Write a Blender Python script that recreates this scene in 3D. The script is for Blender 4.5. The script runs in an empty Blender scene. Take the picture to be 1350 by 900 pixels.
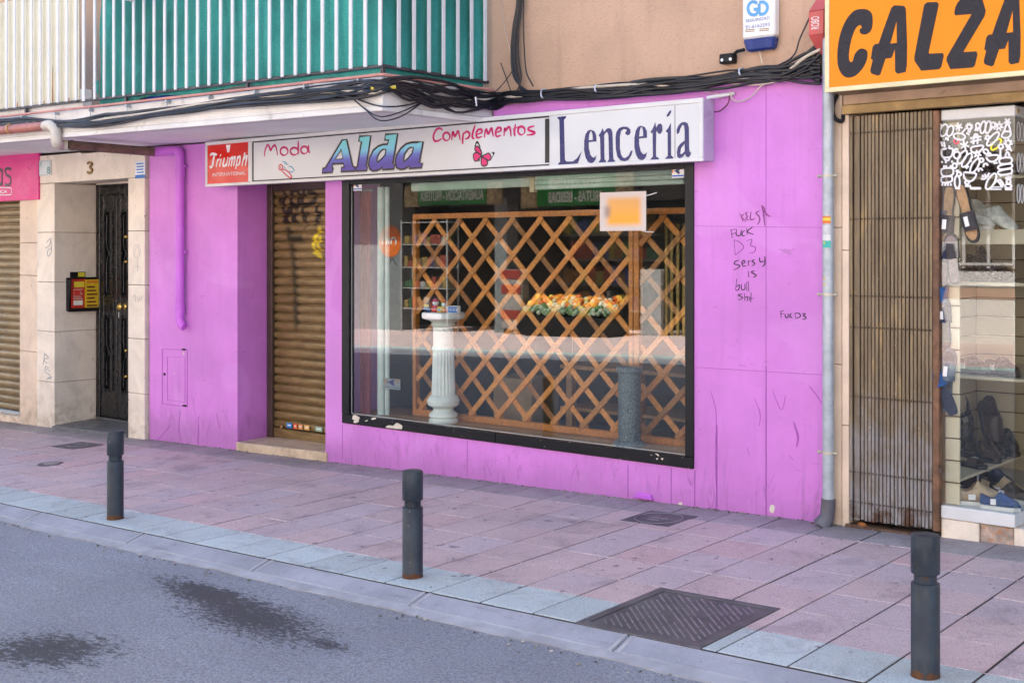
import bpy, bmesh, math, random
from mathutils import Vector, Matrix
from mathutils.geometry import tessellate_polygon
random.seed(7)
R = math.radians
C = bpy.context.scene.collection
scene = bpy.context.scene

# ------------------------------------------------------------------ camera, sky, sun, exposure
FPX, PCX, HOR = 1640.0, 675.0, 328.0            # focal length, centre and horizon on the 1350 x 900 photograph
VX = -1290.0
_n = math.hypot(FPX, PCX - VX)
UX = ((PCX - VX) / _n, -FPX / _n)
UY = (FPX / _n, (PCX - VX) / _n)
CAM = Vector((3.5818, -6.9392, 1.65))
cam = bpy.data.cameras.new('camera')
cam.sensor_width = 36
cam.lens = 36 * FPX / 1350
cam.shift_y = -(450 - HOR) / 1350
cam.clip_end = 500
co = bpy.data.objects.new('camera', cam)
C.objects.link(co)
co.location = CAM
co.rotation_euler = (R(90), 0, math.atan2(-UX[1], UX[0]))
scene.camera = co

SUN_EL, SUN_AZ = 52, -14                        # the sun stands high behind the building; this side of the street is in open shade
w = bpy.data.worlds.new('World')
scene.world = w
w.use_nodes = True
wn = w.node_tree.nodes
bg = wn['Background']
sky = wn.new('ShaderNodeTexSky')
sky.sky_type = 'NISHITA'
sky.sun_disc = False
sky.sun_elevation = R(SUN_EL)
sky.sun_rotation = R(SUN_AZ)
sky.air_density = 1.0
sky.dust_density = 2.0
w.node_tree.links.new(sky.outputs[0], bg.inputs[0])
bg.inputs[1].default_value = 0.15
sl = bpy.data.lights.new('sun', 'SUN')
sl.energy = 4.7
sl.angle = R(0.5)
sl.color = (1, 0.965, 0.91)
so = bpy.data.objects.new('sun', sl)
C.objects.link(so)
sd = Vector((math.sin(R(SUN_AZ)) * math.cos(R(SUN_EL)), math.cos(R(SUN_AZ)) * math.cos(R(SUN_EL)), math.sin(R(SUN_EL))))
so.rotation_euler = sd.to_track_quat('Z', 'Y').to_euler()
so.location = (0, 20, 30)
scene.view_settings.view_transform = 'Standard'
scene.view_settings.look = 'None'
scene.view_settings.gamma = 1
scene.view_settings.exposure = 2.15

# ------------------------------------------------------------------ helpers
def ray(px, py):
    r = (px - PCX) / FPX
    return Vector((r * UX[0] + UX[1], r * UY[0] + UY[1], -(py - HOR) / FPX))
def P(px, py, Y=0.0):
    """point of the upright plane y = Y that the photograph shows at this pixel"""
    d = ray(px, py)
    return CAM + d * ((Y - CAM.y) / d.y)
def PX(px, py, X):
    d = ray(px, py)
    return CAM + d * ((X - CAM.x) / d.x)
def PZ(px, py, z):
    d = ray(px, py)
    return CAM + d * ((z - CAM.z) / d.z)
def GZ(x, y):                                    # the street climbs to the right and falls to the gutter
    return 0.026 * x + 0.016 * y
def zslab(x):                                    # the balcony slab rises a little to the left
    return -0.012 * (x + 2.41)

def smooth(pts, n=5, closed=False):
    pts = [Vector(p) for p in pts]
    if len(pts) < 3: return pts
    out = []
    m = len(pts)
    rng = range(m) if closed else range(m - 1)
    for i in rng:
        if closed:
            a, b, c, d = pts[(i - 1) % m], pts[i], pts[(i + 1) % m], pts[(i + 2) % m]
        else:
            b, c = pts[i], pts[i + 1]
            a = pts[i - 1] if i > 0 else b + (b - c)
            d = pts[i + 2] if i + 2 < m else c + (c - b)
        for k in range(n):
            t = k / n
            out.append(0.5 * ((2 * b) + (c - a) * t + (2 * a - 5 * b + 4 * c - d) * t * t + (3 * b - a - 3 * c + d) * t ** 3))
    if not closed: out.append(pts[-1])
    return out

SPLIT = dict(rivet_band=.03, scuff=.01, paint_chip=.01, panel_joint=.001, lettering=.02, hinge=.004, sticker=.001, payment_sticker=.001, leg=.004, handle=.004, clamp=.01, clip=.004, foot=.004, screw=.002, graffiti=.03, rust_stain=.01, peeled_paint=.004, footing=.002, door_bar=.01, wheel=.001, tape=.002, entrance_wall=.0, pier=.02, side_wall=.01, rod=.004, board=-.0005, shutter_guide=-.001, arm=.02, shelf=.001)
class MB:
    def __init__(s):
        s.bm = bmesh.new()
        s.col = s.bm.loops.layers.float_color.new('tint')
        s.k = 0
    def _set(s, faces, sm=False, tint=None):
        for f in faces:
            f.smooth = sm
            t = tint if tint is not None else (1, 1, 1, 1)
            for l in f.loops: l[s.col] = t
    def hexa(s, v, bev=0, tint=None):
        vs = [s.bm.verts.new(p) for p in v]
        fs = [s.bm.faces.new([vs[i] for i in q]) for q in ((0, 3, 2, 1), (4, 5, 6, 7), (0, 1, 5, 4), (1, 2, 6, 5), (2, 3, 7, 6), (3, 0, 4, 7))]
        s._set(fs, False, tint)
        if bev > 0:
            es = list({e for f in fs for e in f.edges})
            r = bmesh.ops.bevel(s.bm, geom=es, offset=bev, segments=1, affect='EDGES', profile=0.5)
            s._set(r['faces'], False, tint)
            for vtx in r['verts']:
                for f in vtx.link_faces: s._set([f], False, tint)
        return s
    def box(s, x0, x1, y0, y1, z0, z1, bev=0, tint=None, rot=None):
        if x0 > x1: x0, x1 = x1, x0
        if y0 > y1: y0, y1 = y1, y0
        if z0 > z1: z0, z1 = z1, z0
        v = [Vector(p) for p in ((x0, y0, z0), (x1, y0, z0), (x1, y1, z0), (x0, y1, z0), (x0, y0, z1), (x1, y0, z1), (x1, y1, z1), (x0, y1, z1))]
        if rot is not None: v = [rot @ p for p in v]
        return s.hexa(v, bev, tint)
    def tube(s, path, r, n=8, cap=True, tint=None, closed=False):
        path = [Vector(p) for p in path]
        m = len(path)
        rs = r if isinstance(r, (list, tuple)) else [r] * m
        rings = []
        up = None
        for i, p in enumerate(path):
            if closed: t = path[(i + 1) % m] - path[(i - 1) % m]
            else: t = path[min(i + 1, m - 1)] - path[max(i - 1, 0)]
            if t.length < 1e-9: t = Vector((0, 0, 1))
            t.normalize()
            if up is None:
                up = Vector((0, 0, 1)) if abs(t.z) < .9 else Vector((1, 0, 0))
            u = t.cross(up)
            if u.length < 1e-6: u = t.cross(Vector((0, 1, 0.1)))
            u.normalize()
            v = u.cross(t)
            up = v
            rings.append([s.bm.verts.new(p + (u * math.cos(2 * math.pi * k / n) + v * math.sin(2 * math.pi * k / n)) * rs[i]) for k in range(n)])
        fs = []
        for i in range(m if closed else m - 1):
            a, b = rings[i], rings[(i + 1) % m]
            for k in range(n):
                fs.append(s.bm.faces.new((a[k], a[(k + 1) % n], b[(k + 1) % n], b[k])))
        s._set(fs, True, tint)
        if cap and not closed:
            s._set([s.bm.faces.new(rings[0][::-1]), s.bm.faces.new(rings[-1])], False, tint)
        return s
    def lathe(s, prof, c=(0, 0, 0), n=24, tint=None, flute=0, axis=None):
        c = Vector(c)
        rings = []
        for (r, z) in prof:
            ring = []
            for k in range(n):
                rr = r * (1 + (flute * (0.5 + 0.5 * math.cos(k * math.pi)) if flute else 0))
                a = 2 * math.pi * k / n
                p = Vector((rr * math.cos(a), rr * math.sin(a), z))
                if axis is not None: p = axis @ p
                ring.append(s.bm.verts.new(c + p))
            rings.append(ring)
        fs = []
        for a, b in zip(rings, rings[1:]):
            for k in range(n): fs.append(s.bm.faces.new((a[k], a[(k + 1) % n], b[(k + 1) % n], b[k])))
        s._set(fs, True, tint)
        s._set([s.bm.faces.new(rings[0][::-1]), s.bm.faces.new(rings[-1])], False, tint)
        return s
    def ball(s, c, r, n=10, sc=(1, 1, 1), tint=None):
        c = Vector(c)
        prof = []
        q = max(5, n // 2 + 1)
        rings = []
        for i in range(1, q):
            a = math.pi * i / q
            rings.append([s.bm.verts.new(c + Vector((r * sc[0] * math.sin(a) * math.cos(2 * math.pi * k / n), r * sc[1] * math.sin(a) * math.sin(2 * math.pi * k / n), -r * sc[2] * math.cos(a)))) for k in range(n)])
        b = s.bm.verts.new(c - Vector((0, 0, r * sc[2])))
        t = s.bm.verts.new(c + Vector((0, 0, r * sc[2])))
        fs = []
        for k in range(n):
            fs.append(s.bm.faces.new((b, rings[0][(k + 1) % n], rings[0][k])))
            fs.append(s.bm.faces.new((t, rings[-1][k], rings[-1][(k + 1) % n])))
        for x, y in zip(rings, rings[1:]):
            for k in range(n): fs.append(s.bm.faces.new((x[k], x[(k + 1) % n], y[(k + 1) % n], y[k])))
        s._set(fs, True, tint)
        return s
    def prism(s, pts, t=0.003, holes=(), n=(0, -1, 0), tint=None):
        """polygon of 3-D points (with holes) in a plane, thickened by t along n"""
        nv = Vector(n) * t
        loops = [[Vector(p) for p in pts]] + [[Vector(p) for p in h] for h in holes]
        flat = [p for l in loops for p in l]
        back = [s.bm.verts.new(p) for p in flat]
        front = [s.bm.verts.new(p + nv) for p in flat]
        fs = []
        for tri in tessellate_polygon(loops):
            a, b, c = (flat[i] for i in tri)
            if (b - a).cross(c - a).length < 1e-12: continue
            tri = tri if (b - a).cross(c - a).dot(nv) > 0 else tri[::-1]
            try: fs.append(s.bm.faces.new([front[i] for i in tri]))
            except ValueError: pass
        o = 0
        for l in loops:
            m = len(l)
            for i in range(m):
                j = (i + 1) % m
                try: fs.append(s.bm.faces.new((back[o + i], back[o + j], front[o + j], front[o + i])))
                except ValueError: pass
            o += m
        s._set(fs, False, tint)
        return s
    def ribbon(s, pts, wd, t=0.002, n=(0, -1, 0), closed=False, taper=0, tint=None):
        """flat painted stroke following 3-D points that lie in a plane with normal n"""
        s.k += 1
        t = t + 0.0001 * (s.k % 17)
        nv = Vector(n)
        pts = [Vector(p) for p in pts]
        m = len(pts)
        if m < 2: return s
        L, Rr = [], []
        for i, p in enumerate(pts):
            if closed: d = pts[(i + 1) % m] - pts[(i - 1) % m]
            else: d = pts[min(i + 1, m - 1)] - pts[max(i - 1, 0)]
            if d.length < 1e-9: d = Vector((1, 0, 0))
            d.normalize()
            u = nv.cross(d)
            ww = wd[i] if isinstance(wd, (list, tuple)) else wd
            if taper and not closed:
                f = i / (m - 1)
                ww *= 1 - taper * abs(2 * f - 1) ** 3
            L.append((p + u * ww / 2, p + u * ww / 2 + nv * t))
            Rr.append((p - u * ww / 2, p - u * ww / 2 + nv * t))
        vl = [(s.bm.verts.new(a), s.bm.verts.new(b)) for a, b in L]
        vr = [(s.bm.verts.new(a), s.bm.verts.new(b)) for a, b in Rr]
        fs = []
        for i in range(m if closed else m - 1):
            j = (i + 1) % m
            fs.append(s.bm.faces.new((vl[i][1], vl[j][1], vr[j][1], vr[i][1])))
            fs.append(s.bm.faces.new((vl[i][0], vl[j][0], vl[j][1], vl[i][1])))
            fs.append(s.bm.faces.new((vr[i][1], vr[j][1], vr[j][0], vr[i][0])))
        s._set(fs, False, tint)
        return s
    def build(s, name, mt, parent=None, loc=None):
        if name in SPLIT: return s.build_split(name, mt, parent, SPLIT[name])
        return s.build1(name, mt, parent, loc)
    def build_split(s, name, mt, parent, gap):
        """pieces that stand apart become parts of their own"""
        bm = s.bm
        seen, comps = set(), []
        for v in bm.verts:
            if v in seen: continue
            st, c = [v], []
            seen.add(v)
            while st:
                q = st.pop(); c.append(q)
                for e in q.link_edges:
                    o = e.other_vert(q)
                    if o not in seen: seen.add(o); st.append(o)
            comps.append((c, [min(p.co[i] for p in c) - gap for i in range(3)], [max(p.co[i] for p in c) + gap for i in range(3)]))
        grp = list(range(len(comps)))
        def root(i):
            while grp[i] != i: i = grp[i]
            return i
        for i in range(len(comps)):
            for j in range(i):
                if all(comps[i][1][k] <= comps[j][2][k] and comps[j][1][k] <= comps[i][2][k] for k in range(3)): grp[root(i)] = root(j)
        by = {}
        for i, c in enumerate(comps): by.setdefault(root(i), []).extend(c[0])
        res = None
        for vs in by.values():
            q = MB()
            mp = {v: q.bm.verts.new(v.co) for v in vs}
            for f in {f for v in vs for f in v.link_faces}:
                g = q.bm.faces.new([mp[v] for v in f.verts]); g.smooth = f.smooth
                for l0, l1 in zip(f.loops, g.loops): l1[q.col] = l0[s.col]
            if getattr(s, 'keep', False): q.keep = True
            res = q.build1(name, mt, parent)
        bm.free()
        return res
    def build1(s, name, mt, parent=None, loc=None):
        me = bpy.data.meshes.new(name)
        if loc is None: loc = Vector((0, 0, 0))
        root = parent
        off = Vector(loc)
        while root is not None:
            off = off + root.location
            root = root.parent
        bmesh.ops.translate(s.bm, verts=s.bm.verts, vec=-off)
        bmesh.ops.recalc_face_normals(s.bm, faces=s.bm.faces) if not getattr(s, 'keep', False) else None
        s.bm.to_mesh(me)
        s.bm.free()
        if any(p.use_smooth for p in me.polygons):
            me.set_sharp_from_angle(angle=R(40))
        me.materials.append(mt)
        o = bpy.data.objects.new(name, me)
        C.objects.link(o)
        o.location = loc
        if parent is not None: o.parent = parent
        return o

def tag(o, label, cat, group=None, kind=None):
    if label: o['label'] = label
    if cat: o['category'] = cat
    if group: o['group'] = group
    if kind: o['kind'] = kind
    return o
def thing(name, label, cat, loc=(0, 0, 0), group=None):
    o = bpy.data.objects.new(name, None)
    o.empty_display_size = .1
    C.objects.link(o)
    o.location = loc
    return tag(o, label, cat, group)
def struct(o):
    o['kind'] = 'structure'
    return o
def copy_tree(o, parent=None):
    c = o.copy()
    C.objects.link(c)
    c.parent = parent
    for ch in list(o.children): copy_tree(ch, c)
    return c

_txt = {}
def text(mb, body, x0, x1, z0, z1, y, t=0.002, shear=0, off=0.0, rot90=False, flip=False):
    """lettering fitted into a rectangle of an upright plane facing the street"""
    cu = bpy.data.curves.new('lettering', 'FONT')
    cu.body = body
    cu.shear = shear
    cu.offset = off
    ob = bpy.data.objects.new('lettering', cu)
    me = bpy.data.meshes.new_from_object(ob)
    xs = [v.co.x for v in me.vertices]; ys = [v.co.y for v in me.vertices]
    if not xs: return
    ax, bx, ay, by = min(xs), max(xs), min(ys), max(ys)
    def put(v):
        u = (v.x - ax) / (bx - ax); q = (v.y - ay) / (by - ay)
        if rot90: u, q = 1 - q, u
        if flip: u = 1 - u
        return Vector((x0 + u * (x1 - x0), y, z0 + q * (z1 - z0)))
    vs = [mb.bm.verts.new(put(v.co) + Vector((0, -t, 0))) for v in me.vertices]
    fs = []
    for p in me.polygons:
        try: fs.append(mb.bm.faces.new([vs[i] for i in p.vertices]))
        except ValueError: pass
    mb._set(fs)
    mb.keep_text = True
    bpy.data.objects.remove(ob)
    bpy.data.curves.remove(cu)
    bpy.data.meshes.remove(me)

# ------------------------------------------------------------------ materials
class NT:
    def __init__(s, name):
        s.m = bpy.data.materials.new(name)
        s.m.use_nodes = True
        s.t = s.m.node_tree
        s.b = s.t.nodes['Principled BSDF']
        s.out = s.t.nodes['Material Output']
        s._o = None
    def n(s, kind, **kw):
        nd = s.t.nodes.new(kind)
        for k, v in kw.items(): setattr(nd, k, v)
        return nd
    def lk(s, a, b): s.t.links.new(a, b)
    def obj(s):
        if s._o is None: s._o = s.n('ShaderNodeTexCoord').outputs['Object']
        return s._o
    def world(s): return s.n('ShaderNodeNewGeometry').outputs['Position']
    def mapv(s, src, sc=(1, 1, 1), loc=(0, 0, 0), rot=(0, 0, 0)):
        m = s.n('ShaderNodeMapping')
        m.inputs['Scale'].default_value = sc
        m.inputs['Location'].default_value = loc
        m.inputs['Rotation'].default_value = rot
        s.lk(src, m.inputs[0])
        return m.outputs[0]
    def noise(s, scale, detail=4, rough=.55, src=None, dist=0):
        q = s.n('ShaderNodeTexNoise')
        q.inputs['Scale'].default_value = scale
        q.inputs['Detail'].default_value = detail
        q.inputs['Roughness'].default_value = rough
        q.inputs['Distortion'].default_value = dist
        s.lk(src if src is not None else s.obj(), q.inputs['Vector'])
        return q.outputs[0]
    def ramp(s, src, a, b, lo=0.0, hi=1.0):
        q = s.n('ShaderNodeMapRange')
        q.interpolation_type = 'SMOOTHSTEP'
        q.inputs['From Min'].default_value = a
        q.inputs['From Max'].default_value = b
        q.inputs['To Min'].default_value = lo
        q.inputs['To Max'].default_value = hi
        s.lk(src, q.inputs['Value'])
        return q.outputs[0]
    def math(s, op, a, b=None, c=None):
        q = s.n('ShaderNodeMath', operation=op)
        for i, v in enumerate((a, b, c)):
            if v is None: continue
            if isinstance(v, (int, float)): q.inputs[i].default_value = v
            else: s.lk(v, q.inputs[i])
        return q.outputs[0]
    def mix(s, fac, a, b, mode='MIX'):
        q = s.n('ShaderNodeMix', data_type='RGBA', blend_type=mode)
        if isinstance(fac, (int, float)): q.inputs[0].default_value = fac
        else: s.lk(fac, q.inputs[0])
        for i, v in ((6, a), (7, b)):
            if isinstance(v, (tuple, list)): q.inputs[i].default_value = (v[0], v[1], v[2], 1)
            else: s.lk(v, q.inputs[i])
        return q.outputs[2]
    def sep(s, src):
        q = s.n('ShaderNodeSeparateXYZ')
        s.lk(src, q.inputs[0])
        return q.outputs
    def bump(s, h, strength=.2, dist=.01):
        q = s.n('ShaderNodeBump')
        q.inputs['Strength'].default_value = strength
        q.inputs['Distance'].default_value = dist
        s.lk(h, q.inputs['Height'])
        s.lk(q.outputs[0], s.b.inputs['Normal'])
    def base(s, c):
        if isinstance(c, (tuple, list)): s.b.inputs['Base Color'].default_value = (c[0], c[1], c[2], 1)
        else: s.lk(c, s.b.inputs['Base Color'])
    def rough(s, c):
        if isinstance(c, (int, float)): s.b.inputs['Roughness'].default_value = c
        else: s.lk(c, s.b.inputs['Roughness'])
    def tint(s):
        q = s.n('ShaderNodeVertexColor')
        q.layer_name = 'tint'
        return q.outputs[0]

_cache = {}
def mat(name, col, rough=.55, var=.12, scale=7, bump=.12, bscale=90, metal=0, dirt=.0, dcol=(.06, .05, .04), dthr=.58, spec=.5, tinted=False, coat=0):
    if name in _cache: return _cache[name]
    k = NT(name)
    a = tuple(min(1, c * (1 - var)) for c in col)
    b = tuple(min(1, c * (1 + var)) for c in col)
    c = k.mix(k.ramp(k.noise(scale, 5), .3, .7), a, b)
    if dirt > 0:
        d = k.ramp(k.noise(scale * 2.3, 6, .65, dist=.6), dthr, dthr + .16)
        c = k.mix(k.math('MULTIPLY', d, dirt), c, dcol)
    if tinted: c = k.mix(1.0, c, k.tint(), 'MULTIPLY')
    k.base(c)
    k.rough(k.ramp(k.noise(scale * 1.7, 4), .3, .7, max(.05, rough - .1), min(1, rough + .1)))
    k.b.inputs['Metallic'].default_value = metal
    k.b.inputs['Specular IOR Level'].default_value = spec
    if coat: k.b.inputs['Coat Weight'].default_value = coat
    if bump: k.bump(k.noise(bscale, 3), bump, .004)
    _cache[name] = k.m
    return k.m

def purple_paint(name, col):
    k = NT(name)
    p = k.world()
    c = k.mix(k.ramp(k.noise(1.1, 6, .65, src=p), .3, .7), tuple(x * .86 for x in col), tuple(x * 1.07 for x in col))
    drip = k.noise(1, 5, .6, src=k.mapv(p, (16, 16, 1.1)))
    c = k.mix(k.ramp(drip, .5, .75, 0, .26), c, tuple(x * .66 for x in col))
    z = k.sep(p)[2]
    # splashed grime, runs and scuffs near the pavement
    low = k.ramp(z, -.25, .55, 1, 0)
    g = k.ramp(k.noise(1, 6, .7, src=k.mapv(p, (17, 17, 3.2)), dist=.8), .52, .68)
    c = k.mix(k.math('MULTIPLY', g, k.math('MULTIPLY', low, .8)), c, tuple(x * .42 for x in col))
    pt = k.ramp(k.noise(.9, 3, .5, src=k.mapv(p, (1, 1, 1), loc=(3.3, 0, 1.2)), dist=.8), .52, .56)
    c = k.mix(k.math('MULTIPLY', pt, .13), c, (.78, .42, .78))
    foot = k.math('MULTIPLY', k.ramp(k.math('ADD', z, k.math('MULTIPLY', k.noise(6, 6, .7, src=p), -.28)), -.22, .06, 1, 0), .5)
    c = k.mix(foot, c, tuple(x * .48 + .02 for x in col))
    sc = k.ramp(k.noise(1, 3, .7, src=k.mapv(p, (9, 9, 24), rot=(0, .6, 0)), dist=1.6), .655, .70)
    c = k.mix(k.math('MULTIPLY', sc, .38), c, tuple(x * .4 for x in col))
    chip = k.ramp(k.noise(26, 5, .6, src=p), .742, .75)
    c = k.mix(chip, c, (.62, .52, .5))
    k.base(c)
    k.rough(k.ramp(k.noise(3, 4, src=p), .3, .7, .42, .6))
    h = k.math('ADD', k.noise(1, 4, src=k.mapv(p, (60, 60, 8))), k.math('MULTIPLY', k.noise(130, 2, src=p), .5))
    k.bump(h, .13, .004)
    return k.m

def stone_mat(name, col, vein=.35):
    k = NT(name)
    p = k.world()
    c = k.mix(k.ramp(k.noise(2.2, 6, .6, src=p, dist=1.2), .3, .7), tuple(x * .86 for x in col), tuple(x * 1.07 for x in col))
    v = k.ramp(k.noise(1, 6, .7, src=k.mapv(p, (14, 14, 4), rot=(0, .5, 0)), dist=2.), .55, .7)
    c = k.mix(k.math('MULTIPLY', v, vein), c, (col[0] * .75, col[1] * .58, col[2] * .42))
    z = k.sep(p)[2]
    low = k.math('MULTIPLY', k.ramp(z, -.3, .35, 1, 0), k.ramp(k.noise(7, 6, .7, src=p), .42, .62))
    c = k.mix(k.math('MULTIPLY', low, .55), c, (.26, .17, .09))
    sp = k.ramp(k.noise(20, 3, .5, src=p, dist=1.), .71, .74)
    c = k.mix(k.math('MULTIPLY', sp, .7), c, (.12, .08, .05))
    k.base(c)
    k.rough(.42)
    k.bump(k.noise(70, 4, src=p), .12, .003)
    return k.m

def wood_mat(name, col, rough=.45):
    k = NT(name)
    o = k.obj()
    g = k.noise(1, 6, .6, src=k.mapv(o, (30, 30, 30)), dist=1.5)
    c = k.mix(k.ramp(g, .35, .7), tuple(x * .72 for x in col), tuple(x * 1.18 for x in col))
    c = k.mix(1.0, c, k.tint(), 'MULTIPLY')
    k.base(c)
    k.rough(rough)
    k.bump(g, .1, .002)
    return k.m

def glass_mat(name, f0=.06, tintc=(.93, .97, .96)):
    k = NT(name)
    lw = k.n('ShaderNodeLayerWeight')
    lw.inputs[0].default_value = .5
    f = k.math('POWER', lw.outputs['Facing'], 5)
    f = k.math('ADD', f0, k.math('MULTIPLY', f, 1 - f0))
    tr = k.n('ShaderNodeBsdfTransparent')
    tr.inputs[0].default_value = (*tintc, 1)
    gl = k.n('ShaderNodeBsdfGlossy')
    gl.inputs['Roughness'].default_value = 0.0
    sm = k.n('ShaderNodeBump')
    sm.inputs['Strength'].default_value = .005
    sm.inputs['Distance'].default_value = .02
    k.lk(k.noise(1.3, 1, src=k.world()), sm.inputs['Height'])
    k.lk(sm.outputs[0], gl.inputs['Normal'])
    mx = k.n('ShaderNodeMixShader')
    k.lk(f, mx.inputs[0]); k.lk(tr.outputs[0], mx.inputs[1]); k.lk(gl.outputs[0], mx.inputs[2])
    # a thin veil of dust and wipe marks
    df = k.n('ShaderNodeBsdfDiffuse')
    df.inputs[0].default_value = (.6, .6, .58, 1)
    d = k.ramp(k.noise(1, 6, .7, src=k.mapv(k.world(), (3, 3, 6), rot=(0, .7, 0)), dist=1), .45, .85, .001, .012)
    m2 = k.n('ShaderNodeMixShader')
    k.lk(d, m2.inputs[0]); k.lk(mx.outputs[0], m2.inputs[1]); k.lk(df.outputs[0], m2.inputs[2])
    k.lk(m2.outputs[0], k.out.inputs[0])
    return k.m

PURPLE = (.63, .21, .63)
M_purple = purple_paint('purple paint', PURPLE)
M_seam = mat('purple joint', (.30, .06, .34), .6, bump=0)
M_pipe_purple = mat('purple pipe paint', (.58, .14, .66), .4, .06, 5, .05)
M_stone = stone_mat('cream marble', (.80, .70, .57))
M_stone2 = stone_mat('beige cladding', (.74, .58, .43), .2)
M_white = mat('white sheet metal', (.66, .66, .64), .4, .05, 4, .04, dirt=.25, dcol=(.4, .36, .3), dthr=.62)
M_panel = mat('white sign acrylic', (.62, .63, .63), .16, .02, 2, 0, spec=.5)
M_blackframe = mat('black frame paint', (.006, .006, .008), .3, .3, 12, .12, 30)
M_black = mat('black', (.007, .007, .008), .5, .2, 10, .05, spec=.3)
M_cable = mat('cable sheath', (.011, .012, .017), .4, .45, 3, .05, spec=.45)
M_cablewhite = mat('pale cable', (.55, .48, .38), .5, .15, 4, .03)
M_tie = mat('cable clip', (.62, .66, .72), .3, .1, 6, .02, metal=.4)
M_bronze = mat('bronze metal', (.17, .11, .055), .42, .25, 8, .1, 60, metal=.55, dirt=.3)
M_darkbrown = mat('dark brown metal', (.06, .035, .025), .45, .25, 8, .08)
M_navy = mat('navy vinyl', (.014, .016, .12), .3, .03, 5, 0)
M_magenta = mat('magenta vinyl', (.55, .008, .13), .35, .06, 5, 0)
M_red = mat('red acrylic', (.66, .022, .012), .18, .06, 4, 0)
M_wtext = mat('white lettering', (.82, .82, .80), .4, .04, 5, 0)
M_galv = mat('galvanised steel', (.40, .44, .47), .42, .14, 14, .06, metal=.35, dirt=.25, dcol=(.6, .6, .58), dthr=.56)
M_wood = wood_mat('lattice wood', (.55, .195, .036))
M_wood2 = wood_mat('ledge wood', (.42, .21, .08), .5)
M_glass = glass_mat('shop glass', .078)
M_glass2 = glass_mat('display glass', .055, (.965, .985, .975))

# ------------------------------------------------------------------ ground: road, kerbs, pavements
def sheet(name, mt, xs, ys, zf, kind='structure'):
    m = MB()
    g = [[m.bm.verts.new((x, y, zf(x, y))) for x in xs] for y in ys]
    for i in range(len(ys) - 1):
        for j in range(len(xs) - 1):
            m.bm.faces.new((g[i][j], g[i][j + 1], g[i + 1][j + 1], g[i + 1][j]))
    m._set(m.bm.faces)
    m.keep = True
    o = m.build(name, mt)
    o['kind'] = kind
    return o

def asphalt():
    k = NT('asphalt')
    p = k.world()
    c = k.mix(k.ramp(k.noise(.9, 5, src=p), .3, .7), (.28, .297, .338), (.365, .383, .43))
    c = k.mix(k.ramp(k.noise(1, 5, .6, src=k.mapv(p, (.8, 5, 1), rot=(0, 0, .08))), .4, .7, 0, .5), c, (.30, .295, .31))
    fine = k.noise(80, 5, .85, src=p)
    c = k.mix(k.ramp(fine, .42, .60, 0, .85), c, (.125, .131, .15))
    c = k.mix(k.ramp(k.noise(26, 6, .8, src=k.mapv(p, (1, 1.6, 1))), .56, .70, 0, .55), c, (.13, .135, .15))
    c = k.mix(k.ramp(k.noise(95, 2, .5, src=p), .66, .71, 0, .8), c, (.46, .46, .46))
    # oil and water stains with ragged edges
    def stain(cx, cy, rx, ry, ang, lo, hi, sc):
        q = k.mapv(p, (1, 1, 0), loc=(-cx, -cy, 0))
        q = k.mapv(q, (1, 1, 0), rot=(0, 0, -ang))
        q = k.mapv(q, (1 / rx, 1 / ry, 0))
        ln = k.n('ShaderNodeVectorMath', operation='LENGTH')
        k.lk(q, ln.inputs[0])
        d = k.math('SUBTRACT', 1.0, ln.outputs['Value'])
        nz = k.noise(sc, 8, .82, src=k.mapv(p, (1, 2.0, 1), rot=(0, 0, .25)))
        return k.ramp(k.math('ADD', d, k.math('MULTIPLY', k.math('SUBTRACT', nz, .5), 3.4)), lo + .22, hi + .42)
    s1 = stain(-1.78, -2.98, .70, .20, -.12, .0, .12, 17)
    s2 = stain(-1.25, -3.12, 1.0, .36, -.17, .15, .25, 24)
    s3 = stain(-1.6, -4.0, .6, .42, .3, .15, .25, 19)
    s4 = stain(-.62, -3.2, .35, .12, -.15, .25, .42, 26)
    s = k.math('MAXIMUM', k.math('MAXIMUM', s1, s2), k.math('MAXIMUM', s3, s4))
    c = k.mix(k.math('MULTIPLY', s, .94), c, (.026, .027, .031))
    k.base(c)
    k.rough(k.math('SUBTRACT', .78, k.math('MULTIPLY', s, .12)))
    k.b.inputs['Specular IOR Level'].default_value = .6
    h = k.math('ADD', fine, k.math('MULTIPLY', k.noise(60, 4, src=p), .8))
    k.bump(h, .8, .010)
    return k.m
M_asphalt = asphalt()
KB = .045                                         # the gutter lies this much below the pavement edge
xs = [-60, -25, -12] + [-11 + .5 * i for i in range(36)] + [9, 20, 60]
sheet('road', M_asphalt, xs, [-11.06, -8, -6, -4.5, -3.6, -3.0, -2.636], lambda x, y: GZ(x, -2.75) - KB - .012 + .006 * math.sin(x * 1.7 + y) * (1 if y < -3 else 0))

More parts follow.
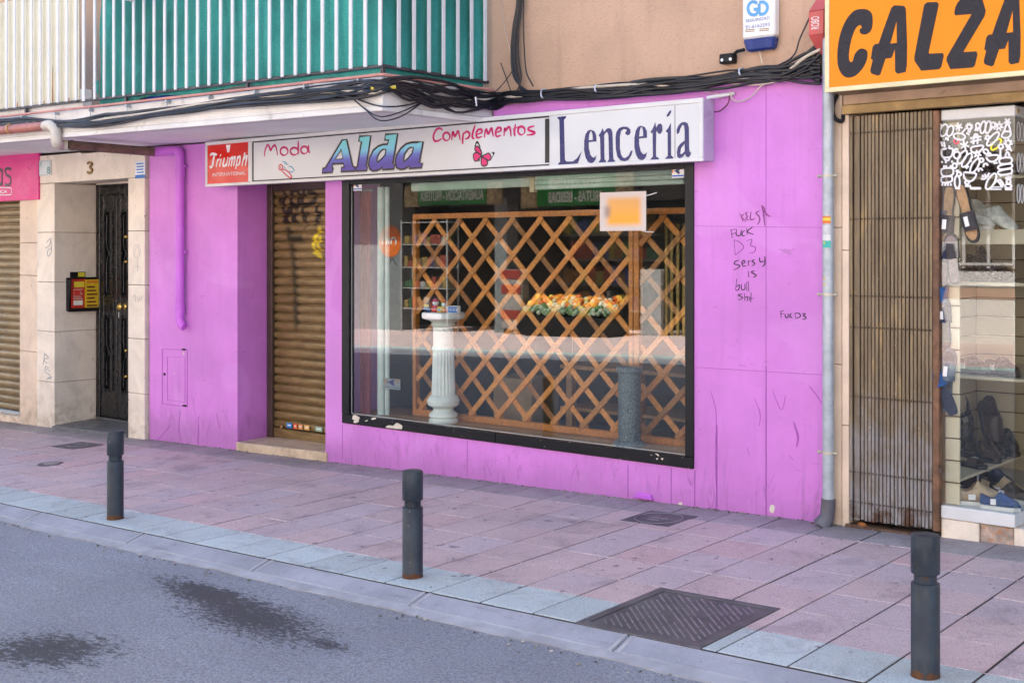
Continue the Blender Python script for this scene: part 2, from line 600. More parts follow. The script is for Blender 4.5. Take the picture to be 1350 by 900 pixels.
def tile_mat():
    k = NT('terrazzo paving')
    p = k.world()
    t = k.tint()
    c = k.mix(k.ramp(k.noise(2.5, 5, src=p), .3, .7, 0, .35), t, k.mix(1.0, t, (.74, .72, .74), 'MULTIPLY'))
    sp = k.noise(135, 3, .75, src=p)
    c = k.mix(k.ramp(sp, .56, .64, 0, .55), c, (.72, .68, .68))
    c = k.mix(k.ramp(sp, .46, .36, 0, .60), c, (.12, .09, .10))
    d = k.ramp(k.noise(3.2, 7, .72, src=p, dist=.6), .50, .70)
    c = k.mix(k.math('MULTIPLY', d, .42), c, (.14, .11, .115))
    gum = k.ramp(k.noise(11, 2, .4, src=p), .72, .735)
    c = k.mix(k.math('MULTIPLY', gum, .7), c, (.10, .09, .095))
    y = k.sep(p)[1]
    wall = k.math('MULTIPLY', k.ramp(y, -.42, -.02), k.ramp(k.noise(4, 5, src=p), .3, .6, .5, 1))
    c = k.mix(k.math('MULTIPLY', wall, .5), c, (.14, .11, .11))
    k.base(c)
    k.rough(k.ramp(k.noise(12, 4, src=p), .3, .7, .52, .72))
    k.bump(k.noise(230, 2, src=p), .16, .003)
    return k.m
M_tile = tile_mat()
M_joint = mat('paving joint', (.05, .04, .04), .9, .3, 9, .3)
M_grout = mat('pale grout', (.70, .56, .52), .9, .35, 9, .3, dirt=.8, dcol=(.16, .11, .11), dthr=.46)
def gz4(x0, x1, y0, y1, dz=0):
    return [(x0, y0, GZ(x0, y0) + dz), (x1, y0, GZ(x1, y0) + dz), (x1, y1, GZ(x1, y1) + dz), (x0, y1, GZ(x0, y1) + dz)]
pv = MB()
ys = [-.33, -.68, -1.037, -1.386, -1.736, -2.085, -2.44]
edges = [.62] + ys
MAN = (.205, .855, -2.445, -1.742)                # the big cover replaces these tiles
TX, TP = -.05, .3262
for i in range(-58, 26):
    x0, x1 = TX + TP * i, TX + TP * (i + 1)
    jitx = random.uniform(-.002, .002)
    for j in range(7):
        y1, y0 = edges[j], edges[j + 1]
        if j == 0 and x0 > -8.6 and x1 < -6.8: y1 = .1
        xa, xb, ya, yb = x0 + .0048 + jitx, x1 - .0048 + jitx, y0 + .0022, y1 - .0022
        if j == 6:
            v = random.uniform(.88, 1.1)
            t = (.47 * v, .54 * v, .525 * v, 1)
        elif j == 0:
            v = random.uniform(.85, 1.05)
            t = (.38 * v, .33 * v, .32 * v, 1)
        else:
            v = random.uniform(.95, 1.05)
            q = random.random()
            t = (.56 * v, .405 * v, .385 * v, 1) if q < .6 else (.52 * v, .405 * v, .405 * v, 1)
            if q > .95: t = (.58 * v, .385 * v, .365 * v, 1)
        dz = random.uniform(-.0015, .0015)
        if xb > MAN[0] and xa < MAN[1] and ya < MAN[3] - .01:
            # trim the tile against the manhole frame
            parts = []
            if xa < MAN[0] - .02: parts.append((xa, MAN[0] - .004, ya, yb))
            if xb > MAN[1] + .02: parts.append((MAN[1] + .004, xb, ya, yb))
        else: parts = [(xa, xb, ya, yb)]
        for a, b, c_, d in parts:
            lo = gz4(a, b, c_, d, -.05); hi = gz4(a, b, c_, d, dz)
            pv.hexa(lo + hi, .0028, t)
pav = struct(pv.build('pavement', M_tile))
jb = MB()
jb.hexa(gz4(-19, 8.4, -2.44, .62, -.12) + gz4(-19, 8.4, -2.44, .62, -.0032), 0)
struct(jb.build('pavement_bed', M_joint))
gb = MB()
for y in ys[:-1]:
    x = -14.0
    while x < 5:
        l = random.uniform(.25, 1.4)
        xe = min(x + l, 5)
        if not (xe > MAN[0] and x < MAN[1] and y < -1.74) and random.random() < .8:
            gb.hexa(gz4(x, xe, y - .0035, y + .0035, -.006) + gz4(x, xe, y - .003, y + .003, -.0006), 0)
        x = xe + random.uniform(.02, .3)
struct(gb.build('pavement_grout', M_grout))

def kerb_mat():
    k = NT('kerb concrete')
    p = k.world()
    c = k.mix(k.ramp(k.noise(2.2, 6, .6, src=p), .3, .7), (.245, .25, .28), (.34, .345, .385))
    c = k.mix(k.ramp(k.noise(1, 6, .7, src=k.mapv(p, (3, 16, 1))), .52, .72, 0, .5), c, (.15, .14, .15))
    c = k.mix(k.ramp(k.noise(16, 6, .75, src=p), .58, .72, 0, .6), c, (.13, .125, .135))
    c = k.mix(k.ramp(k.noise(70, 3, .7, src=p), .58, .7, 0, .5), c, (.46, .45, .45))
    k.base(c)
    k.rough(.7)
    k.bump(k.noise(50, 5, src=p), .3, .004)
    return k.m
M_kerb = kerb_mat()
M_kerbedge = mat('worn kerb edge', (.34, .34, .36), .8, .15, 6, .3, 60, dirt=.4, dcol=(.2, .19, .2))
kb = MB()
ke = MB()
x = -30.0
while x < 12:
    l = 1.22
    a, b = x, x + l - .006
    def kz(xx, y, d=0): return GZ(xx, -2.44) - .004 + (y + 2.443) * .30 + d
    lo = [(a, -2.572, kz(a, -2.572, -.2)), (b, -2.572, kz(b, -2.572, -.2)), (b, -2.443, kz(b, -2.443, -.2)), (a, -2.443, kz(a, -2.443, -.2))]
    hi = [(a, -2.572, kz(a, -2.572)), (b, -2.572, kz(b, -2.572)), (b, -2.443, kz(b, -2.443)), (a, -2.443, kz(a, -2.443))]
    kb.hexa(lo + hi, .006)
    x += l
x = -30.0
while x < 12:
    a, b = x, x + .6
    wob = lambda q: -2.640 + .008 * math.sin(q * 5.1) + .006 * math.sin(q * 13.7) + .004 * math.sin(q * 31)
    z = lambda q: GZ(q, -2.75) - KB
    lo = [(a, wob(a), z(a) - .2), (b, wob(b), z(b) - .2), (b, -2.5721, z(b) - .2), (a, -2.5721, z(a) - .2)]
    hi = [(a, wob(a), z(a) - .006), (b, wob(b), z(b) - .006), (b, -2.5721, z(b) + .003), (a, -2.5721, z(a) + .003)]
    n = 6
    for q in range(n):
        u0, u1 = a + .6 * q / n, a + .6 * (q + 1) / n
        ke.hexa([(u0, wob(u0), z(u0) - .2), (u1, wob(u1), z(u1) - .2), (u1, -2.5721, z(u1) - .2), (u0, -2.5721, z(u0) - .2),
                 (u0, wob(u0), z(u0) - .006), (u1, wob(u1), z(u1) - .006), (u1, -2.5721, z(u1) + .003), (u0, -2.5721, z(u0) + .003)])
    x += .6
struct(kb.build('kerb', M_kerb))
struct(ke.build('kerb_gutter', M_kerbedge))
# pale mortar joints of the kerb stones
km = MB()
for q in ((33, 668, 10, 683), (152, 700, 132, 712), (470, 760, 445, 778), (690, 808, 672, 822), (960, 868, 930, 884)):
    a = PZ(q[0], q[1], 0); 
x = -30.0
while x < 12:
    a = x - .025
    b = x + .02
    def kz2(xx, y): return GZ(xx, -2.44) - .004 + (y + 2.443) * .30
    for (u, v) in ((a, a + .014), (b, b + .012)):
        km.hexa([(u, -2.568, kz2(u, -2.568) - .02), (v, -2.568, kz2(v, -2.568) - .02), (v, -2.447, kz2(v, -2.447) - .02), (u, -2.447, kz2(u, -2.447) - .02),
                 (u, -2.568, kz2(u, -2.568) + .0016), (v, -2.568, kz2(v, -2.568) + .0016), (v, -2.447, kz2(v, -2.447) + .0016), (u, -2.447, kz2(u, -2.447) + .0016)])
    x += 1.22
struct(km.build('kerb_joint', mat('kerb mortar', (.37, .36, .37), .8, .2, 8, .2)))
sheet('ground', mat('far ground', (.18, .17, .16), .9), [-150, -60, 60, 150], [-150, -30, 30, 150], lambda x, y: .026 * max(-60, min(60, x)) - .35)

# grit and litter gathered along the wall foot and in the gutter
random.seed(31)
m = MB()
for i in range(620):
    q = random.random()
    if q < .45: x_, y_ = random.uniform(-6.7, .9), -.004 - abs(random.gauss(0, .022))
    elif q < .75: x_, y_ = random.uniform(-8, 3), -2.655 - abs(random.gauss(0, .05))
    else: x_, y_ = random.uniform(-7, 3), random.uniform(-2.4, -.05)
    z_ = GZ(x_, y_) if y_ > -2.44 else GZ(x_, -2.75) - KB - .008
    r_ = random.uniform(.003, .009) * (1 if q < .75 else .6)
    a_ = random.uniform(0, 6)
    v_ = random.choice([(.30, .25, .18, 1), (.12, .10, .08, 1), (.45, .42, .38, 1), (.2, .17, .14, 1), (.10, .13, .05, 1)])
    rt = Matrix.Translation((x_, y_, z_ + r_ * .3)) @ Matrix.Rotation(a_, 4, 'Z') @ Matrix.Rotation(random.uniform(-.4, .4), 4, 'X')
    m.box(-r_, r_, -r_ * random.uniform(.4, .9), r_ * .6, -r_ * .3, r_ * .35, r_ * .2, v_, rt)
o = m.build('street_grit', mat('grit', (.95, .95, .95), .9, .2, 30, .2, tinted=True))
tag(o, 'scattered grit and crumbs along the wall foot, pavement and gutter', 'grit', kind='stuff')
# opposite side of the street (seen in the shop glass)
OK_Y, OF_Y = -11.1, -16.2
def ogz(x, y): return .026 * x - .03 + (OK_Y - y) * .012
M_otile = mat('opposite paving', (.72, .55, .52), .7, .14, 3, .2, 200, dirt=.3)
sheet('opposite_pavement', M_otile, [-60, -30, -15, 0, 15, 40], [-22, -18, -16, -14, -11.62], ogz)
sheet('opposite_border', mat('opposite border paving', (.50, .66, .60), .7, .12, 3, .2), [-60, -30, -15, 0, 15, 40], [-11.62, -11.25], ogz)
ob = MB()
ob.hexa([(-60, -11.25, ogz(-60, -11.25) - .4), (40, -11.25, ogz(40, -11.25) - .4), (40, -11.06, ogz(40, -11.06) - .4), (-60, -11.06, ogz(-60, -11.06) - .4),
         (-60, -11.25, ogz(-60, -11.25)), (40, -11.25, ogz(40, -11.25)), (40, -11.06, ogz(40, -11.06) - .01), (-60, -11.06, ogz(-60, -11.06) - .01)], .01)
struct(ob.build('opposite_kerb', M_kerb))

# ------------------------------------------------------------------ apartment building
XR = .225                                          # right end of the purple front
XL = -6.744                                        # left end of the purple front
SX, SY = -2.41, -1.113                             # slab corner
def stucco(name, col):
    k = NT(name)
    p = k.world()
    c = k.mix(k.ramp(k.noise(1.1, 5, src=p), .3, .7), tuple(x * .88 for x in col), tuple(x * 1.06 for x in col))
    run = k.ramp(k.noise(1, 5, .65, src=k.mapv(p, (7, 7, .7))), .5, .75, 0, .3)
    c = k.mix(run, c, tuple(x * .6 for x in col))
    c = k.mix(k.ramp(k.noise(75, 3, src=p), .45, .3, 0, .35), c, tuple(x * .6 for x in col))
    k.base(c)
    k.rough(.85)
    k.bump(k.noise(75, 4, .6, src=p), .5, .01)
    return k.m
M_stucco = stucco('beige stucco', (.56, .37, .25))
M_slab = mat('slab paint', (.71, .695, .665), .7, .08, 3, .25, 40, dirt=.45, dcol=(.30, .24, .18), dthr=.56)
M_soffit = mat('soffit paint', (.86, .86, .84), .7, .06, 2, .2, 40, dirt=.3, dcol=(.3, .25, .22), dthr=.63)
apt = thing('apartment_building', 'beige stuccoed apartment block above the purple shop, with a projecting balcony slab', 'building', (-8, 5, -.3))
m = MB()
m.box(-16, XR, .02, 9, 2.70, 14.1, 0)
m.build('upper_wall', M_stucco, apt)
m = MB()
m.box(-16, XR, 3.3, 9, -1.2, 2.698, 0)
m.build('rear_wall', M_stucco, apt)
m = MB()
def slabhex(mm, x0, x1, y0, y1, z0, z1, bev=.004):
    mm.hexa([(x0, y0, z0 + zslab(x0)), (x1, y0, z0 + zslab(x1)), (x1, y1, z0 + zslab(x1)), (x0, y1, z0 + zslab(x0)),
             (x0, y0, z1 + zslab(x0)), (x1, y0, z1 + zslab(x1)), (x1, y1, z1 + zslab(x1)), (x0, y1, z1 + zslab(x0))], bev)
slabhex(m, -16, SX, SY, .018, 2.612, 2.800)
m.build('balcony_slab', M_slab, apt)
m = MB()
slabhex(m, -16, SX + .012, SY - .012, SY + .07, 2.571, 2.610)
slabhex(m, SX - .07, SX + .0115, SY + .071, .016, 2.571, 2.6095)
m.build('slab_trim', M_slab, apt)
m = MB()
slabhex(m, -16, SX - .0705, SY + .0705, .016, 2.585, 2.611, 0)
m.build('soffit', M_soffit, apt)

# ------------------------------------------------------------------ purple shopfront
shop = thing('purple_shopfront', 'purple painted shopfront with a large lattice-backed window and a roller shutter', 'shop', (-3.2, 0, -.1))
m = MB()
zt = lambda x: 2.575 + zslab(x) - .004
m.hexa([(XL, 0, -.5), (-5.395, 0, -.5), (-5.395, .42, -.5), (XL, .42, -.5), (XL, 0, zt(XL)), (-5.395, 0, zt(-5.395)), (-5.395, .42, zt(-5.395)), (XL, .42, zt(XL))], 0)
m.box(-5.395, -4.228, .006, .376, 2.24, 2.60)
m.box(-4.228, -4.0155, 0, .42, -.5, 2.594)
m.box(-4.0155, -.6725, 0, .02, -.5, .2265)
m.box(-4.0155, -.6725, .003, .30, 2.215, 2.59)
m.box(-2.39, -.6725, .003, .0195, 2.592, 2.697)
m.box(-.6725, XR, 0, .35, -.5, 2.695)
m.build('wall', M_purple, shop)
# seams between the painted boards
m = MB()
def seam(a, b, wd=.004):
    m.ribbon([P(*a, -.0), P(*b, -.0)], wd, .0012)
seam((451.5, 560), (451.5, 606)); seam((616, 580), (616, 627)); seam((828, 612), (828, 655)); seam((885, 616), (885, 663))
seam((916, 620), (916, 668), .005); seam((945, 560), (945, 670), .007); seam((1010, 108), (1010, 480), .002); seam((1010, 482), (1010, 680), .006)
seam((917, 298), (1085, 300), .0022); seam((917, 484), (1084, 494), .0022); seam((262, 560), (262, 586), .003)
m.build('panel_joint', M_seam, shop)
# access hatch
m = MB()
hp = [P(214, 460), P(247, 461), P(247, 536), P(214, 532)]
m.ribbon(hp, .010, .003, closed=True)
m.ribbon([P(221, 470), P(244, 471), P(244, 530), P(221, 527)], .004, .0025, closed=True)
hatch = m.build('access_hatch', mat('purple hatch edge', (.42, .09, .47), .5, .1), shop)
m = MB()
for q in ((243, 460.5), (244, 534.5)):
    a = P(*q); m.box(a.x - .025, a.x + .025, -.014, 0, a.z - .008, a.z + .008, .003)
a = P(217.5, 493); m.lathe([(.012, 0), (.012, .01), (.006, .012)], (a.x, -.001, a.z), 10, axis=Matrix.Rotation(R(90), 3, 'X'))
m.build('hinge', M_black, hatch)
# small latch at the foot of the wall
m = MB()
a = P(850, 652)
m.box(a.x - .06, a.x + .06, -.022, 0, a.z - .016, a.z + .012, .006)
m.box(a.x - .075, a.x + .07, -.030, -.002, a.z - .022, a.z - .012, .003)
m.build('latch', M_pipe_purple, shop)
# door recess: frame, shutter, step
SHY = .376
m = MB()
xg = P(357, 400, SHY).x
m.box(xg + .001, xg + .075, SHY - .05, SHY + .04, -.12, 2.24, .004)
m.box(-4.30, -4.229, SHY - .05, SHY + .04, -.12, 2.24, .004)
m.box(xg + .076, -4.301, SHY - .04, SHY + .04, 2.17, 2.238, .004)
m.build('shutter_guide', M_darkbrown, shop)
def dist_seg(p, a, b):
    ax, az = a; bx, bz = b
    dx, dz = bx - ax, bz - az
    l2 = dx * dx + dz * dz
    t = 0 if l2 == 0 else max(0, min(1, ((p[0] - ax) * dx + (p[1] - az) * dz) / l2))
    return math.hypot(p[0] - ax - t * dx, p[1] - az - t * dz)
def shutter(x0, x1, z0, z1, y, period, strokes=()):
    """roller shutter of curved slats; spray paint lies on the slats themselves"""
    mm = MB()
    prof = [(0, .012), (.05, -.004), (.12, -.012), (.3, -.018), (.5, -.0195), (.7, -.0175), (.84, -.010), (.90, .012), (1, .012)]
    nx = max(2, int((x1 - x0) / .009)) if strokes else 2
    zs, yo = [], []
    z = z0
    while z < z1:
        for (t, o) in prof[:-1]:
            zs.append(min(z + t * period, z1)); yo.append(y + o)
        z += period
    rows = []
    for zz, yy in zip(zs, yo):
        rows.append([mm.bm.verts.new((x0 + (x1 - x0) * i / nx, yy, zz)) for i in range(nx + 1)])
    def colr(x, z):
        c = [1, 1, 1]
        for (pts, wd, col, soft, st) in strokes:
            d = min(dist_seg((x, z), pts[i], pts[i + 1]) for i in range(len(pts) - 1)) if len(pts) > 1 else math.hypot(x - pts[0][0], z - pts[0][1])
            f = max(0, min(1, (wd - d) / soft + .5)) * st
            c = [c[i] * (1 - f) + col[i] * f for i in range(3)]
        return (*c, 1)
    for a, b in zip(rows, rows[1:]):
        for i in range(nx):
            f = mm.bm.faces.new((a[i], a[i + 1], b[i + 1], b[i]))
            f.smooth = True
            for l in f.loops: l[mm.col] = colr(l.vert.co.x, l.vert.co.z) if strokes else (1, 1, 1, 1)
    mm.keep = True
    return mm
def sp(x, y): q = P(355 + x / 4.5, 240 + y / 4.5, SHY - .015); return (q.x, q.z)
DK = (.03, .03, .03)
G = lambda pts, wd=.021, col=(.012, .012, .012), soft=.008, st=.92: ([sp(*p) for p in pts], wd, col, soft, st)
graf = [G([(85, 45), (95, 75), (85, 125), (65, 115), (68, 100)]), G([(130, 120), (132, 60), (165, 45), (180, 75), (175, 125)]), G([(195, 125), (205, 60), (215, 20)]),
        G([(235, 60), (270, 65), (275, 110), (245, 125)]), G([(80, 140), (90, 180), (115, 175), (120, 140)]), G([(130, 180), (140, 130), (165, 160), (175, 125)]),
        G([(195, 185), (205, 140), (230, 135)]), G([(285, 140), (280, 180), (300, 190)]), G([(90, 200), (110, 235)]), G([(112, 198), (88, 238)]), G([(140, 200), (160, 235)]), G([(155, 195), (140, 232)]),
        G([(200, 195), (212, 235), (222, 190)]), G([(275, 245), (295, 195), (300, 210)]), G([(205, 280), (235, 255)], .007),
        G([(115, 280), (120, 335), (185, 335)], .03, (.02, .10, .05), .05, .95), G([(135, 380), (145, 480), (155, 640), (160, 850)], .025, (.02, .11, .05), .06, .95),
        G([(300, 280), (262, 350), (268, 410), (305, 440)], .022, (3.6, 4.2, .25), .02, .9), G([(305, 330), (285, 365), (300, 400)], .016, (3.6, 4.2, .25), .02, .9)]
k = NT('bronze shutter')
c0 = k.mix(k.ramp(k.noise(3, 5, src=k.mapv(k.world(), (2, 2, 8))), .3, .7), (.16, .105, .036), (.26, .175, .065))
c0 = k.mix(k.ramp(k.noise(30, 5, .7, src=k.world()), .58, .75, 0, .6), c0, (.08, .045, .02))
c0 = k.mix(1.0, c0, k.tint(), 'MULTIPLY')
k.base(c0); k.rough(.42); k.b.inputs['Metallic'].default_value = .25
k.bump(k.noise(70, 3, src=k.world()), .1, .003)
M_shutter = k.m
rs = shutter(xg + .07, -4.25, .03, 2.2, SHY, .0805, graf).build('roller_shutter', M_shutter, shop)
m = MB()
m.box(xg + .076, -4.301, SHY - .03, SHY + .02, -.05, .0295, .004)
m.box(xg + .09, -4.301, SHY - .038, SHY - .0305, -.034, -.022, .002)
m.build('bottom_rail', M_shutter, rs)
m = MB()
a = P(371, 564, SHY - .03); m.lathe([(.018, 0), (.018, .008), (.008, .012)], (a.x, SHY - .028, a.z + .01), 12, axis=Matrix.Rotation(R(90), 3, 'X'))
m.build('lock', mat('worn brass', (.35, .24, .12), .35, .1, metal=.8), rs)
m = MB()
for (x0, x1, t) in ((378, 385, (.02, .25, .65, 1)), (387, 392, (.75, .12, .04, 1)), (393.5, 399, (.72, .3, .1, 1)), (401, 408, (.75, .42, .1, 1)), (416, 425, (.25, .45, .3, 1))):
    a, b = P(x0, 560 + (x0 - 378) * .13, SHY - .03), P(x1, 567.5 + (x0 - 378) * .13, SHY - .03)
    m.box(a.x, b.x, SHY - .0325, SHY - .0302, b.z + .022, a.z + .022, 0, t)
    c = (a.x + b.x) / 2
    m.box(a.x + .015, b.x - .015, SHY - .0335, SHY - .0326, (a.z + b.z) / 2 + .018, (a.z + b.z) / 2 + .030, 0, (.85, .85, .8, 1))
m.build('payment_sticker', mat('sticker print', (.9, .9, .9), .4, .03, bump=0, tinted=True), rs)
m = MB()
m.hexa([(-5.394, -.02, -.2), (-4.2, -.02, -.2), (-4.2, SHY + .05, -.2), (-5.394, SHY + .05, -.2), (-5.394, -.02, -.066), (-4.2, -.02, -.036), (-4.2, SHY + .05, -.034), (-5.394, SHY + .05, -.056)], .008)
m.build('doorstep', stone_mat('worn step', (.62, .48, .33)), shop)

# window frame and pane
def peel():
    k = NT('peeling black paint')
    p = k.world()
    z = k.sep(p)[2]
    f = k.ramp(k.noise(22, 6, .7, src=k.mapv(p, (1, 1, 1.6)), dist=.5), .665, .675)
    f = k.math('MULTIPLY', f, k.ramp(z, .36, .3))
    k.base(k.mix(f, k.mix(k.noise(6, 3, src=p), (.004, .0045, .006), (.010, .011, .014)), (.66, .60, .47)))
    k.b.inputs['Specular IOR Level'].default_value = .3
    k.rough(k.math('ADD', .32, k.math('MULTIPLY', f, .4)))
    k.bump(k.noise(35, 4, src=p), .2, .004)
    return k.m
M_peel = peel()
WX0, WX1, WZ0, WZ1 = -4.015, -.673, .227, 2.214
m = MB()
m.box(WX0, -2.36, -.014, .05, WZ0, .302, .004)
m.box(-2.354, WX1, -.014, .05, WZ0, .302, .004)
m.box(WX0, WX0 + .085, -.016, .05, .3025, WZ1, .004)
m.box(WX1 - .062, WX1, -.016, .05, .3025, WZ1, .004)
m.box(WX0 + .0855, WX1 - .0625, -.012, .05, 2.17, WZ1, .004)
frame = m.build('window_frame', M_peel, shop)
m = MB()
for poly in ([(320, 245), (345, 240), (380, 260), (400, 270), (388, 300), (385, 325), (350, 337), (325, 330), (335, 300), (308, 290)],
             [(705, 380), (740, 362), (800, 368), (822, 342), (845, 333), (880, 352), (905, 372), (900, 408), (830, 405), (780, 398), (715, 392)],
             [(215, 165), (245, 180), (232, 215), (218, 210)], [(460, 310), (492, 300), (495, 310), (465, 318)], [(530, 285), (560, 272), (592, 275), (590, 290), (550, 298)]):
    m.prism([P(430 + x / 9, 520 + y / 9, -.0145) for x, y in poly], .0012)
for poly in ([(120, 335), (150, 340), (170, 355), (165, 375), (150, 360)], [(135, 395), (155, 390), (158, 405), (140, 412)], [(195, 390), (220, 392), (215, 415), (198, 410)], [(70, 350), (82, 352), (78, 364)]):
    m.prism([P(850 + x / 9, 560 + y / 9, -.0145) for x, y in poly], .0012)
m.build('peeled_paint', mat('bare primer', (.66, .60, .47), .8, .1, 20, .2), frame)
m = MB()
m.box(WX0 + .086, WX1 - .0625, .015, .021, .303, 2.169)
m.build('pane', M_glass, frame)
m = MB()
m.ribbon([Vector((WX0 + .09, .014, .31)), Vector((WX1 - .065, .014, .31))], .006, .003)
m.ribbon([Vector((WX0 + .093, .014, .31)), Vector((WX0 + .093, .014, 2.16))], .006, .003)
m.build('glazing_bead', mat('grey bead', (.35, .37, .36), .4, .1), frame)
# graffiti in marker pen
def gpx(x, y): return P(940 + x / 5.293, 260 + y / 5.293, 0)
def marker(lines, wd, n=4):
    for l in lines: m.ribbon(smooth([gpx(*p) for p in l], n), wd, .0011, taper=.5)
m = MB()
marker([[(187, 112), (210, 172)], [(215, 118), (200, 140), (232, 170)], [(245, 105), (228, 112), (240, 135), (230, 150), (252, 160)], [(265, 100), (262, 155), (292, 150)],
        [(325, 95), (300, 110), (322, 135), (325, 165), (310, 190)], [(340, 55), (352, 110), (362, 200)], [(345, 60), (358, 80), (365, 110), (400, 138)], [(345, 128), (380, 125)]], .0085)
m.build('graffiti', mat('faded marker', (.22, .03, .17), .5, .2, bump=0), shop)
m = MB()
marker([[(125, 225), (135, 285)], [(120, 230), (160, 222)], [(128, 258), (160, 248)], [(165, 222), (163, 262), (190, 265), (198, 225)], [(222, 232), (205, 245), (205, 268), (225, 266)], [(235, 215), (238, 262)], [(280, 205), (240, 240), (285, 260)],
        [(182, 440), (160, 445), (148, 465), (185, 475), (180, 490), (145, 508)], [(200, 465), (222, 455), (215, 440), (202, 455), (210, 480), (235, 478)], [(245, 440), (248, 478)], [(246, 455), (262, 440)], [(292, 435), (272, 445), (292, 462), (275, 478)],
        [(325, 420), (330, 450), (358, 445)], [(362, 412), (362, 465), (345, 485)], [(245, 515), (250, 558)], [(292, 512), (268, 522), (302, 545), (280, 560)],
        [(165, 568), (158, 650)], [(160, 625), (185, 612), (178, 645), (158, 648)], [(198, 605), (200, 642), (222, 640), (222, 602)], [(235, 590), (236, 655)], [(247, 585), (249, 657)],
        [(208, 675), (175, 682), (208, 700), (178, 718)], [(220, 670), (222, 722)], [(222, 700), (242, 695), (240, 725)], [(255, 690), (256, 722)], [(266, 665), (264, 732)], [(255, 705), (284, 705)],
        [(472, 795), (476, 840)], [(472, 795), (496, 790)], [(474, 815), (495, 812)], [(503, 812), (508, 838), (524, 835), (524, 810)], [(535, 818), (538, 840)], [(548, 808), (536, 828), (555, 842)], [(572, 810), (578, 845)], [(572, 808), (600, 810), (610, 830), (580, 847)], [(618, 812), (645, 812), (630, 828), (650, 835), (640, 850), (620, 848)]], .0072)
m.build('graffiti', mat('black marker', (.03, .008, .05), .5, .2, bump=0), shop)
m = MB()
marker([[(148, 300), (155, 400)], [(145, 298), (190, 315), (212, 355), (155, 402)], [(235, 305), (272, 295), (262, 335), (298, 350), (285, 385), (248, 388)]], .0045)
m.build('graffiti', mat('thin violet marker', (.16, .02, .20), .5, .2, bump=0), shop)
m = MB()
for l, wd in (([(937, 515), (944, 545), (943, 600), (944, 640)], .006), ([(995, 525), (1002, 545), (1001, 562)], .006), ([(1018, 514), (1030, 540), (1036, 520)], .005), ([(1046, 555), (1052, 575), (1050, 590)], .014), ([(1012, 645), (1021, 625)], .006),
              ([(1066, 508), (1076, 520), (1084, 533)], .007), ([(1070, 610), (1080, 612)], .006), ([(760, 612), (752, 632)], .005), ([(568, 590), (570, 606)], .006), ([(640, 605), (648, 628)], .005), ([(490, 598), (505, 600)], .005), ([(500, 575), (508, 588)], .004),
              ([(238, 540), (236, 565), (240, 584)], .006), ([(262, 548), (260, 584)], .005), ([(225, 560), (212, 575), (204, 582)], .006), ([(285, 545), (290, 565)], .005), ([(275, 560), (272, 586)], .007), ([(252, 520), (258, 548)], .004), ([(305, 570), (290, 585)], .006),
              ([(985, 590), (988, 600)], .012), ([(960, 470), (975, 474)], .004), ([(1040, 600), (1046, 606)], .006), ([(908, 628), (912, 640)], .008), ([(870, 625), (866, 648)], .004), ([(700, 612), (712, 616)], .004)):
    m.ribbon(smooth([P(*p, 0) for p in l], 5), wd, .0009, taper=.8)
m.build('scuff', mat('scuffed purple', (.40, .09, .42), .6, .2, 20, bump=0), shop)
m = MB()
for px, py, r_ in ((1018, 670, .022), (897, 664, .014), (242, 466, .012), (230, 492, .007)):
    c_ = P(px, py, 0)
    m.prism([Vector((c_.x + r_ * (.7 + .5 * random.random()) * math.cos(t), 0, c_.z + r_ * 1.2 * (.7 + .5 * random.random()) * math.sin(t))) for t in [i * math.pi / 5 for i in range(10)]], .0012)
m.build('paint_chip', mat('bare primer', (.66, .60, .47), .8, .1, 20, .2), shop)
# ------------------------------------------------------------------ shop interior
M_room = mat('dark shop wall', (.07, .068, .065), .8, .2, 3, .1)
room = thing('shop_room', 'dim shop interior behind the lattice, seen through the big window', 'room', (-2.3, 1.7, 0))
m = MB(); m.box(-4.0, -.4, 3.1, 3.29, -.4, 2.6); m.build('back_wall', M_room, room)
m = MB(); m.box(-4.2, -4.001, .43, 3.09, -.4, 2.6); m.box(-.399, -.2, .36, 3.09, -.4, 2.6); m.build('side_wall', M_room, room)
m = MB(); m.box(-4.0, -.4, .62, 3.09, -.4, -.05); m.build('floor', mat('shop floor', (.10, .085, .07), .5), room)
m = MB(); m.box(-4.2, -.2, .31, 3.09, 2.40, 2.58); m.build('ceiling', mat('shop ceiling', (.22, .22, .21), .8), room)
ledge = thing('display_ledge', 'brown wooden window ledge that carries the lattice and the two pedestals', 'ledge', (-2.3, .3, .28))
m = MB()
for i in range(6):
    m.box(-3.99, -.70, .051 + i * .09, .051 + i * .09 + .088, .27, .3035, .002, (random.uniform(.8, 1.1),) * 3 + (1,))
m.build('board', M_wood2, ledge)
m = MB(); m.box(-3.99, -.70, .06, .60, -.3, .269); m.build('plinth', M_black, ledge)

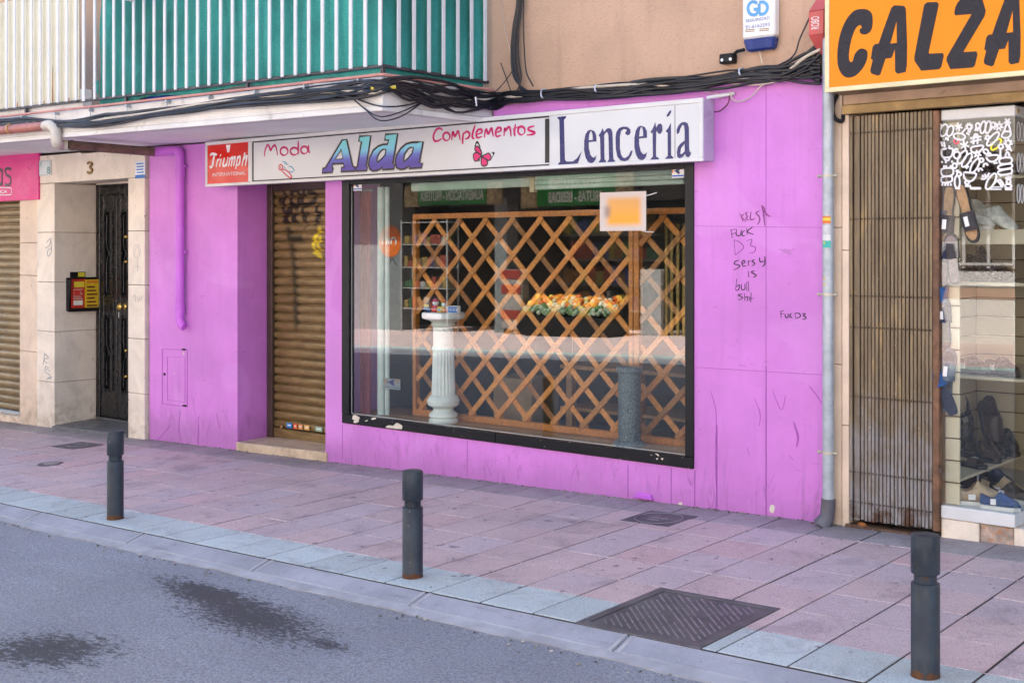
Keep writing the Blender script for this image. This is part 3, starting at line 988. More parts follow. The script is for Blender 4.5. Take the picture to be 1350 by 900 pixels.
def lattice(x0, x1, label, e0, e1):
    z0, z1, y = .306, 1.931, .30
    t = thing('lattice_panel', label, 'lattice', ((x0 + x1) / 2, y, z0), 'wooden lattice panels in the window')
    fr = MB()
    fr.box(x0, x1, y - .02, y + .03, z1 - .042, z1, .003, (1.05, 1.0, .95, 1))
    fr.box(x0, x1, y - .02, y + .03, z0, z0 + .05, .003, (1.0, .95, .9, 1))
    fr.box(x0, x0 + e0, y - .0205, y + .03, z0 + .0505, z1 - .0425, .003, (1, .95, .85, 1))
    fr.box(x1 - e1, x1, y - .0205, y + .03, z0 + .0505, z1 - .0425, .003, (1.1, 1.05, 1.0, 1))
    fr.build('frame', M_wood, t)
    a0, a1, b0, b1 = x0 + e0, x1 - e1, z0 + .05, z1 - .042
    def clip(dx):     # segment of slope dx through X - dx*Z = c inside the frame
        pass
    for sgn, yy in ((1, y - .008), (-1, y + .006)):
        sm = MB()
        c = -4.05 + .27 * round(-3) if sgn > 0 else -1.13 - .27 * 12
        for i in range(40):
            cc = (-4.05 - .27 * 14 + .27 * i) if sgn > 0 else (-1.13 - .27 * 16 + .27 * i)
            pts = []
            # x = sgn*z + cc
            for zz in (b0, b1):
                xx = sgn * zz + cc
                if a0 - .001 <= xx <= a1 + .001: pts.append((xx, zz))
            for xx in (a0, a1):
                zz = (xx - cc) * sgn
                if b0 - .001 < zz < b1 + .001: pts.append((xx, zz))
            if len(pts) < 2: continue
            pts.sort()
            (xa, za), (xb, zb) = pts[0], pts[-1]
            L = math.hypot(xb - xa, zb - za)
            if L < .06: continue
            ang = math.atan2(zb - za, xb - xa)
            rot = Matrix.Translation(((xa + xb) / 2, yy, (za + zb) / 2)) @ Matrix.Rotation(-ang, 4, 'Y')
            v = random.choice([.6, .85, 1.0, 1.1, 1.25, 1.35])
            w_ = random.uniform(.94, 1.05)
            sm.box(-L / 2, L / 2, -.006, .006, -.0215, .0215, .003, (v, v * w_, v * w_ * .95, 1), rot)
        sm.build('slats', M_wood, t)
    return t
lattice(-3.494, -1.345, 'wide crossed-slat wooden lattice panel behind the white fluted pedestal', .035, .035)
lattice(-1.338, -.45, 'narrow crossed-slat wooden lattice panel at the right end of the window', .045, .035)
# trestle shelves behind the lattice
t = thing('wooden_shelf', 'low wooden trestle shelf standing behind the lattice, right of the pedestal', 'shelf', (-1.7, .9, 0))
m = MB()
m.box(-2.35, -.5, .75, 1.2, .40, .425, .003); m.box(-2.35, -.5, .75, 1.2, .72, .75, .003)
m.build('board', M_wood2, t)
m = MB()
for xx in (-2.3, -1.65, -1.0, -.55): m.box(xx, xx + .06, .76, .82, -.05, .719, .003)
m.build('leg', M_wood2, t)
t = thing('cardboard_box', 'brown cardboard box standing behind the lattice low in the window', 'box', (-2.75, .8, .3))
m = MB(); m.box(-2.95, -2.55, .65, 1.0, .05, .62, .004); m.build('body', mat('cardboard', (.36, .23, .13), .8), t)
m = MB(); m.box(-2.94, -2.56, .655, .82, .621, .625, .001); m.box(-2.94, -2.56, .83, .995, .621, .625, .001); m.build('flap', mat('cardboard', (.36, .23, .13), .8), t)
# pedestals
M_plaster = mat('white plaster', (.80, .79, .73), .6, .08, 9, .25, 40)
t = thing('fluted_pedestal', 'white plaster fluted column pedestal carrying little toys in the window', 'pedestal', (-3.03, .15, .304))
cx_, cy_ = -3.03, .15
def zz(py): return P(583, py, .15).z
m = MB(); m.lathe([(.115, .304), (.115, .325), (.098, .335), (.112, .352), (.108, .375), (.085, .39), (.075, .41), (.095, .425)], (cx_, cy_, 0), 28); m.build('base', M_plaster, t)
m = MB(); m.lathe([(.095, .4255), (.118, .44), (.125, .475), (.108, .505), (.09, .515)], (cx_, cy_, 0), 28, flute=.03); m.build('collar', M_plaster, t)
m = MB(); m.lathe([(.094, .516), (.092, .53), (.083, .84), (.082, .86)], (cx_, cy_, 0), 40, flute=-.10); m.build('shaft', M_plaster, t)
m = MB(); m.lathe([(.088, .861), (.092, .875), (.088, .89), (.080, .895), (.080, 1.04), (.09, 1.05), (.098, 1.065), (.085, 1.075), (.12, 1.10)], (cx_, cy_, 0), 28); m.build('neck', M_plaster, t)
m = MB(); m.lathe([(.135, 1.1005), (.165, 1.112), (.17, 1.125), (.168, 1.15), (.16, 1.156)], (cx_, cy_, 0), 28); m.build('top', M_plaster, t)
k = NT('dark granite')
o_ = k.obj()
c0 = k.mix(k.ramp(k.noise(120, 2, .5), .4, .6), (.035, .045, .05), (.16, .19, .20))
c0 = k.mix(k.ramp(k.noise(170, 2), .64, .68), c0, (.5, .52, .52))
k.base(c0); k.rough(.35)
M_granite = k.m
t = thing('granite_pedestal', 'dark speckled granite pedestal standing at the right of the shop window', 'pedestal', (-1.262, .12, .304))
m = MB(); m.lathe([(.115, .304), (.115, .318), (.098, .335), (.082, .345)], (-1.262, .12, 0), 28); m.build('base', M_granite, t)
m = MB(); m.lathe([(.078, .346), (.078, .80)], (-1.262, .12, 0), 28); m.build('shaft', M_granite, t)
m = MB(); m.lathe([(.082, .801), (.09, .81), (.09, .84), (.085, .845)], (-1.262, .12, 0), 28); m.build('top', M_granite, t)
# toys on the pedestal
def toy(name, label, cat, x, builder):
    b = thing(name, label, cat, (x, .12, 1.157), 'little toys on the white pedestal')
    builder(b, x)
M_tred = mat('toy red', (.55, .03, .03), .35, .05, bump=0); M_tyel = mat('toy yellow', (.75, .55, .04), .35, .05, bump=0)
M_tblue = mat('toy blue', (.03, .16, .5), .35, .05, bump=0); M_twhite = mat('toy white', (.78, .78, .76), .4, .05, bump=0)
M_skin = mat('toy orange', (.65, .25, .10), .4, .05, bump=0)
def b1(b, x):
    m = MB(); m.lathe([(.03, 1.157), (.034, 1.17), (.03, 1.20), (.022, 1.21)], (x, .12, 0), 14); m.build('body', M_tred, b)
    m = MB(); m.ball((x, .12, 1.232), .026, 12); m.build('head', M_twhite, b)
    m = MB(); m.lathe([(.027, 1.238), (.022, 1.25), (.006, 1.266)], (x, .12, 0), 12); m.build('hat', M_tred, b)
def b2(b, x):
    m = MB(); m.box(x - .024, x + .024, .10, .14, 1.157, 1.20, .002); m.build('carton', M_tyel, b)
    m = MB(); m.box(x - .015, x + .015, .0975, .0998, 1.168, 1.188, 0); m.build('label_panel', M_tblue, b)
def b3(b, x):
    m = MB(); m.lathe([(.022, 1.157), (.026, 1.165), (.018, 1.205)], (x, .12, 0), 12); m.build('body', M_skin, b)
    m = MB(); m.ball((x, .12, 1.218), .02, 10); m.build('head', M_twhite, b)
    m = MB(); m.ball((x, .122, 1.234), .014, 10, (1.2, 1, .7)); m.build('cap', M_tred, b)
def b4(b, x):
    m = MB(); m.ball((x, .12, 1.178), .022, 12, (1.1, 1, .9)); m.build('body', mat('toy pink', (.7, .2, .2), .35, bump=0), b)
    m = MB(); m.ball((x, .105, 1.197), .011, 10); m.build('head', M_twhite, b)
def b5(b, x):
    m = MB(); m.box(x - .05, x + .05, .095, .135, 1.157, 1.212, .002); m.build('carton', M_twhite, b)
    m = MB()
    for zc in (1.168, 1.200): m.box(x - .049, x + .049, .0925, .0948, zc - .006, zc + .006, 0)
    for xx in (-.03, 0, .03): m.box(x + xx - .010, x + xx + .010, .0925, .0948, 1.177, 1.191, 0)
    m.build('print', M_tblue, b)
def b6(b, x):
    m = MB(); m.box(x - .022, x + .022, .085, .12, 1.157, 1.195, .003); m.build('body', M_tblue, b)
    m = MB(); m.box(x - .018, x + .018, .09, .115, 1.1955, 1.215, .004); m.build('cab', M_tyel, b)
    m = MB()
    for dx in (-.012, .012): m.lathe([(.010, 0), (.010, .008)], (x + dx, .084, 1.168), 10, axis=Matrix.Rotation(R(90), 3, 'X'))
    m.build('wheel', M_black, b)
toy('toy_truck', 'tiny blue and yellow toy at the left edge of the white pedestal top', 'toy', -3.165, b6)
toy('toy_figure', 'small red toy figure with a white head on the white pedestal', 'toy', -3.085, b1)
toy('toy_carton', 'small yellow carton beside the red toy figure on the pedestal', 'toy', -3.03, b2)
toy('toy_figure', 'little orange toy figure in a red cap behind the yellow carton', 'toy', -2.995, b3)
toy('toy_animal', 'tiny pink toy animal between the yellow carton and the striped carton', 'toy', -2.95, b4)
toy('striped_carton', 'white carton with blue stripes at the right edge of the pedestal top', 'box', -2.885, b5)
# blind, curtain, post
t = thing('roller_blind', 'pale green rolled window blind under the shop sign', 'blind', (-1.9, .12, 2.1))
m = MB()
for i in range(4): m.box(-2.05, -.79, .062 - .004 * (i % 2), .10, 2.075 + i * .034, 2.075 + i * .034 + .0325, .006)
m.box(-3.3, -2.10, .064, .10, 2.10, 2.168, .006)
m.build('slats', mat('pale green vinyl', (.40, .46, .40), .5, .1), t)
m = MB(); m.box(-2.098, -2.052, .06, .10, 2.06, 2.168, .003); m.build('bracket', mat('tan plastic', (.45, .40, .25), .6), t)
t = thing('curtain', 'maroon curtain hanging in the left corner of the window', 'curtain', (-3.86, .12, .31))
m = MB()
pts = [Vector((-3.915 + i * .008, .10 + .012 * math.sin(i * 1.9), 0)) for i in range(15)]
for a, b in zip(pts, pts[1:]):
    m.hexa([(a.x, a.y, .306), (b.x, b.y, .306), (b.x, b.y + .006, .306), (a.x, a.y + .006, .306), (a.x, a.y, 2.12), (b.x, b.y, 2.12), (b.x, b.y + .006, 2.12), (a.x, a.y + .006, 2.12)])
m.build('cloth', mat('maroon cloth', (.22, .03, .05), .8), t)
m = MB(); m.tube([(-3.92, .11, 2.125), (-3.78, .11, 2.125)], .008, 8); m.build('rod', M_galv, t)
t = thing('window_post', 'pale round post inside the window, right of the maroon curtain', 'post', (-3.71, .14, .306))
m = MB(); m.lathe([(.032, .306), (.032, 2.15)], (-3.71, .14, 0), 16); m.lathe([(.02, .306), (.02, 2.15)], (-3.65, .15, 0), 12); m.build('shaft', mat('pale green post', (.55, .6, .55), .35), t)
m = MB(); m.lathe([(.045, .3045), (.045, .3058)], (-3.71, .14, 0), 16); m.build('foot', M_galv, t)
# poster and stickers on the glass
poster = thing('window_poster', 'white-bordered blurred orange poster stuck high on the window glass', 'poster', P(821, 278, .014))
a, b = P(791, 254, .014), P(852, 304, .014)
m = MB(); m.box(a.x, b.x, .0115, .0145, b.z, a.z, .001)
k = NT('poster print')
p = k.world(); s_ = k.sep(p)
u = k.math('DIVIDE', k.math('SUBTRACT', s_[0], (a.x + b.x) / 2 + .01), (b.x - a.x) / 2)
v = k.math('DIVIDE', k.math('SUBTRACT', s_[2], (a.z + b.z) / 2 - .0), (a.z - b.z) / 2)
fu = k.ramp(k.math('ABSOLUTE', u), .55, .9, 1, 0); fv = k.ramp(k.math('ABSOLUTE', v), .5, .92, 1, 0)
c0 = k.mix(k.math('MULTIPLY', fu, fv), (.62, .54, .48), k.mix(k.ramp(v, -.5, .6), (.86, .38, .03), (.72, .36, .10)))
lf = k.math('MULTIPLY', k.ramp(k.math('ABSOLUTE', k.math('ADD', u, .72)), 0, .28, 1, 0), k.ramp(k.math('ABSOLUTE', v), .1, .5, 1, 0))
k.base(k.mix(k.math('MULTIPLY', lf, .6), c0, (.16, .14, .18))); k.rough(.5)
m.build('sheet', k.m, poster)
m = MB()
for (x0, y0, x1, y1) in ((836, 258, 866, 254), (838, 300, 862, 306)): m.ribbon(smooth([P(x0, y0, .0148), P((x0 + x1) / 2, (y0 + y1) / 2 + 2, .0148), P(x1, y1, .0148)]), .006, .001)
m.build('tape', mat('clear tape', (.6, .6, .6), .2, bump=0), poster)
def alarm_sticker(px0, py0, px1, py1, label, tints):
    t = thing('alarm_sticker', label, 'sticker', P((px0 + px1) / 2, (py0 + py1) / 2, .014))
    a, b = P(px0, py0, .014), P(px1, py1, .014)
    m = MB(); m.box(a.x, b.x, .0125, .0145, b.z, a.z); m.build('sheet', mat('faded sticker', (.16, .19, .18), .5, .1, bump=0) if tints else mat('sticker white', (.78, .77, .74), .4, .05, bump=0), t)
    h = a.z - b.z; wd = b.x - a.x
    m = MB(); m.box(a.x + .02 * wd, b.x - .02 * wd, .0115, .0124, b.z + .10 * h, b.z + .26 * h); m.build('print', mat('faded blue', (.09, .13, .17), .4, bump=0) if tints else mat('sticker blue', (.03, .12, .5), .4, bump=0), t)
    m = MB(); c = (a + b) / 2
    m.ribbon(smooth([Vector((c.x + .14 * wd, .0124, a.z - .12 * h)), Vector((c.x - .1 * wd, .0124, a.z - .35 * h)), Vector((c.x + .14 * wd, .0124, a.z - .6 * h))]), .016, .001)
    m.ribbon([Vector((c.x - .28 * wd, .0124, a.z - .35 * h)), Vector((c.x + .1 * wd, .0124, a.z - .35 * h))], .010, .001)
    m.build('symbol', mat('sticker navy', (.02, .03, .12), .4, bump=0), t)
    m = MB(); m.box(a.x + .0 * wd, a.x + .12 * wd, .0118, .0124, a.z - .5 * h, a.z - .1 * h); m.box(b.x - .3 * wd, b.x - .05 * wd, .0118, .0124, a.z - .22 * h, a.z - .08 * h); m.build('accent', mat('faded orange', (.22, .15, .10), .4, bump=0) if tints else mat('sticker orange', (.75, .22, .03), .4, bump=0), t)
    return t
alarm_sticker(886, 221, 902, 234, 'white alarm sticker at the top right corner of the shop window', 0)
alarm_sticker(466, 240.5, 477, 251, 'white alarm sticker at the top left corner of the shop window', 0)
t = alarm_sticker(506, 498, 528, 514, 'faded alarm sticker low on the left of the shop window', 1)

# ------------------------------------------------------------------ shop sign
SGY = -.1392
sign = thing('shop_sign', 'long white boxed fascia sign above the shop window, ending in a red panel', 'sign', (-3.1, -.07, 2.4))
m = MB()
SL, SR, SB, ST = -5.671, -.5225, 2.203, 2.603
m.box(SL + .004, SR - .001, SGY + .012, -.002, SB + .004, ST - .004, .002)
k_side = mat('sign side', (.46, .38, .50), .35, .1, 4, .05, dirt=.3)
m.build('housing', k_side, sign)
m = MB()
f0, f1 = SGY - .006, SGY + .0115
m.box(SL, SR, f0, f1, ST - .030, ST, .003); m.box(SL, SR, f0, f1, SB, SB + .026, .003)
m.box(SL, SL + .03, f0, f1, SB + .0265, ST - .0305, .003); m.box(SR - .028, SR, f0, f1, SB + .0265, ST - .0305, .003)
xr = P(331, 210, SGY).x
m.box(xr - .035, xr + .02, f0, f1, SB + .0265, ST - .0305, .003)
m.build('frame', M_white, sign)
m = MB(); m.box(SL + .0305, xr - .0355, SGY - .001, SGY + .011, SB + .0265, ST - .0305); m.build('red_panel', M_red, sign)
xb0, xb1 = P(719, 160, SGY).x, P(724.5, 160, SGY).x
m = MB(); m.box(xr + .0205, SR - .0285, SGY - .001, SGY + .011, SB + .0265, ST - .0305); m.build('white_panel', M_panel, sign)
m = MB()
yb = SGY - .002
m.ribbon([Vector((xr + .026, yb, SB + .03)), Vector((xb1, yb, SB + .03)), ], .010, .002)
m.ribbon([Vector((xr + .026, yb, ST - .036)), Vector((xb1, yb, ST - .036))], .010, .002)
m.ribbon([Vector((xr + .028, yb, SB + .03)), Vector((xr + .028, yb, ST - .036))], .014, .003)
m.ribbon([Vector(((xb0 + xb1) / 2, yb, SB + .045)), Vector(((xb0 + xb1) / 2, yb, ST - .05))], xb1 - xb0, .002)
xs_ = P(890, 180, SGY).x
m.ribbon([Vector((xs_, yb + .001, SB + .03)), Vector((xs_, yb + .001, ST - .034))], .003, .001)
m.build('border', mat('border black', (.02, .02, .022), .4, .1, bump=0), sign)
LP = SGY - .0015
def poly_px(mm, ox, oy, sc, pts, holes=(), y=LP, t=.002, sm=0, dx=0, dy=0, k=1.0):
    f = lambda p: P(ox + (p[0] * k + dx) / sc, oy + (p[1] * k + dy) / sc, y)
    a = [f(p) for p in pts]; hs = [[f(p) for p in h] for h in holes]
    if sm: a = smooth(a, sm, True); hs = [smooth(h, sm, True) for h in hs]
    mm.prism(a, t, hs)
m = MB()
le = lambda *a, **kw: poly_px(m, 725, 130, 6.75, *a, **kw)
le([(68, 165), (145, 157), (143, 172), (125, 188), (133, 545), (150, 560), (205, 560), (240, 535), (283, 472), (248, 578), (75, 590), (78, 575), (92, 562), (85, 190), (68, 178)])
E_ = [(362, 278), (395, 290), (412, 325), (414, 382), (345, 388), (345, 440), (360, 500), (380, 525), (398, 522), (413, 506), (405, 545), (388, 568), (368, 576), (340, 565), (318, 525), (305, 460), (306, 380), (318, 320), (338, 288)]
EH = [(345, 372), (382, 368), (380, 320), (372, 292), (360, 292), (350, 320)]
le(E_, [EH])
le([(433, 330), (455, 300), (470, 265), (482, 300), (505, 270), (525, 263), (545, 272), (556, 300), (563, 535), (582, 558), (580, 566), (515, 570), (513, 560), (527, 540), (522, 330), (512, 300), (500, 300), (483, 325), (485, 540), (500, 555), (498, 566), (438, 570), (438, 560), (452, 540), (447, 345)])
le([(650, 250), (690, 252), (715, 275), (718, 300), (708, 322), (690, 328), (672, 315), (672, 298), (685, 290), (680, 275), (655, 272), (632, 290), (622, 340), (622, 440), (632, 500), (650, 525), (672, 530), (700, 510), (722, 465), (735, 463), (725, 505), (700, 545), (668, 560), (630, 552), (600, 515), (588, 450), (585, 350), (592, 300), (615, 265)])
le(E_, [EH], k=1.03, dx=438, dy=-44)
le([(898, 295), (920, 260), (938, 212), (945, 262), (965, 228), (985, 222), (1000, 240), (1002, 285), (985, 315), (965, 312), (955, 290), (945, 295), (943, 515), (970, 530), (972, 540), (897, 546), (898, 538), (918, 515), (915, 305), (900, 308)])
le([(1030, 293), (1055, 262), (1077, 218), (1078, 505), (1100, 525), (1098, 535), (1030, 541), (1030, 530), (1050, 508), (1048, 305)])
le([(1078, 103), (1078, 125), (1060, 155), (1042, 165), (1040, 150), (1060, 118)])
le([(1130, 318), (1128, 280), (1145, 240), (1170, 215), (1200, 208), (1225, 222), (1237, 260), (1238, 450), (1245, 480), (1258, 475), (1250, 505), (1232, 524), (1212, 515), (1203, 490), (1185, 518), (1155, 534), (1135, 520), (1130, 480), (1140, 430), (1165, 400), (1200, 375), (1200, 290), (1195, 240), (1178, 235), (1160, 270), (1150, 305)], [[(1160, 490), (1165, 445), (1200, 400), (1200, 470), (1175, 495)]])
m.build('lettering', M_navy, sign)
# the big italic word: gradient faces, dark outline, pale halo
AL = [([(280, 180), (332, 172), (405, 490), (432, 497), (428, 545), (265, 553), (272, 505), (303, 497), (293, 455), (165, 462), (158, 505), (172, 510), (162, 560), (42, 568), (52, 515), (82, 508)], [(268, 290), (290, 400), (195, 408)]),
      ([(485, 135), (620, 128), (565, 488), (580, 492), (572, 540), (440, 545), (445, 500), (460, 495), (510, 195), (478, 195)], None),
      ([(795, 112), (938, 103), (880, 462), (902, 468), (895, 520), (755, 530), (757, 500), (725, 525), (690, 540), (650, 545), (610, 525), (592, 470), (605, 390), (650, 300), (710, 250), (770, 230), (818, 228), (832, 180), (785, 178)], [(800, 290), (790, 355), (745, 405), (700, 440), (690, 425), (700, 370), (735, 310), (770, 288)]),
      ([(1100, 208), (1170, 205), (1240, 198), (1195, 450), (1232, 455), (1222, 505), (1072, 515), (1075, 485), (1045, 508), (1010, 522), (970, 525), (925, 505), (908, 440), (925, 360), (975, 280), (1040, 225)], [(1125, 265), (1110, 335), (1060, 395), (1015, 435), (1008, 415), (1020, 345), (1060, 285), (1095, 265)])]
fa = lambda p, y: P(420 + p[0] / 9, 165 + p[1] / 9, y)
m = MB()
for o_, h_ in AL:
    m.prism([fa(p, LP - .002) for p in o_], .0015, [[fa(p, LP - .002) for p in h_]] if h_ else [])
za, zb = P(490, 226, LP).z, P(490, 178, LP).z
k = NT('blue gradient print')
q = k.ramp(k.sep(k.world())[2], za, zb)
cr = k.n('ShaderNodeValToRGB')
cr.color_ramp.elements[0].position = .08; cr.color_ramp.elements[0].color = (.075, .045, .34, 1)
cr.color_ramp.elements[1].position = .95; cr.color_ramp.elements[1].color = (.22, .68, .68, 1)
e = cr.color_ramp.elements.new(.33); e.color = (.11, .13, .52, 1)
e = cr.color_ramp.elements.new(.62); e.color = (.20, .58, .74, 1)
k.lk(q, cr.inputs[0]); k.base(cr.outputs[0]); k.rough(.3)
m.build('lettering', k.m, sign)
m = MB()
for o_, h_ in AL:
    m.ribbon([fa(p, LP - .0038) for p in o_] , .0145, .001, closed=True)
    if h_: m.ribbon([fa(p, LP - .0038) for p in h_], .012, .001, closed=True)
m.build('letter_outline', mat('outline black', (.028, .018, .02), .4, .1, bump=0), sign)
m = MB()
for o_, h_ in AL: m.ribbon([fa(p, LP) for p in o_], .028, .0008, closed=True)
m.build('letter_halo', mat('halo grey', (.45, .43, .42), .4, .05, bump=0), sign)
# magenta script words
m = MB()
def script(ox, oy, sc, lines, wd, tp=.55):
    for l in lines: m.ribbon(smooth([P(ox + x / sc, oy + y / sc, LP) for x, y in l], 5), wd, .0012, taper=tp)
def ell(cx, cy, rx, ry, n=14, a0=0): return [(cx + rx * math.cos(a0 + 2 * math.pi * i / n), cy + ry * math.sin(a0 + 2 * math.pi * i / n)) for i in range(n + 1)]
script(265, 180, 8.4375, [[(705, 225), (712, 160), (740, 95), (762, 120), (775, 155), (795, 120), (822, 98), (840, 140), (852, 212)], ell(925, 165, 42, 44, 14, 1), ell(1038, 165, 44, 40, 14, 1), [(1082, 48), (1082, 120), (1082, 200)], ell(1150, 152, 38, 40, 14, 1), [(1196, 95), (1196, 150), (1210, 188)]], .019)
script(560, 150, 7.94, [[(188, 175), (165, 155), (130, 162), (100, 205), (90, 250), (105, 285), (140, 285), (180, 258)], ell(228, 240, 36, 42, 12, 1), [(283, 280), (288, 215), (298, 192), (315, 238), (348, 182), (360, 215), (372, 278)],
        [(396, 320), (398, 260), (405, 198)], [(400, 220), (440, 188), (470, 210), (458, 250), (422, 268)], [(530, 118), (510, 180), (498, 245), (524, 266)], [(550, 218), (598, 195), (592, 165), (560, 170), (540, 212), (552, 252), (602, 240)],
        [(625, 252), (635, 185), (648, 165), (665, 212), (698, 152), (708, 190), (720, 242)], [(750, 198), (798, 175), (792, 148), (762, 152), (742, 195), (754, 238), (800, 226)], [(830, 236), (838, 150), (845, 178), (878, 140), (895, 160), (905, 240)],
        [(950, 108), (938, 190), (946, 240)], [(922, 165), (985, 135)], ell(1012, 178, 36, 44, 12, 1), [(1152, 128), (1092, 146), (1088, 172), (1150, 195), (1132, 216), (1068, 224)]], .0175)
m.build('lettering', M_magenta, sign)
m = MB()
script(265, 180, 8.4375, [[(870, 322), (890, 312), (908, 340), (890, 370), (868, 358), (870, 322)], [(905, 362), (960, 385), (1005, 440), (1002, 462), (955, 435), (905, 385), (895, 365)], [(880, 335), (890, 350)]], .011, .2)
m.build('emblem', mat('emblem red', (.6, .03, .06), .4, bump=0), sign)
m = MB()
script(265, 180, 8.4375, [[(905, 278), (940, 288), (965, 320)], [(975, 332), (1010, 340), (1042, 380)], [(915, 330), (945, 360)], [(925, 300), (950, 312)], [(980, 385), (1005, 398), (1030, 385)]], .009, .3)
m.build('emblem', mat('emblem blue', (.10, .35, .50), .4, bump=0), sign)
# butterfly
bt = lambda mm, pts, y, t=.001: mm.prism(smooth([P(560 + x / 7.94, 150 + yy / 7.94, y) for x, yy in pts], 3, True), t)
wings = [[(530, 345), (560, 345), (588, 385), (592, 428), (560, 415), (525, 380)], [(508, 430), (530, 408), (560, 412), (590, 440), (570, 470), (540, 498), (516, 483)], [(602, 450), (640, 424), (672, 415), (695, 455), (690, 478), (665, 488)], [(590, 482), (602, 458), (630, 470), (656, 500), (653, 535), (620, 550), (594, 535)]]
m = MB()
for q in wings: bt(m, q, LP - .0012)
m.build('emblem', mat('butterfly pink', (.66, .02, .16), .4, .1, bump=0), sign)
m = MB()
for q in wings: m.ribbon(smooth([P(560 + x / 7.94, 150 + yy / 7.94, LP - .0024) for x, yy in q], 3, True), .009, .0006, closed=True)
bt(m, [(548, 284), (568, 310), (538, 312)], LP - .001); bt(m, [(700, 402), (728, 404), (728, 420), (705, 460), (716, 425)], LP - .001)
bt(m, [(585, 428), (608, 438), (602, 462), (586, 452)], LP - .0035)
m.ribbon([P(560 + 545 / 7.94, 150 + 290 / 7.94, LP), P(560 + 524 / 7.94, 150 + 345 / 7.94, LP)], .008); m.ribbon([P(560 + 550 / 7.94, 150 + 290 / 7.94, LP), P(560 + 582 / 7.94, 150 + 350 / 7.94, LP)], .008)
m.ribbon([P(560 + 575 / 7.94, 150 + 478 / 7.94, LP), P(560 + 565 / 7.94, 150 + 500 / 7.94, LP)], .006)
m.build('emblem', mat('butterfly black', (.02, .02, .022), .4, bump=0), sign)
# red panel lettering
m = MB()
def tri(lines, wd, tp=.2): script(265, 180, 8.4375, lines, wd, tp)
tri([[(102, 212), (120, 196), (150, 196), (178, 204)]], .022); tri([[(150, 205), (138, 260), (125, 330), (97, 345)]], .026)
tri([[(188, 250), (170, 340)], [(182, 275), (208, 248)], [(226, 245), (207, 336)], [(262, 235), (246, 318), (262, 330), (288, 300)], [(302, 230), (282, 332)], [(327, 235), (306, 335)], [(320, 265), (352, 230), (334, 335)], [(345, 262), (382, 226), (362, 330)],
     [(412, 218), (386, 362)], [(405, 245), (436, 222), (428, 300), (400, 322)], [(490, 178), (456, 328)], [(472, 262), (512, 214), (494, 326)]], .018)
tri([[(216, 208), (222, 216)]], .03)
poly_px(m, 265, 180, 8.4375, [(280, 97), (328, 92), (316, 175), (294, 178)])
a, b = P(280.5, 231, LP), P(324, 222, LP)
text(m, 'INTERNATIONAL', a.x, b.x, 2.292, 2.322, LP, .0015, 0, .0)
m.build('lettering', M_wtext, sign)
m = MB()
m.tube([Vector((SR - .02, -.06, 2.61)), Vector((SR + .15, -.01, 2.63))], .012, 8); m.build('bracket', M_white, sign)

# ------------------------------------------------------------------ bollards, covers
k = NT('bollard paint')
o_ = k.obj(); oi = k.n('ShaderNodeObjectInfo')
off = k.n('ShaderNodeVectorMath', operation='ADD'); k.lk(o_, off.inputs[0])
cmb = k.n('ShaderNodeCombineXYZ'); k.lk(k.math('MULTIPLY', oi.outputs['Random'], 30), cmb.inputs[0]); k.lk(cmb.outputs[0], off.inputs[1])
po = off.outputs[0]
c0 = k.mix(k.ramp(k.noise(9, 5, src=po), .3, .7), (.025, .033, .043), (.042, .053, .066))
c0 = k.mix(k.ramp(k.noise(1, 5, .7, src=k.mapv(po, (40, 40, 7))), .52, .7, 0, .45), c0, (.085, .072, .05))
z_ = k.sep(o_)[2]
rz = k.math('ADD', k.ramp(z_, .07, .0, 0, .30), k.ramp(k.math('ABSOLUTE', k.math('SUBTRACT', z_, .392)), .0, .03, .12, 0))
rf = k.ramp(k.math('ADD', k.noise(14, 6, .7, src=po), rz), .69, .76)
c0 = k.mix(rf, c0, k.mix(k.noise(60, 4, src=po), (.05, .022, .012), (.16, .065, .025)))
scr = k.ramp(k.noise(1, 3, .6, src=k.mapv(po, (60, 60, 24)), dist=1.), .735, .75)
c0 = k.mix(scr, c0, (.5, .5, .5))
k.base(c0); k.rough(k.math('ADD', .36, k.math('MULTIPLY', rf, .4)))
k.bump(k.math('ADD', k.noise(60, 4, src=po), k.math('MULTIPLY', rf, k.noise(150, 3, src=po))), .25, .004)
k.b.inputs['Specular IOR Level'].default_value = .22
M_bol = k.m
bol0 = thing('bollard', 'grey steel bollard in front of the stone doorway, farthest left', 'bollard', (0, 0, 0), 'grey steel bollards along the kerb')
r_ = .054
m = MB(); m.lathe([(r_ + .001, -.05), (r_ + .001, .006), (r_, .008), (r_, .368), (r_ - .003, .372), (r_ - .008, .3745)], (0, 0, 0), 32); m.build('post', M_bol, bol0)
m = MB(); m.lathe([(.043, .370), (.043, .412)], (0, 0, 0), 28); m.build('neck', M_bol, bol0)
m = MB(); m.lathe([(r_ - .006, .408), (r_ - .001, .410), (r_ + .0005, .414), (r_ + .0005, .558), (r_ - .001, .562), (r_ - .005, .564)], (0, 0, 0), 32); m.build('cap', M_bol, bol0)
bl = [(P(q, 500, y).x, y) for q, y in ((152, -2.30), (544, -2.282), (1220, -2.245))]
labs = [None, 'grey steel bollard with a rusty neck, in front of the lattice window', 'scratched grey steel bollard in front of the shoe shop gate, nearest the camera']
for i, (bx, by) in enumerate(bl):
    o = bol0 if i == 0 else copy_tree(bol0)
    o.location = (bx, by, GZ(bx, by))
    o.rotation_euler.z = i * 2.1
    o.scale.z = (1.03, .985, .965)[i]
    if labs[i]: o['label'] = labs[i]
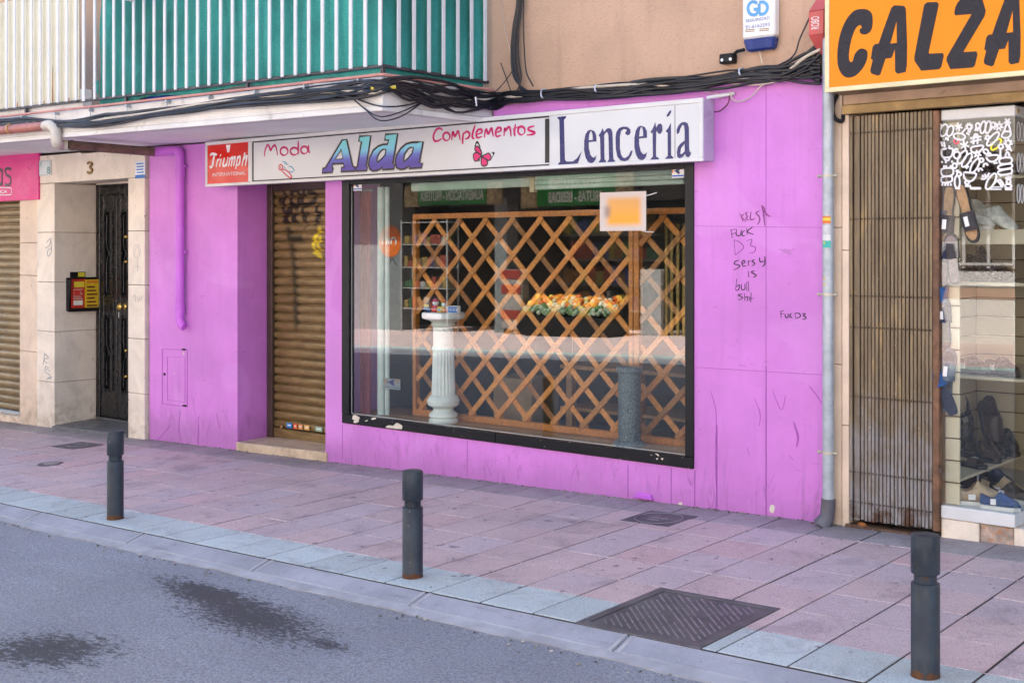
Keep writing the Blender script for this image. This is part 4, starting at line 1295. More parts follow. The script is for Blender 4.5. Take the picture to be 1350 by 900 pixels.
def iron():
    k = NT('cast iron')
    p = k.world()
    c = k.mix(k.ramp(k.noise(6, 5, src=p), .3, .7), (.075, .068, .070), (.125, .115, .115))
    c = k.mix(k.ramp(k.noise(50, 4, .7, src=p), .6, .7, 0, .5), c, (.24, .21, .21))
    k.base(c); k.rough(.6); k.b.inputs['Metallic'].default_value = .1
    k.bump(k.noise(120, 3, src=p), .3, .003)
    return k.m
M_iron = iron()
M_ironhi = mat('worn iron ribs', (.22, .20, .21), .4, .25, 10, .1, metal=.3)
mc = thing('manhole_cover', 'large square cast-iron manhole cover with herringbone ribs beside the kerb', 'manhole cover', ((MAN[0] + MAN[1]) / 2, (MAN[2] + MAN[3]) / 2, GZ(.53, -2.1)))
m = MB()
x0, x1, y0, y1 = MAN
fw = .045
for (a, b, c, d) in ((x0, x1, y0, y0 + fw), (x0, x1, y1 - fw, y1), (x0, x0 + fw, y0 + fw + .001, y1 - fw - .001), (x1 - fw, x1, y0 + fw + .001, y1 - fw - .001)):
    m.hexa(gz4(a, b, c, d, -.05) + gz4(a, b, c, d, .0015), .002)
m.build('frame', M_iron, mc)
m = MB()
m.hexa(gz4(x0 + fw + .004, x1 - fw - .004, y0 + fw + .004, y1 - fw - .004, -.04) + gz4(x0 + fw + .004, x1 - fw - .004, y0 + fw + .004, y1 - fw - .004, -.003), .002)
m.build('cover', M_iron, mc)
m = MB()
random.seed(12)
ix0, ix1, iy0, iy1 = x0 + fw + .02, x1 - fw - .02, y0 + fw + .02, y1 - fw - .02
c = ix0 + iy0 + .02
row = 0
while c < ix1 + iy1 - .02:
    # one diagonal line x + y = c clipped to the cover and broken into ribs
    a0_, b0_ = max(ix0, c - iy1), min(ix1, c - iy0)
    u = a0_ + .018 * (row % 3)
    while u < b0_ - .02:
        v = min(u + random.uniform(.09, .17), b0_)
        mx_, my_ = (u + v) / 2, c - (u + v) / 2
        n_ = Vector((.0028, .0028, 0))
        if not (abs(my_ - (iy0 + iy1) / 2) < .05 and abs(mx_ - (ix0 + ix1) / 2) < .12):
            q = [Vector((u, c - u, 0)) - n_, Vector((v, c - v, 0)) - n_, Vector((v, c - v, 0)) + n_, Vector((u, c - u, 0)) + n_]
            m.hexa([(w_.x, w_.y, GZ(w_.x, w_.y) - .004) for w_ in q] + [(w_.x, w_.y, GZ(w_.x, w_.y) + .001) for w_ in q], .0008)
        u = v + .012
    c += .042
    row += 1
m.build('ribs', M_ironhi, mc)
t = thing('manhole_cover', 'small square metal access cover in the pavement close to the purple wall', 'manhole cover', (-.65, -.42, GZ(-.65, -.42)))
m = MB(); m.hexa(gz4(-.845, -.495, -.595, -.245, -.02) + gz4(-.845, -.495, -.595, -.245, .003), .002); m.build('cover', M_iron, t)
m = MB()
for rr in (.15,): m.tube([(-.67 + rr * math.cos(a * .2), -.42 + rr * math.sin(a * .2), GZ(-.67 + rr * math.cos(a * .2), -.42 + rr * math.sin(a * .2)) + .003) for a in range(32)], .0035, 6, closed=True)
for (a, b) in (((-.74, -.42), (-.60, -.42)), ((-.70, -.36), (-.70, -.46)), ((-.63, -.45), (-.63, -.38)), ((-.72, -.48), (-.63, -.48))):
    m.tube([(a[0], a[1], GZ(*a) + .003), (b[0], b[1], GZ(*b) + .003)], .003, 6)
m.build('relief', M_ironhi, t)
t = thing('manhole_cover', 'flat rectangular access cover in front of the stone doorway', 'manhole cover', (-7.0, -.6, GZ(-7, -.6)))
m = MB(); m.hexa(gz4(-7.2, -6.82, -.76, -.44, -.02) + gz4(-7.2, -6.82, -.76, -.44, .003), .002); m.build('cover', M_iron, t)
m = MB(); m.tube([(-7.01 + .09 * math.cos(a * .4), -.6 + .09 * math.sin(a * .4), GZ(-7.01, -.6) + .003) for a in range(16)], .004, 6, closed=True); m.build('relief', M_ironhi, t)
t = thing('manhole_cover', 'small round valve cover in the pavement at the far left', 'manhole cover', (-6.23, -1.31, GZ(-6.23, -1.31)))
m = MB(); m.lathe([(.115, -.02), (.115, .002), (.10, .004)], (-6.23, -1.31, GZ(-6.23, -1.31)), 24); m.build('cover', M_iron, t)
m = MB(); m.lathe([(.07, .004), (.068, .007), (.03, .007)], (-6.23, -1.31, GZ(-6.23, -1.31)), 20); m.build('relief', M_ironhi, t)
# ------------------------------------------------------------------ stone doorway of the apartment building
por = thing('stone_doorway', 'cream marble doorway with a black panelled double door between the pink sign and the purple wall', 'doorway', (-7.7, .2, -.2))
XP = P(173, 400, 0).x; XD = P(75, 400, 0).x; XM = P(52, 400, 0).x; XE = P(28, 400, 0).x
DY = .469
def jz(py, px=60): return P(px, py, 0).z
joints = [-.55, jz(502), jz(436), jz(371.5), jz(306.5), jz(242.5)]
def course(mm, x0, x1, y0, y1, zs, gap=.004):
    for a, b in zip(zs, zs[1:]): mm.box(x0, x1, y0, y1, a + gap / 2, b - gap / 2, .004)
m = MB()
course(m, XP, XL - .03, -.035, .40, joints)
m.build('pilaster', M_stone, por)
m = MB()
course(m, XM + .002, XD, -.03, DY - .012, joints)
m.build('pilaster', M_stone, por)
m = MB()
course(m, XE, XM - .002, -.018, .4, [-.55, jz(463, 40), jz(363, 40), jz(320, 40), 2.64])
m.build('cladding', M_stone2, por)
m = MB()
zl = jz(242.5)
for a, b in ((XM + .002, -7.9), (-7.898, XL - .03)):
    m.box(a, b, -.032, .30, zl + .002, 2.565 + zslab(b), .004)
m.build('lintel', M_stone, por)
m = MB(); m.box(XD + .001, XP - .001, .301, DY + .05, zl + .02, 2.56, .002); m.box(XD, XP, DY - .01, DY + .05, zl - .001, zl + .019, 0); m.build('reveal', M_stone, por)
# door of two leaves with long glazed panels behind ironwork
dpx_ = [P(q, 400, DY).x for q in (132.5, 153.5, 154.5)]
lw_ = dpx_[1] - dpx_[0]
xs2 = [dpx_[0], dpx_[1], dpx_[2], dpx_[2] + lw_, dpx_[2] + lw_ + .005, -6.865]
M_door = mat('black door paint', (.008, .008, .009), .3, .25, 9, .08)
M_brass = mat('polished brass', (.70, .45, .12), .25, .1, metal=.9)
m = MB()
m.box(XD + .001, dpx_[0] - .001, DY - .012, DY + .06, -.16, zl, .006); m.box(-6.86, XL + .02, DY - .012, DY + .06, -.16, zl, .006)
m.box(XD + .071, -6.861, DY - .01, DY + .06, zl - .11, zl - .001, .006)
dfr = m.build('door_frame', M_door, por)
m = MB(); m.box(XD + .004, -6.70, DY + .061, DY + .2, -.3, zl, 0); m.build('hall_backing', M_black, por)
def leaf(x0, x1):
    d = MB()
    zb, zt_ = -.135, zl - .115
    rails = [zb, zb + .28, (zb + zt_) / 2 - .10, (zb + zt_) / 2 + .10, zt_ - .16, zt_]
    sw = .06
    d.box(x0, x0 + sw, DY, DY + .045, zb, zt_, .005); d.box(x1 - sw, x1, DY, DY + .045, zb, zt_, .005)
    for a, b in ((0, 1), (2, 3), (4, 5)): d.box(x0 + sw + .0005, x1 - sw - .0005, DY + .002, DY + .043, rails[a], rails[b], .004)
    o = d.build('door', M_door, por)
    g = MB()
    for a, b in ((1, 2), (3, 4)):
        # moulding and iron scroll
        za_, zb_ = rails[a], rails[b]
        xa, xb = x0 + sw, x1 - sw
        g.ribbon([Vector((xa + .014, DY + .004, za_ + .014)), Vector((xb - .014, DY + .004, za_ + .014)), Vector((xb - .014, DY + .004, zb_ - .014)), Vector((xa + .014, DY + .004, zb_ - .014))], .026, .014, closed=True)
        xm, zm = (xa + xb) / 2, (za_ + zb_) / 2
        for s in (-1, 1):
            g.tube(smooth([(xm + s * .05, DY + .012, za_ + .05), (xm + s * .05, DY + .012, zm - .1), (xm + s * .008, DY + .012, zm), (xm + s * .05, DY + .012, zm + .1), (xm + s * .05, DY + .012, zb_ - .05)], 6), .0045, 6)
    g.build('moulding', mat('satin black iron', (.016, .016, .018), .3, .2, 9, .03), o)
    g = MB(); g.box(x0 + sw, x1 - sw, DY + .024, DY + .028, zb + .1, zt_ - .05); g.build('pane', mat('dark door glass', (.008, .009, .010), .06, .1, bump=0, spec=.8), o)
    return o
leaf(xs2[0], xs2[1]); lf2 = leaf(xs2[2], xs2[3]); leaf(xs2[4], xs2[5])
m = MB()
for q, big in (((166, 404), 1), ((168, 312), 0), ((168, 345), 0), ((168, 462), 0), ((168, 496), 0)):
    a = P(*q, DY)
    if big:
        m.lathe([(.03, 0), (.03, .006), (.013, .02), (.013, .04), (.032, .055), (.034, .07), (.02, .085)], (a.x - .01, DY - .002, a.z), 16, axis=Matrix.Rotation(R(90), 3, 'X'))
    else: m.lathe([(.014, 0), (.014, .006), (.010, .014), (.015, .024), (.008, .03)], (a.x, DY - .001, a.z), 12, axis=Matrix.Rotation(R(90), 3, 'X'))
m.build('handle', M_brass, lf2)
m = MB(); a = P(157, 415, DY); m.box(a.x - .008, a.x + .008, DY - .006, DY, a.z - .03, a.z + .03, .002); m.build('lock_plate', M_galv, lf2)
m = MB()
m.hexa([(XD + .001, -.06, -.5), (XP - .001, -.06, -.5), (XP - .001, DY - .013, -.5), (XD + .001, DY - .013, -.5), (XD + .001, -.06, GZ(XD, 0) + .028), (XP - .001, -.06, GZ(XP, 0) + .030), (XP - .001, DY - .013, -.150), (XD + .001, DY - .013, -.166)], .006)
m.box(XD + .001, -6.75, DY - .0125, DY + .06, -.5, -.150)
m.build('threshold', mat('dark stone slab', (.13, .125, .125), .5, .2, 8, .15), por)
# grey pen tags on the marble
m = MB()
t1 = lambda x, y: P(x / 5, 440 + y / 5, -.031)
def tg(lines, f, wd=.006):
    for l in lines: m.ribbon(smooth([f(*p) for p in l], 4), wd, .001)
tg([[(295, 130), (285, 200)], [(292, 128), (320, 155), (290, 170), (312, 195)], [(322, 225), (300, 215), (300, 250), (328, 270), (325, 290), (310, 298)], [(305, 230), (330, 245)], [(312, 290), (345, 285)], [(330, 278), (332, 300)]], t1, .0075)
t2 = lambda x, y: P(x / 3.91, 180 + y / 3.91, -.031)
tg([[(240, 545), (262, 525), (255, 560), (235, 575)], [(262, 530), (265, 590), (250, 618), (245, 590), (265, 575)]], t2, .007)
m.build('graffiti', mat('grey marker', (.28, .30, .34), .6, bump=0), por)
m = MB()
t3 = lambda x, y: P(x / 3.91, 180 + y / 3.91, -.036)
tg([ell(706, 590, 18, 34, 12), [(690, 612), (708, 565), (720, 612)], [(708, 630), (710, 695)], [(692, 670), (720, 670)]], t3, .004)
tg([[(685, 830), (695, 815), (700, 850)], [(705, 825), (715, 850), (722, 820)], [(725, 845), (735, 820)]], t3, .005)
m.build('graffiti', mat('pale pencil', (.42, .40, .42), .6, bump=0), por)
# leaflet holder in the doorway (on the left jamb, facing right)
XJ = XD + .002
lb = thing('leaflet_holder', 'black wall tray with bright advertising leaflets on the left side of the doorway', 'leaflet holder', PX(110, 385, XJ))
def J(px, py, d=0): return PX(px, py, XJ + d)
q = [J(87, 366), J(129, 364.5), J(129, 408), J(87, 410)]
ya, yb_ = q[0].y, q[1].y; z0_, z1_ = q[3].z, q[0].z
m = MB()
m.box(XJ - .001, XJ + .02, ya, yb_, z0_, z1_, .003)
m.hexa([(XJ + .02, ya, z0_), (XJ + .05, ya, z0_), (XJ + .05, ya + .006, z0_), (XJ + .02, ya + .006, z0_), (XJ + .02, ya, z1_ - .02), (XJ + .10, ya, z1_ - .02), (XJ + .10, ya + .006, z1_ - .02), (XJ + .02, ya + .006, z1_ - .02)], 0)
m.box(XJ + .0205, XJ + .06, yb_ - .006, yb_, z0_, z1_ - .02, .001)
m.box(XJ + .052, XJ + .056, ya + .0065, yb_ - .0065, z0_, z0_ + .03, .001)
m.box(XJ + .02, XJ + .06, ya + .001, yb_, z0_ - .008, z0_ + .004, .002)
m.build('tray', M_black, lb)
m = MB()
dy_ = yb_ - ya
random.seed(3)
cols = [(.55, .04, .02, 1), (.75, .5, .02, 1), (.7, .25, .02, 1), (.8, .65, .05, 1)]
def lq(u0, u1, v0, v1, d, t):
    y0_, y1_ = ya + .03 + (dy_ - .04) * u0, ya + .03 + (dy_ - .04) * u1
    zz0, zz1 = z0_ + .01 + (z1_ - z0_ - .02) * v0, z0_ + .01 + (z1_ - z0_ - .02) * v1
    m.box(XJ + .045 + d, XJ + .0475 + d, y0_, y1_, zz0, zz1, 0, t)
lq(0, .5, 0, .98, 0, cols[0]); lq(.48, 1, 0, .96, .001, cols[1]); lq(.1, .45, .72, .9, .004, cols[3]); lq(.08, .4, .15, .3, .004, (.8, .8, .7, 1))
for i in range(7): lq(.08, .40 - .04 * (i % 3), .34 + .05 * i, .36 + .05 * i, .004, (.75, .6, .5, 1))
for i in range(6): lq(.55, .92 - .05 * (i % 3), .1 + .12 * i, .15 + .12 * i, .005, (.12, .02, .02, 1))
lq(.55, .95, .84, .93, .005, cols[2]); lq(.1, .3, .45, .62, .006, (.65, .05, .04, 1))
m.build('leaflet', mat('leaflet print', (.95, .95, .95), .4, .05, bump=0, tinted=True), lb)
m = MB(); q2 = [J(92, 361), J(112, 372)]; m.box(XJ, XJ + .012, q2[0].y, q2[1].y, z1_ + .001, q2[0].z + .02, .002); m.build('header', M_black, lb)
m = MB(); m.box(XJ + .0125, XJ + .014, (q2[0].y + q2[1].y) / 2, q2[1].y - .01, z1_ + .008, q2[0].z + .014, 0); m.build('header_print', mat('yellow print', (.75, .65, .04), .4, bump=0), lb)
# house number, street number plate, notice
t = thing('house_number', 'brass figure 3 fixed above the black double door', 'house number', P(119, 222, -.033))
a, b = P(115.3, 229.5, -.034), P(122.5, 213, -.034)
cxn, h = (a.x + b.x) / 2, b.z - a.z
m = MB()
num = smooth([(a.x + .005, -.034, a.z + .86 * h), (cxn, -.034, b.z - .006), (b.x - .005, -.034, a.z + .78 * h), (cxn + .004, -.034, a.z + .55 * h), (b.x - .003, -.034, a.z + .28 * h), (cxn, -.034, a.z + .006), (a.x + .004, -.034, a.z + .16 * h)], 6)
m.ribbon(num, .022, .010); m.build('figure', mat('brass number', (.22, .12, .03), .35, .15, metal=.6), t)
t = thing('number_plate', 'small white street number plate beside the pink sign', 'plate', P(60, 223, -.033))
a, b = P(52.5, 232, -.0332), P(68, 211, -.0332)
m = MB(); m.box(a.x, b.x, -.044, -.0325, a.z, b.z, .002); m.build('plate', mat('enamel plate', (.62, .68, .68), .3, .05, bump=0), t)
m = MB(); m.ribbon([Vector((a.x + .008, -.0445, a.z + .008)), Vector((b.x - .008, -.0445, a.z + .008)), Vector((b.x - .008, -.0445, b.z - .008)), Vector((a.x + .008, -.0445, b.z - .008))], .006, .0015, closed=True); m.build('border', mat('plate grey', (.35, .42, .42), .4, bump=0), t)
m = MB(); text(m, '8', P(62, 229, -.0445).x, P(66, 229, -.0445).x, P(62, 229, -.0445).z, P(62, 220, -.0445).z, -.0445, .0015); text(m, "N", P(53.2, 218, -.0445).x, P(55, 218, -.0445).x, P(53, 219, -.0445).z, P(53, 214, -.0445).z, -.0445, .0015); m.build('lettering', mat('plate green', (.02, .22, .16), .4, bump=0), t)
t = thing('notice_sticker', 'small white and blue notice stuck on the marble beside the purple wall', 'sticker', P(185, 223, -.036))
a, b = P(178.5, 235.5, -.0355), P(191.5, 212, -.0355)
m = MB(); m.box(a.x, b.x, -.0372, -.0352, a.z, b.z); m.build('sheet', mat('notice white', (.74, .78, .82), .4, bump=0), t)
m = MB(); m.box(a.x, b.x, -.0385, -.0373, a.z, a.z + (b.z - a.z) * .2)
for i in range(5): m.box(a.x + .02 + .006 * (i % 2), b.x - .02 - .008 * ((i + 1) % 2), -.0384, -.0373, b.z - .03 - .028 * i, b.z - .018 - .028 * i)
m.build('print', mat('notice blue', (.02, .16, .48), .4, bump=0), t)

# ------------------------------------------------------------------ shop at the far left
ls = thing('neighbour_shop', 'closed shop with a bronze roller shutter at the far left', 'shop', (-10.5, .2, -.2))
m = MB(); m.box(-14, -12.6, -.016, .4, -.6, 2.68, .004); m.build('wall', M_stone2, ls)
m = MB(); m.box(-12.6, XE, .20, .40, 2.18, 2.64); m.build('lintel', M_stone2, ls)
sh = shutter(-12.6, XE - .001, GZ(-10.5, 0) + .13, 2.3, .13, .083).build('roller_shutter', mat('olive bronze shutter', (.27, .19, .09), .4, .18, 5, .08, metal=.3, dirt=.3), ls)
m = MB(); m.box(-12.6, XE - .001, .10, .15, GZ(-10.5, 0) + .05, GZ(-10.5, 0) + .128, .004); m.box(-12.6, XE - .001, .09, .14, GZ(-10.5, 0) + .0, GZ(-10.5, 0) + .045, .003); m.build('bottom_rail', M_galv, sh)
m = MB(); m.hexa([(-12.6, -.01, -.7), (XE - .001, -.01, -.7), (XE - .001, .5, -.7), (-12.6, .5, -.7), (-12.6, -.01, GZ(-12.6, 0) + .09), (XE - .001, -.01, GZ(XE, 0) + .07), (XE - .001, .5, GZ(XE, 0) + .075), (-12.6, .5, GZ(-12.6, 0) + .095)], .006); m.build('doorstep', M_stone2, ls)
ps = thing('pink_sign', 'bright magenta shop sign with dark lettering above the far-left shutter', 'sign', (-10.5, -.05, 2.2))
xr_ = P(50.5, 230, -.05).x
zt_, zb_ = P(50, 201, -.05).z, P(50, 263, -.05).z
m = MB(); m.box(-12.5, xr_, -.05, -.019, zb_, zt_, .003); m.build('board', mat('magenta board', (.70, .012, .22), .35, .05, 2, .02), ps)
m = MB()
pk = lambda x, y: P(x / 6.92, 190 + y / 6.92, -.0505)
for l in ([(103, 230), (65, 222), (46, 245), (60, 280), (90, 300), (100, 335), (90, 368), (45, 375)], [(20, 228), (20, 378)], [(20, 245), (-10, 225), (-40, 255), (-45, 320), (-25, 370), (0, 372), (18, 350)]):
    m.ribbon(smooth([pk(*p) for p in l], 5), .030, .0015)
m.build('lettering', mat('charcoal vinyl', (.045, .03, .045), .4, bump=0), ps)
m = MB()
m.ribbon(smooth([pk(*p) for p in [(-200, 398), (-60, 398), (80, 398), (103, 412), (103, 448), (85, 463), (-60, 463), (-200, 463)]], 4), .010, .0015)
a, b = pk(-2, 450), pk(66, 415)
text(m, 'ICA', a.x + .0, b.x, a.z, b.z, -.0505, .0015, 0, .02)
m.build('lettering', M_wtext, ps)

# ------------------------------------------------------------------ balconies
RY = SY + .03                                       # railing line
M_bar = mat('white railing bar', (.62, .63, .65), .38, .04, 6, .03, dirt=.35, dcol=(.32, .13, .04), dthr=.72)
M_railbk = mat('dark rail', (.035, .035, .045), .45, .3, 7, .1)
def fabric(name, col):
    k = NT(name)
    p = k.world()
    c = k.mix(k.ramp(k.noise(1.6, 5, .6, src=k.mapv(p, (1, 1, .5))), .3, .7), tuple(x * .6 for x in col), tuple(min(1, x * 1.3 + .02) for x in col))
    c = k.mix(k.ramp(k.noise(1, 5, .6, src=k.mapv(p, (5, 5, 2.2), rot=(0, .8, 0)), dist=1.), .55, .66, 0, .35), c, tuple(min(1, x * 1.5 + .05) for x in col))  # paler diagonal bands paint the light on folds into the cloth colour
    c = k.mix(k.ramp(k.noise(1, 3, src=k.mapv(p, (30, 30, 260))), .4, .6, 0, .35), c, tuple(x * .6 for x in col))
    k.base(c); k.rough(.85)
    k.bump(k.noise(1, 3, src=k.mapv(p, (50, 50, 300))), .2, .004)
    tl = k.n('ShaderNodeBsdfTranslucent')
    k.lk(c, tl.inputs[0])
    mx = k.n('ShaderNodeMixShader')
    mx.inputs[0].default_value = .12
    k.lk(k.b.outputs[0], mx.inputs[1]); k.lk(tl.outputs[0], mx.inputs[2]); k.lk(mx.outputs[0], k.out.inputs[0])
    return k.m
M_green = fabric('green screen cloth', (.03, .30, .255))
zr = P(504, 86, RY).z                              # bottom rail of the green balcony
def zrail(x): return zr + .006 + zslab(x)
ZTOP = 3.95
def rail_hex(mm, x0, x1, dz0, dz1, y0, y1):
    mm.hexa([(x0, y0, zrail(x0) + dz0), (x1, y0, zrail(x1) + dz0), (x1, y1, zrail(x1) + dz0), (x0, y1, zrail(x0) + dz0),
             (x0, y0, zrail(x0) + dz1), (x1, y0, zrail(x1) + dz1), (x1, y1, zrail(x1) + dz1), (x0, y1, zrail(x0) + dz1)], .002)
gx0, gx1 = P(127.6, 100, RY).x, SX - .03
bal = thing('balcony_railing', 'white barred balcony railing backed with green cloth, above the white shop sign', 'railing', ((gx0 + gx1) / 2, RY, zr - .06))
# rails
xg0 = P(113, 100, RY).x
m = MB()
rail_hex(m, xg0 - .12, gx1 + .02, -.022, 0, RY - .012, RY + .018)
rail_hex(m, xg0 - .12, gx1 + .02, ZTOP - zr, ZTOP - zr + .03, RY - .015, RY + .02)
for yy0, yy1, d0, d1 in ((RY + .0185, -.01, -.024, -.002), (RY + .0205, -.01, ZTOP - zr, ZTOP - zr + .03)):
    m.box(gx1 - .01, gx1 + .02, yy0, yy1, zrail(gx1) + d0, zrail(gx1) + d1, .002)
m.build('rail', M_railbk, bal)
for xx in (P(166, 120, RY).x, P(326, 100, RY).x, gx1):
    m = MB(); m.box(xx - .014, xx + .014, RY - .009, RY + .017, 2.8 + zslab(xx) - .01, zrail(xx) - .0225, .002); m.build('foot', M_railbk, bal)
n = 24
xsb = [xg0] + [gx0 + (gx1 - gx0) * i / n for i in range(n + 1)]
bm0 = None
for i, xx in enumerate(xsb):
    m = MB()
    wv = .016 if i else .021
    m.box(xx - wv, xx + wv, RY - .0265, RY - .0125, zrail(xx) - .012 if i else zrail(xx) - .02, ZTOP + .02, .003)
    m.build('bar', M_bar, bal)
sidepx = [524.8, 544.8, 564.5, 583.7, 602.6, 620.7, 638.6]
for q in sidepx:
    yy = PX(q, 100, gx1 + .02).y
    m = MB(); m.box(gx1 + .0205, gx1 + .034, yy - .016, yy + .016, zrail(gx1) - .012, ZTOP + .02, .003)
    m.build('bar', M_bar, bal)
def cloth(name, pts2d, zlo, zhi, mt, parent, off, amp=.008, th=.004):
    """hanging cloth that follows a plan line, gently rippled"""
    mm = MB()
    nz = 14
    rows = []
    for side in (0, 1):
        g = []
        for j in range(nz + 1):
            row = []
            for i, (x, y, nx_, ny_) in enumerate(pts2d):
                f = j / nz
                zl_, zh_ = zlo(i), zhi(i)
                z = zl_ + (zh_ - zl_) * f
                o = off - amp * (1.2 + math.sin(i * .9 + f * 2) + .8 * math.sin(i * .37 + f * 9) + .5 * math.sin(i * 1.7 - f * 13)) - side * th
                row.append(mm.bm.verts.new((x + nx_ * o, y + ny_ * o, z)))
            g.append(row)
        rows.append(g)
    for s, g in enumerate(rows):
        for j in range(nz):
            for i in range(len(pts2d) - 1):
                q = (g[j][i], g[j][i + 1], g[j + 1][i + 1], g[j + 1][i])
                f = mm.bm.faces.new(q if s == 0 else q[::-1]); f.smooth = True
    mm._set([f for f in mm.bm.faces], True)
    return mm.build(name, mt, parent)
plan = [(gx0 - .01 + (gx1 - .03 - gx0) * i / 60, RY + .024, 0, -1) for i in range(61)]
random.seed(5)
cloth('screen_cloth', plan, lambda i: zrail(plan[i][0]) - .044 - .012 * math.sin(i * .33) - .045 * math.exp(-((i - 6) / 3.) ** 2) - .03 * math.exp(-((i - 56) / 4.) ** 2), lambda i: ZTOP, M_green, bal, 0)
plan2 = [(gx1 - .012, RY + .03 + (-.03 - RY - .03) * i / 24, 1, 0) for i in range(25)]
cloth('screen_cloth', plan2, lambda i: zrail(gx1) - .075 + .01 * math.sin(i * .8), lambda i: ZTOP, M_green, bal, 0, .006)
# torn corner of the cloth at its left end
m = MB()
m.prism([Vector((gx0 - .012, RY + .03, 3.09 + .0)), Vector((gx0 - .012, RY + .03, zrail(gx0) + .02)), Vector((gx0 - .115, RY + .028, zrail(gx0) + .13))], .003)
m.build('cloth_corner', M_green, bal)
# cream balcony
cb = thing('balcony_railing', 'white barred balcony railing backed with cream panels at the top left', 'railing', (-7.3, RY, zr))
xc1 = P(103, 100, RY).x
m = MB()
rail_hex(m, -12, xc1 + .03, -.020, .002, RY - .012, RY + .018); rail_hex(m, -12, xc1 + .03, ZTOP - zr, ZTOP - zr + .03, RY - .015, RY + .02)
m.build('rail', M_railbk, cb)
i = 0
xx = xc1
while xx > -11.5:
    m = MB(); m.box(xx - .018, xx + .018, RY - .0265, RY - .0125, zrail(xx) - .005, ZTOP + .02, .003); m.build('bar', M_bar, cb)
    xx -= .148
m = MB()
xx = xc1 - .02
while xx > -11.6:
    x0_ = xx - .147
    m.hexa([(x0_, RY + .022, zrail(x0_) + .003), (xx, RY + .022, zrail(xx) + .003), (xx, RY + .03, zrail(xx) + .003), (x0_, RY + .03, zrail(x0_) + .003), (x0_, RY + .022, ZTOP), (xx, RY + .022, ZTOP), (xx, RY + .03, ZTOP), (x0_, RY + .03, ZTOP)], .002)
    xx -= .148
m.build('cream_panel', mat('cream sheet', (.74, .70, .52), .45, .04, 3, .04, dirt=.2, dcol=(.4, .33, .2)), cb)
m = MB()
for q, h_ in (((23, 138), .05), ((69.5, 120), .34), ((91, 132), .03), ((58, 137), .03)):
    a = P(*q, RY - .0268)
    m.prism([Vector((a.x - .010, RY - .0266, zrail(a.x) + .0)), Vector((a.x + .010, RY - .0266, zrail(a.x) + .0)), Vector((a.x + .004, RY - .0266, zrail(a.x) + h_)), Vector((a.x - .003, RY - .0266, zrail(a.x) + h_ * .9))], .0006)
m.build('rust_stain', mat('rust', (.30, .10, .02), .9, .3, 30), cb)
for q in (33, ):
    xx = P(34.5, 140, RY).x
    m = MB(); m.box(xx - .015, xx + .015, RY - .01, RY + .016, 2.79 + zslab(xx), zrail(xx) - .0205, .002); m.build('foot', M_railbk, cb)
m = MB(); m.hexa([(-12, RY + .031, 2.795 + zslab(-12)), (xc1 + .02, RY + .031, 2.795 + zslab(xc1)), (xc1 + .02, RY + .12, 2.795 + zslab(xc1)), (-12, RY + .12, 2.795 + zslab(-12)), (-12, RY + .031, zrail(-12) + .1), (xc1 + .02, RY + .031, zrail(xc1) + .1), (xc1 + .02, RY + .12, zrail(xc1) + .1), (-12, RY + .12, zrail(-12) + .1)], .003)
m.build('kick_plate', M_slab, cb)
dv = thing('balcony_divider', 'dark brown dividing screen between the cream and the green balcony', 'screen', (xc1 + .12, -.5, 2.88))
m = MB(); m.box(xc1 + .06, xc1 + .10, RY + .20, .015, 2.80 + zslab(xc1), 3.31, .003); m.box(xc1 + .101, xc1 + .35, RY + .60, RY + .63, 2.80 + zslab(xc1), 3.30, .003); m.build('panel', mat('brown board', (.10, .06, .055), .6, .2), dv)
m = MB(); m.box(xc1 + .055, xc1 + .105, RY + .195, .012, 3.3101, 3.33, .002); m.build('cap', M_darkbrown, dv)
# airer on the balcony front
ar = thing('clothes_airer', 'white folding clothes airer hung outside the green balcony at the top edge', 'airer', P(190, 2, RY - .1))
m = MB()
a, b = P(172, 1, RY - .03), P(207, 8, RY - .25)
m.tube([a, Vector((b.x - .1, RY - .28, a.z - .03))], .011, 8); m.tube([Vector((a.x + .5, RY - .03, a.z)), Vector((b.x + .35, RY - .28, a.z - .03))], .011, 8)
m.build('arm', M_bar, ar)
m = MB()
for i in range(5):
    yy = RY - .05 - .05 * i
    m.tube([Vector((a.x - .02 + .02 * i, yy, a.z + .002 - .006 * i)), Vector((a.x + .56 + .02 * i, yy, a.z + .002 - .006 * i))], .006, 6)
m.build('rod', M_bar, ar)
